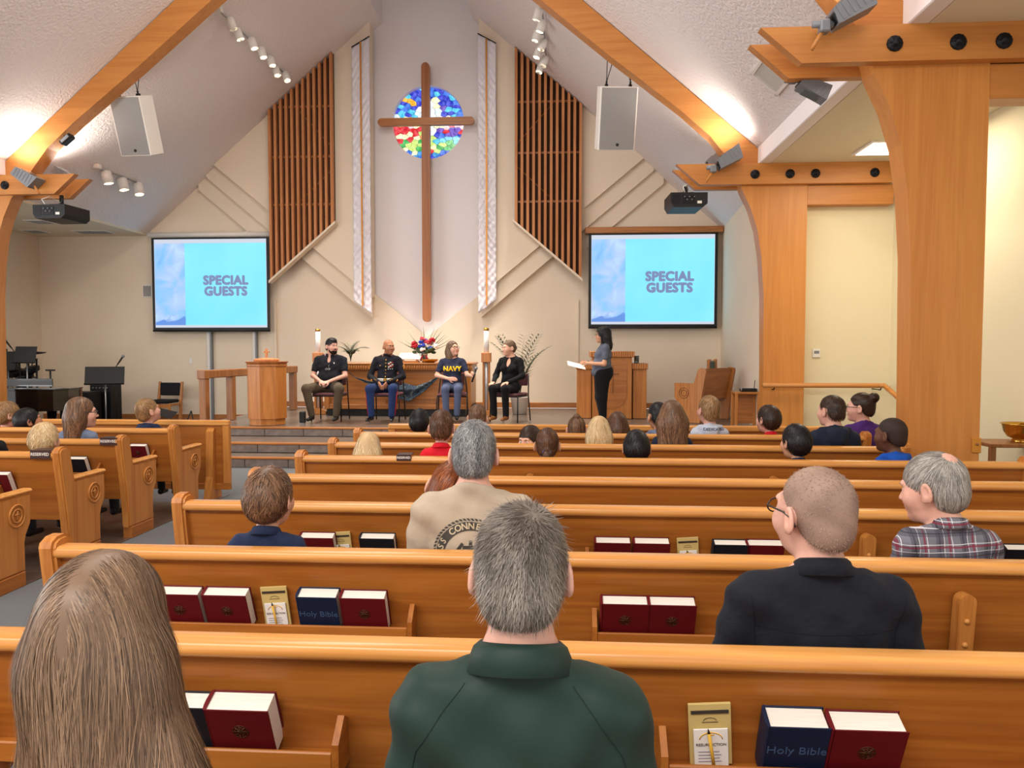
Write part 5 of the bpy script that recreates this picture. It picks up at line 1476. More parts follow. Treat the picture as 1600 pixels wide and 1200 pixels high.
def hair_solid(style, **o):
    """returns solid, extra(P,F) hairline, kind of flow"""
    off = o.get('off', .014); ln = o.get('len', .25)
    if style in ('short', 'buzz', 'mop'):
        s = cap_solid(off, True, o.get('wide', 0.0)); L = L_SHORT if style != 'buzz' else L_BUZZ
        if style == 'mop':
            L = ([-.12, -.09, -.05, -.02, .01, .04, .06, .085, .12], [-.105, -.10, -.085, -.05, -.03, -.028, .0, .036, .03])
            s.ell((0, -.03, .0), (.083+off*.6, .09+off*.4, .085), .03)
        if o.get('top'): s.ell((0, .02, .085), (.06, .075, .03+o['top']), .03)
    elif style == 'long':
        s = cap_solid(off, False, .002); L = L_LONG
        w = o.get('w', .10); d = o.get('d', .062)
        s.ell((0, -.035, -.05), (w*.97, .075, .11), .04)
        zb = -ln; sp = o.get('spread', .55); s.cap((-.45*w, -.055+o.get('fwd', 0), -.06), (-sp*w+o.get('shift', 0), -.062+o.get('fwd', 0), zb), .055, d*.75, .06)
        s.cap((.45*w, -.055+o.get('fwd', 0), -.06), (sp*w+o.get('shift', 0)*1.6, -.062+o.get('fwd', 0), zb), .055, d*.75, .06)
        s.cap((0, -.06, -.05), (o.get('shift', 0), -.075, zb), .06, d*.75, .06)
        s.ell((0, .085+o.get('fwd', 0), -.06), (.060-.3*o.get('fwd', 0), .075, .125), .012, sub=True)
        L = ([-.3, -.06, -.02, .02, .05, .08, .12], [-9, -9, -9, -9, -9, .060, .070])
    elif style in ('tied', 'bun', 'pony'):
        s = cap_solid(off, True); L = ([-.12, -.09, -.05, -.02, .005, .035, .055, .075, .11], [-.095, -.085, -.065, -.022, .012, .008, .035, .062, .07])
        if style == 'bun':
            c = o.get('at', (0, -.10, .06)); r = o.get('r', .035); s.ell(c, (r, r*.9, r*.9), .012)
        if style == 'pony':
            s.cap((0, -.105, -.03), (0, -.135, -.06), .02, .024, .015); s.cap((0, -.135, -.06), (0, -.125, -.20), .03, .016, .02); s.cap((0, -.125, -.10), (.03, -.115, -.19), .02, .012, .02)
            L = ([-.2, -.098, -.09, -.05, -.02, .005, .035, .055, .075, .11], [-9, -9, -.085, -.065, -.022, .012, .008, .035, .062, .07])
    elif style == 'fringe':
        s = cap_solid(.004, True); L = L_BALD
    elif style == 'curly':
        s = cap_solid(.024, True, .014); s.ell((0, -.05, -.07), (.108, .085, .12), .04); s.ell((0, -.08, -.17), (.105, .075, .10), .05)
        s.ell((0, .085, -.06), (.062, .072, .12), .012, sub=True); L = ([-.3, -.06, .05, .08, .12], [-9, -9, -9, .055, .06])
    lx, lz = np.array(L[0], np.float32), np.array(L[1], np.float32)
    def extra(P, F):
        h = np.interp(P[..., 1], lx, lz).astype(np.float32)
        return np.maximum(F, (h-P[..., 2])*.8)
    return s, extra
def hair_mat(name, dark, light, rough=.42):
    m, nt, b = _new(name); N = nt.nodes; L = nt.links
    at_ = N.new('ShaderNodeAttribute'); at_.attribute_name = 'tint'
    r = N.new('ShaderNodeValToRGB'); r.color_ramp.elements[0].color = (*lin(dark), 1); r.color_ramp.elements[1].color = (*lin(light), 1)
    L.new(at_.outputs['Fac'], r.inputs[0]); L.new(r.outputs[0], b.inputs['Base Color'])
    b.inputs['Roughness'].default_value = rough; _set(b, 'Specular IOR Level', .35); _set(b, 'Anisotropic', .4)
    return m
def strands(sd, extra, n, length, seg, width, flow, lift, rs, jitter=.25, inset=.004, region=None, tvar=.24, band=0.0, over=2.6):
    """ribbons that run along the hair surface; returns V, Q, tint"""
    lo, hi = sd.bounds(); P = rs.uniform(lo-.045, hi+.045, (int(n*(2.6 if region is None else 9))+400, 3))
    def f(P): return extra(P, sd.at(P))
    def fs(P): return sd.at(P)
    def grad(P):
        e = .002; g = np.stack([fs(P+np.eye(3)[i]*e)-fs(P-np.eye(3)[i]*e) for i in range(3)], -1)
        return g/(np.linalg.norm(g, axis=1, keepdims=True)+1e-9)
    for _ in range(5): d = fs(P); P = P-grad(P)*np.clip(d, -.05, .05)[:, None]
    ok = (np.abs(fs(P)) < .003) & (f(P) < .004)
    if region is not None: ok &= region(P)
    P = P[ok][:n]; n = len(P)
    L = length*rs.uniform(.65, 1.1, n); tint = np.clip(rs.normal(.45, tvar, n)+.10*np.sin(P[:, 0]*85+P[:, 1]*40+3*P[:, 2])+.08*np.sin(P[:, 0]*170-P[:, 1]*60)+band*(np.exp(-((P[:, 2]-.0)/.045)**2)-.5), 0, 1)
    out = np.zeros((n, seg+1, 3)); nor = np.zeros((n, seg+1, 3)); P = P-grad(P)*(inset*rs.uniform(0, 1, n))[:, None]
    jit = rs.normal(0, jitter, (n, 3)); lf = lift*rs.uniform(.3, 1.3, n)*np.where(rs.uniform(0, 1, n) < .04, 3.0, 1.0)
    out[:, 0] = P; dep = rs.uniform(-.0008, inset*.7, n)
    for k in range(seg):
        g = grad(P); nor[:, k] = g; v = flow(P)+jit; v = v-g*(v*g).sum(1, keepdims=True); v /= np.linalg.norm(v, axis=1, keepdims=True)+1e-9
        P = P+v*(L/seg)[:, None]
        for _ in range(2): g2 = grad(P); d = fs(P); P = P-g2*np.clip(d-dep, -.02, .02)[:, None]
        out[:, k+1] = P+g*(lf*((k+1)/seg)**1.5)[:, None]
    nor[:, seg] = nor[:, seg-1]
    T = np.gradient(out, axis=1); side = np.cross(T, nor); side /= np.linalg.norm(side, axis=2, keepdims=True)+1e-9
    prof = np.array([.7]+[1.0]*(seg-1)+[.25])*width*.5; w = prof[None, :, None]*rs.uniform(.6, 1.3, n)[:, None, None]
    A = out-side*w; B = out+side*w
    V = np.stack([A, B], 2).reshape(-1, 3); m = (seg+1)*2
    base = (np.arange(n)*m)[:, None]+(np.arange(seg)*2)[None, :]
    Q = np.stack([base, base+1, base+3, base+2], -1).reshape(-1, 4)
    return V, Q, np.repeat(tint, m)
_haircache = {}
def hair_mesh(style, mat, n, seed=1, h=.007, width=.0035, length=None, lift=.002, **o):
    key = (style, mat.name, n, seed, h, tuple(sorted((k, str(v)) for k, v in o.items())), length, lift, width)
    if key in _haircache: return _haircache[key]
    sd, ex = hair_solid(style, **o)
    lo, hi = sd.bounds(); A = [axis(lo[i]-.02, hi[i]+.02, h) for i in range(3)]
    V, Q = nets(sd.grid(*A, extra=ex), *A)
    rs = np.random.default_rng(seed); crown = np.array(o.get('crown', (0.01, -.05, .12)))
    if style in ('long', 'curly'):
        part = o.get('part', 0.0)
        def flow(P):
            v = np.zeros_like(P); v[:, 2] = -1.0; top = np.clip((P[:, 2]-.02)/.1, 0, 1); v[:, 0] = np.sign(P[:, 0]-part)*1.2*top; v[:, 1] = -.4*top; return v
        length = length or .20; wav = .25 if style == 'long' else .9
    elif style in ('tied', 'bun', 'pony'):
        kn = np.array(o.get('at', (0, -.10, .06)) if style == 'bun' else (0, -.11, -.03))
        def flow(P):
            v = kn-P; v /= np.linalg.norm(v, axis=1, keepdims=True)+1e-9
            if style == 'pony': v = np.where((P[:, 1:2] < -.112), np.array([0, 0, -1.0]), v)
            return v
        length = length or .08; wav = .12
    else:
        def flow(P):
            v = P-crown; v /= np.linalg.norm(v, axis=1, keepdims=True)+1e-9; v[:, 2] -= .35; return v
        length = length or .035; wav = .3
        if style == 'mop': lift = max(lift, .004); wav = .42
    jit = o.get('jit', wav)
    V2, Q2, t2 = strands(sd, ex, n, length, o.get('seg', 6), width, flow, lift, rs, jit, tvar=o.get('tvar', .24), band=o.get('band', 0.0))
    if o.get('crown_n'):
        V3, Q3, t3 = strands(sd, ex, o['crown_n'], length*.8, o.get('seg', 6), width, flow, lift, rs, jit, tvar=o.get('tvar', .24), region=lambda P: (P[:, 2] > .06) & (P[:, 1] < .03)); Q2 = np.concatenate([Q2, Q3+len(V2)]); V2 = np.concatenate([V2, V3]); t2 = np.concatenate([t2, t3])
    base_t = np.clip(o.get('bt', .25)+o.get('btv', .0)*(np.sin(V[:, 0]*70+3*np.sin(V[:, 2]*40))+np.sin(V[:, 1]*60+V[:, 2]*50+2)), 0, 1)
    VV = np.concatenate([V, V2]); QQ = np.concatenate([Q, Q2+len(V)])
    me = np_mesh('hair', VV, QQ); a = me.attributes.new('tint', 'FLOAT', 'POINT'); a.data.foreach_set('value', np.concatenate([base_t, t2]).astype(np.float32))
    me.materials.append(mat); _haircache[key] = me
    return me
# ================================================================ people
SKIN = {'light': plain('skin_light', (224, 172, 148), .5, .35, sss=.15, var=.05, vscale=30), 'pink': plain('skin_rosy', (212, 162, 144), .5, .35, sss=.15, var=.06, vscale=30),
        'tan': plain('skin_tan', (174, 118, 88), .5, .35, sss=.12, var=.05, vscale=30), 'olive': plain('skin_olive', (204, 152, 122), .5, .35, sss=.12), 'brown': plain('skin_brown', (98, 62, 46), .45, .4, sss=.08)}
M_LIP = plain('lips', (188, 104, 98), .4, .4); M_EYEW = plain('eye_white', (236, 232, 228), .2, .5); M_IRIS = plain('iris_dark', (50, 36, 28), .2, .5)
M_FRAME = plain('spectacle_frame', (40, 32, 30), .3, .5)
HAIR = {'grey': hair_mat('hair_grey_brown', (72, 62, 55), (170, 160, 149)), 'salt': hair_mat('hair_salt_pepper', (44, 44, 48), (190, 190, 190)), 'silver': hair_mat('hair_silver', (96, 90, 84), (206, 200, 192)),
        'ash': hair_mat('hair_ash_blond', (66, 50, 40), (168, 136, 108)), 'blond': hair_mat('hair_blond', (176, 140, 92), (246, 226, 184)), 'sandy': hair_mat('hair_sandy', (96, 68, 44), (198, 156, 106)),
        'brown': hair_mat('hair_brown', (44, 28, 20), (126, 86, 60)), 'dkbrown': hair_mat('hair_dark_brown', (26, 18, 15), (82, 56, 42)), 'black': hair_mat('hair_black', (8, 8, 10), (40, 38, 42)),
        'auburn': hair_mat('hair_auburn', (82, 38, 20), (180, 104, 58)), 'buzz': hair_mat('hair_shaven', (126, 102, 90), (172, 144, 128), .7), 'buzzdark': hair_mat('hair_cropped_black', (40, 28, 24), (60, 44, 38), .7),
        'cocoa': hair_mat('hair_light_brown', (58, 40, 30), (158, 118, 88))}
def cloth(name, rgb, rough=.85, bump=.25, bscale=22, var=.06, sheen=.03):
    return plain('cloth_'+name, rgb, rough, .2, var=var, vscale=14, bump=bump, bscale=bscale, sheen=sheen)
CL = {'green': cloth('forest_green', (30, 50, 44), .55, .3, 9), 'black': cloth('washed_black', (22, 25, 34), .8, .5, 16), 'navy': cloth('navy', (32, 42, 70)), 'tan': cloth('sand_tan', (178, 162, 143), .85, .3, 14),
      'red': cloth('red', (208, 22, 40), .75, .25, 18, .03), 'white': cloth('white', (236, 236, 238)), 'greyblue': cloth('grey_blue', (104, 116, 140)), 'lightgrey': cloth('pale_grey_blue', (186, 194, 212), .9, .3, 18),
      'dknavy': cloth('dark_navy', (28, 36, 54)), 'purple': cloth('purple', (76, 44, 116)), 'royal': cloth('royal_blue', (24, 78, 172)), 'slate': cloth('slate', (84, 90, 104)), 'charcoal': cloth('charcoal', (44, 46, 54)),
      'jet': cloth('jet_black', (16, 17, 20), .85, .2), 'olive': cloth('olive_brown', (84, 72, 58)), 'dressblue': cloth('dress_blue', (30, 48, 92), .8, .15), 'coat': cloth('dress_coat_black', (20, 20, 30), .75, .15),
      'shirtnavy': cloth('t_shirt_navy', (44, 50, 74)), 'jean': cloth('jean_blue', (82, 92, 122)), 'polo': cloth('polo_grey', (88, 94, 110)), 'polobl': cloth('polo_black', (28, 30, 38))}
def plaid_mat():
    m, nt, b = _new('cloth_plaid_grey'); N = nt.nodes; L = nt.links
    tc = N.new('ShaderNodeTexCoord'); mp = N.new('ShaderNodeMapping'); mp.inputs['Rotation'].default_value = (0, .06, .03); L.new(tc.outputs['Object'], mp.inputs[0]); sp = N.new('ShaderNodeSeparateXYZ'); L.new(mp.outputs[0], sp.inputs[0])
    def lines(axis, period, width, phase):
        a = N.new('ShaderNodeMath'); a.operation = 'ADD'; a.inputs[1].default_value = 10+phase; L.new(sp.outputs[axis], a.inputs[0])
        q = N.new('ShaderNodeMath'); q.operation = 'MODULO'; q.inputs[1].default_value = period; L.new(a.outputs[0], q.inputs[0])
        c = N.new('ShaderNodeMath'); c.operation = 'LESS_THAN'; c.inputs[1].default_value = width; L.new(q.outputs[0], c.inputs[0]); return c
    cur = None
    def mix(fac, colr, amt):
        nonlocal cur
        f = N.new('ShaderNodeMath'); f.operation = 'MULTIPLY'; f.inputs[1].default_value = amt; L.new(fac.outputs[0], f.inputs[0])
        x = N.new('ShaderNodeMix'); x.data_type = 'RGBA'; L.new(f.outputs[0], x.inputs['Factor'])
        if cur is None: x.inputs['A'].default_value = (*lin((112, 112, 122)), 1)
        else: L.new(cur, x.inputs['A'])
        x.inputs['B'].default_value = (*lin(colr), 1); cur = x.outputs['Result']
    for ax in ('X', 'Z'):
        mix(lines(ax, .105, .034, .0), (62, 60, 74), .55); mix(lines(ax, .105, .009, .052), (124, 34, 56), .8)
        mix(lines(ax, .105, .003, .037), (224, 224, 230), .8); mix(lines(ax, .105, .003, .072), (224, 224, 230), .8); mix(lines(ax, .105, .005, -.012), (40, 38, 48), .7)
    L.new(cur, b.inputs['Base Color']); b.inputs['Roughness'].default_value = .9
    n = N.new('ShaderNodeTexNoise'); n.inputs['Scale'].default_value = 16; L.new(tc.outputs['Object'], n.inputs['Vector']); bp = N.new('ShaderNodeBump'); bp.inputs['Strength'].default_value = .4; bp.inputs['Distance'].default_value = .02
    L.new(n.outputs['Fac'], bp.inputs['Height']); L.new(bp.outputs[0], b.inputs['Normal'])
    return m
CL['plaid'] = plaid_mat()

def Rm(yaw=0, pitch=0, roll=0):
    return Matrix.Rotation(math.radians(yaw), 4, 'Z') @ Matrix.Rotation(math.radians(-pitch), 4, 'X') @ Matrix.Rotation(math.radians(roll), 4, 'Y')
def head_matrix(hs, yaw, pitch, roll, dz=0.0, dx=0.0, dy=0.0):
    return Matrix.Translation((dx, -.045+dy, 1.065+dz)) @ Rm(yaw, pitch, roll) @ Matrix.Translation((0, .035*hs, .135*hs)) @ Matrix.Scale(hs, 4)
def torso(sd, w, off, dz=0.0, girth=1.0, female=False, k=.05):
    g = girth
    sd.ell((0, 0, .545+dz), (.165*w*(1.06 if female else 1), .125*g, .115), k, off=off)
    sd.ell((0, .008*g, .68+dz), (.140*w*g, .108*g, .14), k, off=off)
    sd.ell((0, -.022, .86+dz), (.160*w, .108*(.5+.5*g), .165), k, off=off)
    sd.cap((-.138*w, -.035, .972+dz), (.138*w, -.035, .972+dz), .062, .062, k, off=off)
    for x in (-1, 1):
        sd.cap((x*.105*w, -.045, .995+dz), (x*.018, -.048, 1.075+dz), .046, .040, .04, off=off)
        if female: sd.ell((x*.072*w, .075, .855+dz), (.062, .055, .062), .04, off=off)
DEF_ARM = dict(sh=(.178, -.035, .975), el=(.225, -.01, .735), wr=(.12, .23, .60), hd=(-.35, .9, -.1), pn=(0, 0, -1))
def arm_pts(a, s, w, dz):
    A = dict(DEF_ARM); A.update(a or {})
    def P(p, scale): return np.array([s*p[0]*scale, p[1], p[2]])
    sh = P(A['sh'], w); sh[2] += dz
    return sh, P(A['el'], w if not a else 1), P(A['wr'], 1), np.array([s*A['hd'][0], A['hd'][1], A['hd'][2]]), np.array([s*A['pn'][0], A['pn'][1], A['pn'][2]]), A.get('curl', .5)
def hand(sd, wr, d, pn, s, curl):
    d = d/np.linalg.norm(d); pn = pn-d*(pn @ d); pn /= np.linalg.norm(pn); sd_ = np.cross(d, pn)*s   # towards the little finger side is -thumb
    th = -sd_
    kn = []
    for i, o in enumerate((.028, .010, -.009, -.027)):
        b = wr+d*.086*(1-.06*abs(i-1))+th*o; kn.append(b); sd.cap(wr+th*o*.6+d*.01, b, .014, .0115, .012)
    for i, L in enumerate((.072, .080, .074, .058)):
        a1 = curl*.7; a2 = curl*1.6
        m = kn[i]+(d*math.cos(a1)+pn*math.sin(a1))*L*.5; e = m+(d*math.cos(a2)+pn*math.sin(a2))*L*.5
        sd.cap(kn[i], m, .0095, .0088, .005); sd.cap(m, e, .0088, .0072, .005)
    t0 = wr+d*.025+th*.022; t1 = t0+(d*.6+th*.75+pn*.3)*.042; t2 = t1+(d*.9+th*.25+pn*.45*curl)*.034
    sd.cap(t0, t1, .0135, .0115, .012); sd.cap(t1, t2, .0105, .0085, .006)
_cache = {}
def obj_mesh(name, me, parent, mat=None, M=None, label=None):
    o = bpy.data.objects.new(name, me); link(o, parent)
    if mat is not None:
        if not me.materials: me.materials.append(mat)
        elif me.materials[0] != mat:
            o.material_slots[0].link = 'OBJECT'; o.material_slots[0].material = mat
    if M is not None: o.matrix_local = M
    if label: o['label'] = label
    return o
def eye_parts():
    if 'eyes' in _cache: return _cache['eyes']
    e = {}
    for x in (-1, 1):
        me = MB().ball((x*.031, .0825, -.003), .0128, 14, 10).mesh('eye'); me.materials.append(M_EYEW); ir = MB().ball((x*.031, .0925, -.003), (.0058, .0042, .0058), 10, 8).mesh('iris'); ir.materials.append(M_IRIS)
        e[x] = (me, ir)
    me = MB().ball((0, .0985, -.0635), (.021, .0098, .0048), 14, 8).ball((0, .0975, -.0735), (.018, .0098, .0052), 14, 8).mesh('lips'); me.materials.append(M_LIP); e['lips'] = me
    b = {}
    for x in (-1, 1):
        b[x] = MB().tube([(x*.014, .1005, .016), (x*.030, .0985, .021), (x*.047, .085, .016)], [.0035, .0042, .002], 6).mesh('eyebrow')
    e['brow'] = b; _cache['eyes'] = e
    return e
def face(parent, Mh, hair_m, lips=True):
    e = eye_parts()
    for x in (-1, 1):
        o = obj_mesh('eye', e[x][0], parent, None, Mh); obj_mesh('iris', e[x][1], o)
        b = e['brow'][x]
        obj_mesh('eyebrow', b, parent, hair_m, Mh)
    if lips: obj_mesh('lips', e['lips'], parent, None, Mh)
def glasses(parent, Mh, mat=None):
    key = 'glasses'
    if key not in _cache:
        b = MB()
        for x in (-1, 1):
            pts = [(x*.033+.024*math.cos(a)*(1+.15*abs(math.cos(a))), .112-.25*max(0, abs(x*.033+.024*math.cos(a))-.03), -.006+.018*math.sin(a)) for a in np.linspace(0, 2*math.pi, 20)]
            b.tube(pts, .0022, 5, caps=False)
        b.tube([(-.011, .114, -.001), (0, .117, .001), (.011, .114, -.001)], .002, 5)
        for x in (-1, 1): b.tube([(x*.059, .104, .0), (x*.078, .085, .003), (x*.089, .01, .004), (x*.090, -.018, -.004), (x*.086, -.032, -.024)], .0028, 6)
        _cache[key] = b.mesh('spectacles')
    obj_mesh('spectacles', _cache[key], parent, mat or M_FRAME, Mh, 'dark framed spectacles')
def collar(parent, mat, w=1.0, dz=0.0, k=1.0):
    key = ('collar', round(w, 2), round(k, 2))
    if key not in _cache:
        V = []; F = []; n = 40
        prof = [(.061, .0), (.059, .018), (.063, .022), (.071, .014), (.086, -.024), (.082, -.026), (.070, .002)]
        m = len(prof); a0 = math.radians(105); a1 = math.radians(435)
        for i in range(n+1):
            a = a0+(a1-a0)*i/n
            for r, z in prof: V.append((r*k*math.cos(a)*1.05, -.045+r*k*math.sin(a), 1.07+z*k-.30*r*math.sin(a)*k))
        for i in range(n):
            for j in range(m-1): F.append((i*m+j, (i+1)*m+j, (i+1)*m+j+1, i*m+j+1))
        me = np_mesh('collar', V, F); _cache[key] = me
    o = obj_mesh('collar', _cache[key], parent, mat); o.location = (0, 0, dz)
    so = o.modifiers.new('thick', 'SOLIDIFY'); so.thickness = .003
    return o
def seated_legs(parent, mat, shoe, s_legs=None, h=.013, skin=None):
    L = s_legs or dict(hip=(.088, .02, .535), kn=(.105, .43, .525), an=(.105, .45, .10), toe=(.11, .60, .035))
    key = ('legs', str(sorted(L.items())), h)
    if key not in _cache:
        sd = Solid(); sd.ell((0, L.get('py', 0), .545+L.get('dz', 0)), (.165*L.get('w', 1), .13*L.get('g', 1), .125*L.get('t', 1)), .05, off=.010)
        sh = Solid(); shoes = []
        for x in (-1, 1):
            xx = lambda p: (x*p[0], p[1], p[2])
            kn = L.get('kn%d' % x, L['kn']); an = L.get('an%d' % x, L['an']); toe = L.get('toe%d' % x, L['toe'])
            sd.cap(xx(L['hip']), xx(kn), .092*L.get('fat', 1), .066*L.get('fat', 1), .05); sd.cap(xx(kn), xx(an), .066*L.get('fat', 1), .052, .03)
            b = Solid(); b.cap(xx((an[0], an[1]-.03, an[2]-.055)), xx(toe), .036, .028, .03); b.ell(xx((an[0], an[1]-.01, an[2]-.02)), (.037, .045, .045), .03); b.cut((0, 0, -1), -.004)
            shoes.append(solid_mesh('shoe', b, .011))
        _cache[key] = (solid_mesh('trousers', sd, h), shoes)
    tr, shoes = _cache[key]
    obj_mesh('trousers', tr, parent, mat)
    for b in shoes: obj_mesh('shoe', b, parent, shoe)
def make_person(label, loc, rz, s, hz, skin, hair, shirt, shirt_mat, pants, w=1.0, yaw=0, pitch=0, roll=0, female=False, child=False, arms=(None, None), legs=None, dz=0.0,
                sleeve='short', girth=1.0, collar_on=False, hood=False, show_face=False, spec=False, near=False, group=None, stage=False, hairn=700, hair_kw=None, jaw=1.0, shoe=None, neck_low=0.0, lean=0.0, hx=0.0, hem=None, hup=0.0):
    t = thing('person', label, 'person', loc, rz, group, s)
    t.rotation_euler = (math.radians(lean), 0, rz)
    hs = hz/s; Mh = head_matrix(hs, yaw, pitch, roll, dz+hup/s, hx)
    A = [arm_pts(arms[i], x, w, dz) for i, x in ((0, 1), (1, -1))]
    # ---- skin: one continuous body
    key = ('body', w, round(hs, 3), yaw, pitch, roll, female, child, str(arms), dz, near, stage, jaw, girth, hx, hup)
    if key not in _cache:
        sd = Solid(); torso(sd, w, -.004, dz, girth, female)
        Hm = head_solid(female, child, jaw).moved(Mh); nb = np.array(Mh @ Vector((0, -.028, -.07))); nr = .054*(.86 if (female or child) else 1.0)
        sd.cap((0, -.035, 1.02+dz), nb, nr+.004, nr*hs**.5*.96, .035)
        for x, (sh, el, wr, hd, pn, curl) in zip((1, -1), A):
            sd.cap(sh, el, .046, .038, .03); sd.cap(el, wr, .038, .0265, .02); hand(sd, wr, hd, pn, x, curl)
        sd.plus(Hm)
        lo, hi = sd.bounds(); hc = np.array(Mh @ Vector((0, 0, 0))); r = .145*hs
        if stage: me = solid_mesh('body', sd, .0085)
        else:
            fine = [(hc[0]-r*.75, hc[0]+r*.75), (hc[1]-r, hc[1]+r), (hc[2]-r*1.3, hc[2]+r)]
            me = solid_mesh('body', sd, .018, fine, .0055 if near else .0085)
        _cache[key] = me
    body = obj_mesh('body', _cache[key], t, SKIN[skin])
    # ---- shirt
    key = ('shirt', w, shirt, sleeve, str(arms), dz, female, girth, hood, near, stage, neck_low, hem)
    if key not in _cache:
        sd = Solid(); torso(sd, w, .010, dz, girth, female)
        sd.cap((0, -.035, 1.0+dz), (0, -.04, 1.08+dz), .066, .061, .03)
        for (sh, el, wr, hd, pn, curl) in A:
            if sleeve == 'short':
                e = sh+(el-sh)*.62; sd.cap(sh, e, .060, .056, .035)
            elif sleeve == 'long':
                sd.cap(sh, el, .058, .050, .035); sd.cap(el, wr-(wr-el)*.03, .049, .037, .025)
            elif sleeve == 'elbow': sd.cap(sh, el, .058, .052, .035)
        if hood:
            pts = [(-.085, .02, 1.045), (-.10, -.06, 1.05), (-.045, -.125, 1.035), (.045, -.125, 1.035), (.10, -.06, 1.05), (.085, .02, 1.045)]
            for a, b in zip(pts[:-1], pts[1:]): sd.cap((a[0], a[1], a[2]+dz), (b[0], b[1], b[2]+dz), .036, .036, .03)
            sd.ell((0, -.145, .985+dz), (.085, .04, .075), .04)
        sd.cut((0, .447, .894), .939+.894*dz)
        if neck_low: sd.ell((0, .085, 1.045+dz-neck_low), (.022+.3*neck_low, .075, .05+neck_low), .012, sub=True)
        sd.cut((0, .447, .894), .939+.894*dz); sd.cut((0, 0, -1), -((hem if hem is not None else .50)+dz*(hem is None)))
        def folds(P, F):
            amp = 1.7 if near else 1.0; q = amp*.0022*np.sin(P[..., 0]*31+P[..., 2]*47+4*np.sin(P[..., 1]*9+P[..., 2]*6))+.0016*np.sin(P[..., 0]*63-P[..., 2]*38+P[..., 1]*24)
            return F+q.astype(np.float32)
        me = solid_mesh('shirt', sd, .009 if stage else (.010 if near else .014), extra=folds)
        _cache[key] = me
    sh_o = obj_mesh(shirt, _cache[key], t, shirt_mat)
    if collar_on: collar(t, shirt_mat, w, dz)
    # ---- legs
    seated_legs(t, pants, shoe or M_BLACK, legs)
    # ---- hair
    hm = HAIR[hair[1]] if hair else None
    if hair:
        kw = dict(hair_kw or {}); me = hair_mesh(hair[0], hm, hairn, **kw); obj_mesh('hair', me, t, None, Mh)
    if show_face: face(t, Mh, hm or HAIR['dkbrown'])
    if spec: glasses(t, Mh)
    return t, Mh, sh_o
HT = .25
def audience(label, row, hx_px, top_px, hz, skin, hair, shirt, smat, hairtop=.013, dyy=0.0, pants=None, **kw):
    Yr = ROW.get(row) or LROW.get(row); Yd = Yr+.235+dyy
    c = at(hx_px, top_px, Yd-.01)
    hup = kw.get('hup', 0.0); s = (c[2]-SEAT_Z-HT*hz-hairtop-hup)/.615
    s = max(.5, min(1.12, s))
    z0 = c[2]-HT*hz-hairtop-hup-1.065*s
    return make_person(label, (c[0], Yd, z0), 0.0, s, hz, skin, hair, shirt, smat, pants or CL['charcoal'], group='people in the pews', **kw)
# ---------------------------------------------------------------- the congregation
K = dict(child=True)
audience('woman seen from behind with long ash blond hair, bottom left', 'Z', 160, 862, 1.04, 'light', ('long', 'ash'), 'sweater', CL['dknavy'], hairtop=.02, w=.86, female=True, near=True, sleeve='long', hairn=26000,
         hair_kw=dict(len=.40, w=.118, d=.10, off=.020, h=.007, width=.0013, length=.24, seg=8, jit=.07, lift=.003, seed=3, part=.01, bt=.35, tvar=.17, crown_n=9000, spread=1.0, shift=.03, fwd=.03), yaw=-2, dyy=-.08, hup=.06)
GRN, GRNM, GRNS = audience('man in a dark green polo shirt with greying cropped hair, centre front', 'Z', 815, 785, .94, 'pink', ('short', 'grey'), 'polo_shirt', CL['green'], w=.86, near=True, collar_on=True, hairn=20000,
         hair_kw=dict(off=.014, h=.006, width=.0009, length=.022, lift=.006, seg=4, jit=.22, seed=4, crown=(.028, -.045, .12), bt=.3, tvar=.2, band=.35), dyy=.02, pitch=-2, hup=.022)
SHV, SHVM, SHVS = audience('shaven headed man in a black shirt and dark spectacles', 'A', 1281, 728, 1.12, 'pink', ('buzz', 'buzz'), 'button_shirt', CL['black'], hairtop=.003, w=1.2, near=True, collar_on=True, sleeve='elbow', hairn=2500,
         hair_kw=dict(off=.0025, h=.006, btv=.14, bt=.35, width=.0012, length=.005, lift=.001, seg=2, seed=5), yaw=24, pitch=-3, spec=True)
audience('boy in a navy polo shirt with tousled brown hair, left of the tan shirt', 'B', 418, 729, 1.02, 'light', ('mop', 'cocoa'), 'polo_shirt', CL['navy'], w=.94, child=True, near=True, collar_on=True, hairn=2600, hair_kw=dict(off=.014, width=.0024, length=.05, lift=.003, seed=6), yaw=-8)
audience('red haired child leaning on the man in the tan shirt', 'B', 686, 716, 1.0, 'light', ('bun', 'auburn'), 'blouse', CL['slate'], w=.56, child=True, female=False, near=True, hairn=2200, hair_kw=dict(off=.014, width=.0026, seed=7, at=(-.02, -.06, -.09), r=.035), roll=18, dyy=.16)
USS, USSM, USSSH = audience('grey haired man in a sand tan ship T-shirt', 'B', 741, 657, 1.05, 'pink', ('short', 'salt'), 't_shirt', CL['tan'], w=1.06, near=True, hairn=9000, hair_kw=dict(off=.014, width=.0014, length=.030, lift=.003, seg=4, jit=.45, seed=8))
PLD, PLDM, PLDS = audience('older man in a grey plaid shirt looking left', 'B', 1481, 704, 1.10, 'pink', ('short', 'silver'), 'plaid_shirt', CL['plaid'], w=1.02, near=True, collar_on=True, sleeve='long', hairn=8000, hair_kw=dict(off=.011, width=.0014, length=.05, lift=.001, seg=5, jit=.12, seed=9, crown=(-.015, -.07, .085)), yaw=44, pitch=10, show_face=True)
audience('child with pale blond hair behind the reserved sign', 'E', 575, 675, 1.0, 'light', ('long', 'blond'), 'blouse', CL['white'], child=True, w=.7, hairn=1200, hair_kw=dict(len=.20, w=.098, d=.06, width=.004, seed=10))
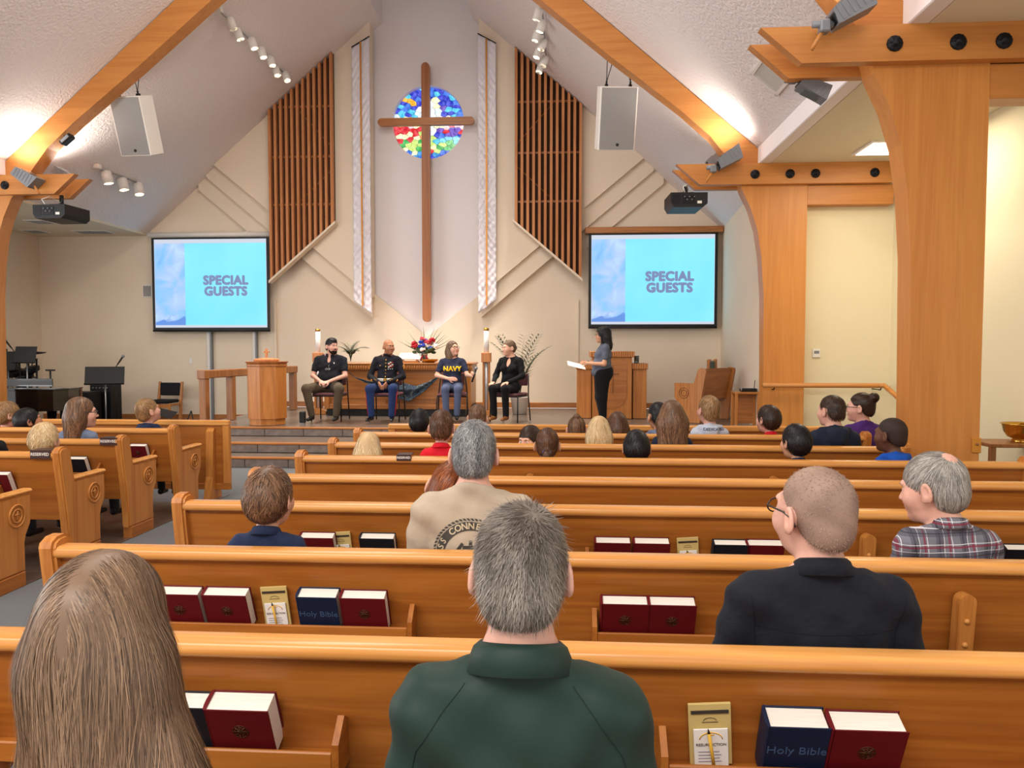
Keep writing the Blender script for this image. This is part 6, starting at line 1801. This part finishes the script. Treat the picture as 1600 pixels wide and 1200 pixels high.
audience('boy in a red polo shirt with short brown hair, left of centre', 'E', 690, 640, 1.04, 'pink', ('short', 'brown'), 'polo_shirt', CL['red'], w=.82, child=True, collar_on=True, hairn=1400, hair_kw=dict(off=.013, width=.003, seed=11))
PNY, PNYM, _ = audience('girl with a brown ponytail in a blue tie', 'E', 855, 668, 1.02, 'olive', ('pony', 'brown'), 'blouse', CL['white'], child=True, w=.7, hairn=1300, hair_kw=dict(off=.010, width=.003, seed=12))
audience('dark haired boy in a red polo shirt, right of centre', 'E', 995, 671, 1.06, 'olive', ('mop', 'black'), 'polo_shirt', CL['red'], child=True, w=.74, collar_on=True, hairn=1200, hair_kw=dict(off=.012, width=.003, length=.05, seed=13))
audience('child with black hair in a navy shirt, right block', 'E', 1247, 662, 1.02, 'olive', ('mop', 'black'), 'polo_shirt', CL['navy'], child=True, w=.7, collar_on=True, hairn=1200, hair_kw=dict(off=.014, width=.003, length=.05, seed=13), yaw=22)
audience('boy with cropped dark hair in a royal blue hooded top', 'E', 1398, 652, 1.04, 'brown', ('buzz', 'buzzdark'), 'hoodie', CL['royal'], hairtop=.004, child=True, w=.76, hood=True, sleeve='long', hairn=700, hair_kw=dict(off=.0015, width=.002, length=.004, lift=.0005, seg=2, seed=14), yaw=35)
audience('child peeking backwards over the pew, dark hair', 'F', 832, 663, .98, 'light', ('mop', 'dkbrown'), 'blouse', CL['dknavy'], child=True, w=.66, hairn=900, hair_kw=dict(off=.014, width=.003, length=.05, seed=15), yaw=150, pitch=4, show_face=True)
audience('girl with straight golden blond hair, middle of the right block', 'F', 936, 650, 1.02, 'light', ('long', 'blond'), 'blouse', CL['navy'], child=True, w=.7, hairn=1300, hair_kw=dict(len=.22, w=.10, d=.062, width=.004, seed=16))
audience('girl with very long loose brown hair in a dark top', 'F', 1050, 625, 1.08, 'light', ('long', 'cocoa'), 'sweater', CL['dknavy'], w=.84, female=True, sleeve='long', hairn=1800, hair_kw=dict(len=.34, w=.118, d=.075, width=.004, seed=17, length=.22))
audience('boy with cropped brown hair in a dark navy hooded jacket', 'F', 1303, 616, 1.05, 'pink', ('short', 'dkbrown'), 'hoodie', CL['dknavy'], w=.98, hood=True, sleeve='long', hairn=1300, hair_kw=dict(off=.008, width=.003, length=.02, seed=18), yaw=28)
audience('child with a smooth black bob near the front', 'G', 655, 638, 1.02, 'olive', ('mop', 'black'), 'blouse', CL['slate'], child=True, w=.66, hairn=1000, hair_kw=dict(off=.012, width=.003, length=.05, seed=13))
audience('child with brown hair just above the grey haired man', 'G', 746, 631, 1.0, 'light', ('short', 'cocoa'), 'polo_shirt', CL['white'], child=True, w=.68, hairn=1000, hair_kw=dict(off=.013, width=.003, length=.05, seed=19))
audience('girl with a brown topknot and white collar', 'G', 901, 650, 1.0, 'light', ('bun', 'cocoa'), 'blouse', CL['white'], child=True, w=.7, collar_on=True, hairn=1000, hair_kw=dict(off=.011, width=.003, seed=20, at=(0, -.055, .125), r=.03))
audience('girl with half tied wavy brown hair near the front', 'G', 965, 643, 1.02, 'light', ('long', 'brown'), 'blouse', CL['slate'], child=True, w=.7, hairn=1100, hair_kw=dict(len=.16, w=.10, d=.06, width=.004, seed=21))
audience('boy with dark hair half behind the long brown hair', 'G', 1030, 628, 1.02, 'olive', ('short', 'black'), 'hoodie', CL['greyblue'], child=True, w=.8, hood=True, hairn=1000, hair_kw=dict(off=.013, width=.003, seed=22), yaw=18)
HOOD, HOODM, HOODSH = audience('boy with sandy hair in a pale grey hooded sweatshirt', 'G', 1109, 618, 1.06, 'pink', ('short', 'sandy'), 'hoodie', CL['lightgrey'], w=.92, hood=True, sleeve='long', hairn=1300, hair_kw=dict(off=.015, width=.003, length=.045, seed=23), yaw=20, pitch=-4)
audience('boy with dark brown hair in a red polo shirt, right block', 'G', 1204, 632, 1.04, 'pink', ('mop', 'dkbrown'), 'polo_shirt', CL['red'], child=True, w=.72, collar_on=True, hairn=1000, hair_kw=dict(off=.012, width=.003, length=.05, seed=15), yaw=30)
audience('woman in purple with a high brown bun and glasses', 'G', 1350, 613, 1.06, 'pink', ('bun', 'dkbrown'), 't_shirt', CL['purple'], w=.96, female=True, girth=1.1, hairn=1200, hair_kw=dict(off=.009, width=.003, seed=24, at=(0, -.105, .085), r=.045), yaw=58, spec=True, show_face=True)
audience('blond boy in a red shirt at the left picture edge', 'L2', 8, 627, 1.04, 'light', ('mop', 'sandy'), 'polo_shirt', CL['red'], child=True, w=.78, hairn=1000, hair_kw=dict(off=.014, width=.003, length=.05, seed=25), yaw=-38, show_face=True)
audience('boy with smooth black hair bowed forward, left block', 'L2', 44, 637, 1.04, 'tan', ('mop', 'black'), 'polo_shirt', CL['slate'], child=True, w=.7, hairn=1000, hair_kw=dict(off=.012, width=.003, length=.05, seed=13), yaw=-42, pitch=-12, show_face=True)
audience('boy with sandy hair and navy hooded top looking down, left block', 'L2', 233, 622, 1.0, 'pink', ('short', 'sandy'), 'hoodie', CL['navy'], w=.84, hood=True, sleeve='long', hairn=1300, hair_kw=dict(off=.015, width=.003, length=.045, seed=23), yaw=-34, pitch=-16)
audience('woman with straight brown hair and dark spectacles, left block', 'L3', 122, 620, 1.08, 'pink', ('long', 'cocoa'), 't_shirt', CL['greyblue'], w=.92, female=True, hairn=1800, hair_kw=dict(len=.20, w=.102, d=.062, width=.0035, seed=26, length=.2), yaw=-52, spec=True, show_face=True)
audience('child with short pale blond hair behind the near reserved sign', 'L4', 67, 661, 1.02, 'light', ('mop', 'blond'), 'blouse', CL['white'], child=True, w=.7, hairn=1300, hair_kw=dict(off=.018, width=.004, length=.06, seed=27))
audience('person in a black top cut off by the left picture edge', 'L4', -28, 628, 1.06, 'light', ('short', 'dkbrown'), 't_shirt', CL['jet'], w=1.0, hairn=600, hair_kw=dict(off=.012, width=.004, seed=28))

# printing on the tan shirt back: ring with ship name, and on the grey hood
M_PRINT = plain('shirt_print_charcoal', (74, 70, 66), .9, .1); M_PRINTL = plain('shirt_print_sand', (196, 180, 152), .9, .1); M_PRINTB = plain('shirt_print_navy', (60, 72, 104), .9, .1)
def wrap_to(o_shirt, me, off=.003):
    """press a flat drawing (local x,z; facing -y) onto the back of a shirt mesh"""
    bm = bmesh.new(); bm.from_mesh(o_shirt.data); from mathutils.bvhtree import BVHTree
    tr = BVHTree.FromBMesh(bm); bm.free()
    for v in me.vertices:
        hit = tr.ray_cast(Vector((v.co.x, -.6, v.co.z)), Vector((0, 1, 0)))
        if hit[0] is not None: v.co.y = hit[0].y-off-max(0, -v.co.y)
    me.update()
def subdiv(me, cuts):
    bm = bmesh.new(); bm.from_mesh(me); bmesh.ops.triangulate(bm, faces=bm.faces); bmesh.ops.subdivide_edges(bm, edges=bm.edges, cuts=cuts); bm.to_mesh(me); bm.free()
def ring_drawing(cx, cz, r0, r1, n=90):
    V = []; F = []; rr = np.linspace(r0, r1, 5)
    for i in range(n):
        a = 2*math.pi*i/n
        for r in rr: V.append((cx+r*math.cos(a), 0, cz+r*math.sin(a)))
    m = len(rr)
    for i in range(n):
        for j in range(m-1): F.append((i*m+j, ((i+1) % n)*m+j, ((i+1) % n)*m+j+1, i*m+j+1))
    return V, F
def ship_print():
    cx, cz, R = .0, .815, .145
    V, F = ring_drawing(cx, cz, R*.74, R*.97); me = np_mesh('print_ring', V, F); me.materials.append(M_PRINT); wrap_to(USSSH, me, .002); link(bpy.data.objects.new('print_ring', me), USSSH)
    b = MB()
    for k in range(60):
        a = 2*math.pi*k/60; b.add([(cx+(R*1.0)*math.cos(a), 0, cz+R*1.0*math.sin(a)), (cx+R*1.06*math.cos(a+.05), 0, cz+R*1.06*math.sin(a+.05)), (cx+R*1.06*math.cos(a+.12), 0, cz+R*1.06*math.sin(a+.12)), (cx+R*1.0*math.cos(a+.07), 0, cz+R*1.0*math.sin(a+.07))], [(0, 1, 2, 3)])
    me = b.mesh('print_rope'); me.materials.append(M_PRINT); wrap_to(USSSH, me, .002); link(bpy.data.objects.new('print_rope', me), USSSH)
    txt = 'USS CONNECTICUT'
    for i, ch in enumerate(txt):
        if ch == ' ': continue
        a = math.radians(178-178*(i+.3)/(len(txt)-.4)); m = text_mesh(ch, .034, bold=.0008, extrude=0.0).copy()
        M = Matrix.Translation((cx+R*.855*math.cos(a), 0, cz+R*.855*math.sin(a))) @ Matrix.Rotation(-(a-math.pi/2), 4, 'Y') @ FACE_CAM
        m.transform(M); m.materials.clear(); m.materials.append(M_PRINTL); m.name = 'print_letter'; wrap_to(USSSH, m, .0035); link(bpy.data.objects.new('print_letter', m), USSSH)
    # anchor-like figure inside the ring
    b = MB(); st = [((.0, .07), (.0, -.06)), ((-.03, .045), (.03, .045)), ((-.05, -.02), (-.025, -.06)), ((-.025, -.06), (.025, -.06)), ((.025, -.06), (.05, -.02)), ((-.06, .02), (-.03, .06)), ((-.07, -.01), (-.045, .03)), ((.03, .0), (.06, .05))]
    for (x0, z0), (x1, z1) in st:
        d = Vector((x1-x0, z1-z0)); nrm = Vector((-d.y, d.x)).normalized()*.006
        P = [(cx+x0+nrm.x, 0, cz+z0+nrm.y), (cx+x1+nrm.x, 0, cz+z1+nrm.y), (cx+x1-nrm.x, 0, cz+z1-nrm.y), (cx+x0-nrm.x, 0, cz+z0-nrm.y)]; b.add(P, [(0, 1, 2, 3)])
    me = b.mesh('print_figure'); subdiv(me, 2); me.materials.append(M_PRINT); wrap_to(USSSH, me, .002); link(bpy.data.objects.new('print_figure', me), USSSH)
ship_print()
m = text_mesh('DEDICATED', .045, bold=.001, extrude=0.0).copy(); m.transform(Matrix.Translation((.03, 0, (.905-HOOD.location.z)/HOOD.scale.z)) @ FACE_CAM); m.materials.clear(); m.materials.append(M_PRINTB); subdiv(m, 1); wrap_to(HOODSH, m, .004); m.name = 'print_letters'; link(bpy.data.objects.new('print_letters', m), HOODSH)
# bare scalp of the older man, blue hair tie of the ponytail

obj_mesh('bald_patch', MB().ball((-.008, -.052, .072), (.040, .052, .048), 18, 12).mesh('bald_patch'), PLD, SKIN['pink'], PLDM)
obj_mesh('hair_tie', MB().tube([(.024*math.cos(a), -.122+.008*math.sin(a), -.040+.020*math.sin(a)) for a in np.linspace(0, 2*math.pi, 16)], .008, 6, caps=False).mesh('hair_tie'), PNY, plain('hair_tie_blue', (62, 84, 150), .7, .2), PNYM, 'blue hair tie')

def seam(parent, shirt_o, pts, mat, r=.0010, back=True):
    """stitched seam pressed on the back of a shirt; pts are (x, z)"""
    bm = bmesh.new(); bm.from_mesh(shirt_o.data); from mathutils.bvhtree import BVHTree
    tr = BVHTree.FromBMesh(bm); bm.free(); P = []
    n = 26; seg = len(pts)-1
    for i in range(n+1):
        u = i/n*seg; k = min(int(u), seg-1); f = u-k; x = pts[k][0]+(pts[k+1][0]-pts[k][0])*f; z = pts[k][1]+(pts[k+1][1]-pts[k][1])*f
        hit = tr.ray_cast(Vector((x, -.6, z)), Vector((0, 1, 0)))
        if hit[0] is not None: P.append(hit[0]+Vector((0, -.0004, 0)))
    if len(P) > 3: MB().tube(P, r, 5).build('seam', mat, parent)
M_SEAMG = plain('seam_dark_green', (24, 42, 36), .7, .2); M_SEAMB = plain('seam_dark', (18, 20, 27), .8, .2)
for x in (-1, 1):
    seam(GRN, GRNS, [(x*.085, 1.045), (x*.12, 1.0), (x*.165, .93), (x*.185, .84)], M_SEAMG)
    seam(SHV, SHVS, [(x*.215, 1.0), (x*.20, .93), (x*.19, .80)], M_SEAMB); seam(PLD, PLDS, [(x*.18, .99), (x*.165, .93), (x*.155, .80)], M_SEAMB)
seam(SHV, SHVS, [(-.195, .905), (0, .90), (.195, .905)], M_SEAMB); seam(PLD, PLDS, [(-.165, .925), (0, .92), (.165, .925)], M_SEAMB)
# ---------------------------------------------------------------- guests on the stage
from mathutils.bvhtree import BVHTree
def bvh_of(o):
    bm = bmesh.new(); bm.from_mesh(o.data); t = BVHTree.FromBMesh(bm); bm.free(); return t
def front_y(tr, x, z, d=1):
    hit = tr.ray_cast(Vector((x, .8*d, z)), Vector((0, -d, 0))); return hit[0].y if hit[0] is not None else .12*d
def guest_seat(px, Y): return (at(px, 600, Y)[0], Y, ZS)
GRP = 'guests on the stage'
SIT = .475
def guest(label, chair_label, px, Y, rz, s, **kw):
    p = guest_seat(px, Y); r = math.radians(rz)
    stack_chair(chair_label, p, r)
    z = ZS+SIT-.445*s
    kw.setdefault('group', GRP)
    return make_person(label, (p[0], p[1], z), r, s, stage=True, **kw)
CLASP = (dict(el=(.27, .06, .72), wr=(.075, .29, .635), hd=(-.75, .55, -.25), pn=(-.3, -.4, -.9), curl=.9), dict(el=(.27, .06, .72), wr=(.075, .29, .635), hd=(-.75, .55, -.25), pn=(-.3, -.4, -.9), curl=.9))
M_WATCH = M_BLACK
# man in the dark polo
g1, h1, s1 = guest('bearded man in a dark polo shirt, hands clasped, on the stage', 'stacking chair under the bearded man', 516, 12.6, 180, 1.01, hz=1.06, skin='pink', hair=('short', 'black'), shirt='polo_shirt', shirt_mat=CL['polobl'], pants=CL['olive'],
                   w=1.24, girth=1.18, yaw=48, pitch=0, arms=CLASP, legs=dict(hip=(.10, .02, .535), kn=(.27, .40, .52), an=(.20, .36, .10), toe=(.21, .52, .035), fat=1.12, w=1.15), sleeve='short', collar_on=True, show_face=True, jaw=1.1, hairn=900, hair_kw=dict(off=.016, width=.003, seed=31, top=.008), neck_low=.03)
bs = Solid(); bs.ell((0, .050, -.088), (.054, .058, .048), .02); bs.ell((0, .082, -.105), (.03, .026, .028), .02); bs.ell((0, .022, -.062), (.068, .052, .050), .02); bs.ell((0, .108, -.060), (.026, .012, .010), .006, sub=True); bs.ell((0, .095, -.012), (.085, .06, .036), .012, sub=True); bs.ell((0, -.045, -.05), (.10, .06, .10), .01, sub=True)
obj_mesh('beard', solid_mesh('beard', bs, .006), g1, plain('beard_dark_brown', (40, 26, 22), .8, .1, bump=.6, bscale=220), h1)
obj_mesh('moustache', MB().tube([(-.026, .096, -.062), (0, .107, -.054), (.026, .096, -.062)], [.004, .007, .004], 6).mesh('moustache'), g1, MATS['beard_dark_brown'], h1)
tr = bvh_of(s1)
b = MB()
for x in (-1, 1): b.tube([(.005+x*.022+.018*math.cos(a), front_y(tr, .005, .83)+.012, .83+.012*math.sin(a)) for a in np.linspace(0, 2*math.pi, 14)], .004, 5, caps=False)
b.tube([(-.015, front_y(tr, 0, .90)+.008, .90), (-.015, front_y(tr, 0, .83)+.012, .84)], .003, 5); obj_mesh('hanging_sunglasses', b.mesh('hanging_sunglasses'), g1, M_STEEL)
obj_mesh('chest_badge', MB().box((-.10, front_y(tr, -.09, .93)-.004, .915), (-.085, front_y(tr, -.09, .93)+.004, .94)).mesh('chest_badge'), g1, M_PAPER)
# marine
g2, h2, s2 = guest('bald man in dress uniform with gold buttons and white belt', 'stacking chair under the man in uniform', 605, 12.6, 180, 1.0, hz=1.04, skin='tan', hair=None, shirt='dress_coat', shirt_mat=CL['coat'], pants=CL['dressblue'],
                   w=1.08, girth=1.05, yaw=42, arms=(dict(el=(.275, .05, .71), wr=(.07, .30, .62), hd=(-.45, .55, -.7), pn=(-.5, -.3, .0), curl=.5), dict(el=(.275, .05, .71), wr=(.07, .30, .62), hd=(-.45, .55, -.7), pn=(-.5, -.3, .0), curl=.5)),
                   legs=dict(hip=(.10, .02, .535), kn=(.19, .42, .525), an=(.165, .42, .10), toe=(.20, .58, .035), fat=1.05, w=1.08), sleeve='long', show_face=True, shoe=M_GLOSSBLK)
tr = bvh_of(s2)
for k in range(7):
    z = .985-k*.055; obj_mesh('gold_button', MB().ball((0, front_y(tr, 0, z), z), (.011, .007, .011), 10, 6).mesh('gold_button'), g2, M_GOLD)
bsd = Solid(); torso(bsd, 1.08, .020, 0, 1.05); bsd.cut((0, 0, 1), .682); bsd.cut((0, 0, -1), -.630)
obj_mesh('white_belt', solid_mesh('white_belt', bsd, .008), g2, M_WHITEP)
obj_mesh('belt_buckle', MB().box((-.028, front_y(tr, 0, .655)+.006, .628), (.028, front_y(tr, 0, .655)+.020, .682), .003).mesh('belt_buckle'), g2, M_GOLD)
rib = [M_FRED, M_GOLD, M_WHITEP, M_STEEL, M_GREEN, M_GOLDTAPE]
for r in range(5):
    for c in range(3):
        x = -.105+c*.028; z = .945-r*.019; y = front_y(tr, x, z); obj_mesh('ribbon', MB().box((x-.013, y-.003, z-.008), (x+.013, y+.005, z+.008)).mesh('ribbon'), g2, rib[(r*3+c*2+r) % 6])
for c in range(3):
    x = -.105+c*.03; z = .835; y = front_y(tr, x, z); obj_mesh('medal', MB().lathe([(.011, 0), (.011, .004), (0, .004)], 10, M=Matrix.Translation((x, y+.006, z)) @ Matrix.Rotation(-math.pi/2, 4, 'X')).mesh('medal'), g2, M_STEEL)
obj_mesh('badge', MB().ball((.095, front_y(tr, .095, .89), .89), (.012, .006, .012), 8, 6).mesh('badge'), g2, M_GOLD)
obj_mesh('stand_collar', MB().lathe([(.066, .0), (.064, .045), (.069, .045), (.072, .0)], 24, c=(0, -.035, 1.045)).mesh('stand_collar'), g2, CL['coat'])
for x in (-1, 1):
    for k in range(3):
        z = .895-k*.022; hit = tr.ray_cast(Vector((x*.6, .02, z)), Vector((-x, -.05, 0)))
        if hit[0] is not None:
            c = hit[0]; obj_mesh('chevron', MB().tube([(c.x+x*.004, c.y-.045, z-.02), (c.x+x*.006, c.y, z+.012), (c.x+x*.002, c.y+.045, z-.02)], .0075, 5).mesh('chevron'), g2, M_GOLDTAPE)
    A = Vector((x*.275, .05, .71)); B = Vector((x*.07, .30, .62)); d = (B-A).normalized()
    for k in range(3):
        q = A+(B-A)*(.72+.08*k); obj_mesh('cuff_button', MB().ball(tuple(q+Vector((x*.02, .022, .026))), .009, 8, 6).mesh('cuff_button'), g2, M_GOLD)
    q = A+(B-A)*.5; obj_mesh('service_stripe', MB().tube([q+Vector((x*.046, .02, .0)), q+Vector((x*.03, .035, -.03))], .010, 5).mesh('service_stripe'), g2, M_GOLDTAPE)
    K = Vector((x*.19, .42, .525)); N2 = Vector((x*.165, .42, .10))
    obj_mesh('trouser_stripe', MB().tube([K+Vector((x*.066, 0, -.02)), N2+Vector((x*.054, 0, .0))], .010, 5).mesh('trouser_stripe'), g2, M_FRED)
# woman in the navy T-shirt
g3, h3, s3 = guest('woman in a navy T-shirt with gold letters holding out a microphone', 'stacking chair under the woman in the navy T-shirt', 707, 12.6, 186, .94, hz=1.04, skin='light', hair=('long', 'ash'), shirt='t_shirt', shirt_mat=CL['shirtnavy'], pants=CL['jean'],
                   w=1.02, girth=1.05, female=True, yaw=38, pitch=-12, arms=(dict(el=(.27, .03, .75), wr=(.06, .24, .70), hd=(-.95, .2, -.05), pn=(0, -.9, -.2), curl=.35), dict(el=(.26, .10, .76), wr=(.34, .26, .75), hd=(.3, .5, .3), pn=(-.8, .3, 0), curl=1.25)),
                   legs=dict(hip=(.09, .02, .535), kn=(.11, .42, .525), an=(.09, .40, .10), toe=(.09, .55, .035), w=1.05), sleeve='short', show_face=True, spec=True, hairn=1200, hair_kw=dict(len=.16, w=.098, d=.055, width=.0035, seed=33))
tr = bvh_of(s3)
m = text_mesh('NAVY', .115, bold=.006, extrude=0.0, space=1.05).copy(); m.transform(Matrix.Translation((0, 0, .865)) @ Matrix.Rotation(math.pi, 4, 'Z') @ FACE_CAM); subdiv(m, 2)
for v in m.vertices: v.co.y = front_y(tr, v.co.x, v.co.z)+.004
m.update(); m.materials.clear(); m.name = 'shirt_letters'; obj_mesh('shirt_letters', m, g3, plain('letters_gold', (246, 204, 44), .8, .1), None, 'gold capital letters on the chest')
mic = thing('handheld_microphone', 'black wireless microphone held out by the woman in navy', 'microphone', tuple(g3.matrix_basis @ Vector((-.375, .335, .735))))
mic.rotation_euler = (math.radians(-8), math.radians(16), 0)
MB().tube([(0, 0, -.09), (0, 0, .12)], [.014, .019], 12).build('body', M_BLACK, mic); MB().ball((0, 0, .145), .028, 12, 8).build('grille', M_GREY, mic); MB().lathe([(.021, .05), (.021, .062)], 12).build('band', M_STEEL, mic)
# woman in black
g4, h4, s4 = guest('woman all in black with blond hair tied back, on the stage', 'stacking chair under the woman in black', 797, 12.65, 158, .97, hz=1.04, skin='light', hair=('bun', 'ash'), shirt='blouse', shirt_mat=CL['jet'], pants=CL['jet'],
                   w=1.0, female=True, yaw=-36, pitch=2, arms=(dict(el=(.25, .04, .73), wr=(.16, .30, .63), hd=(-.1, .95, -.2), pn=(0, -.2, -1), curl=.5), dict(el=(.25, .04, .73), wr=(.10, .28, .63), hd=(-.5, .8, -.15), pn=(0, -.2, -1), curl=.5)),
                   legs=dict(hip=(.09, .02, .535), kn=(.115, .43, .53), an=(.11, .38, .10), toe=(.11, .53, .035)), sleeve='long', show_face=True, hairn=900, hair_kw=dict(off=.008, width=.003, seed=34, at=(0, -.112, -.005), r=.03), neck_low=.055, shoe=M_DARKOAK)
# standing woman
def standing():
    Y = 12.15; x = at(941, 600, Y)[0]; s = (at(941, 513, Y)[2]-ZS)/1.735
    arms = (dict(el=(.275, .0, 1.10), wr=(.16, .27, 1.12), hd=(-.4, .9, .12), pn=(-.9, -.2, 0), curl=.6), dict(el=(.275, .0, 1.10), wr=(.15, .28, 1.11), hd=(-.35, .9, .1), pn=(-.9, -.2, 0), curl=.6))
    g, h, so = make_person('woman with black curly hair and grey polo shirt standing by the pulpit', (x, Y, ZS), math.radians(94), s, .99, 'olive', ('curly', 'black'), 'polo_shirt', CL['polo'], CL['jet'], w=1.08, female=True, girth=1.5, dz=.40, stage=True, arms=arms,
                           legs=dict(hip=(.09, .0, .93), kn=(.085, .02, .50), an=(.085, -.02, .10), toe=(.09, .13, .035), dz=.40, fat=1.52, w=1.14, g=1.3, py=-.02, t=1.35), sleeve='short', collar_on=True, show_face=True, spec=True, hairn=1600, group=GRP, hair_kw=dict(width=.004, length=.05, lift=.012, seed=35), hem=.86)
    q = g.matrix_basis @ Vector((-.02, .46, 1.07))
    p = thing('paper_sheets', 'white sheets of paper held by the standing woman', 'paper', tuple(q), math.radians(6)); p.rotation_euler = (math.radians(18), math.radians(14), math.radians(8))
    MB().box((-.15, -.11, 0), (.13, .11, .002)).build('sheet', M_PAPER, p); MB().box((-.145, -.112, .002), (.135, .108, .004)).build('sheet', M_PAPER, p)
    obj_mesh('wristband', MB().tube([Vector((.178, .235, 1.118))+Vector((.031*math.cos(a), 0, .031*math.sin(a))) for a in np.linspace(0, 2*math.pi, 16)], .008, 6, caps=False).mesh('wristband'), g, M_BLACK)
standing()
# ---------------------------------------------------------------- small leftovers
q = at(1530, 697, 6.30)
t = thing('outlet_plate', 'small brass plate low on the edge of the near post', 'plate', (q[0]+.0, 6.345, q[2]))
MB().box((-.035, -.012, -.06), (.035, 0, .06), .004).build('plate', M_GOLDTAPE, t); MB().lathe([(.012, 0), (.012, .008), (0, .008)], 10, M=Matrix.Translation((0, -.012, .01)) @ Matrix.Rotation(math.pi/2, 4, 'X')).build('socket', M_DARKOAK, t)
q = at(258, 643, 7.78)
t = thing('tablet', 'dark tablet held up by the boy in the navy hooded top', 'tablet', (q[0], 7.78, q[2]-.02)); t.rotation_euler = (math.radians(25), math.radians(12), 0)
MB().box((-.10, -.07, -.005), (.10, .07, .005), .003).build('case', M_BLACK, t); MB().box((-.09, -.06, .005), (.09, .06, .0065)).build('screen', M_BLKMETAL, t)
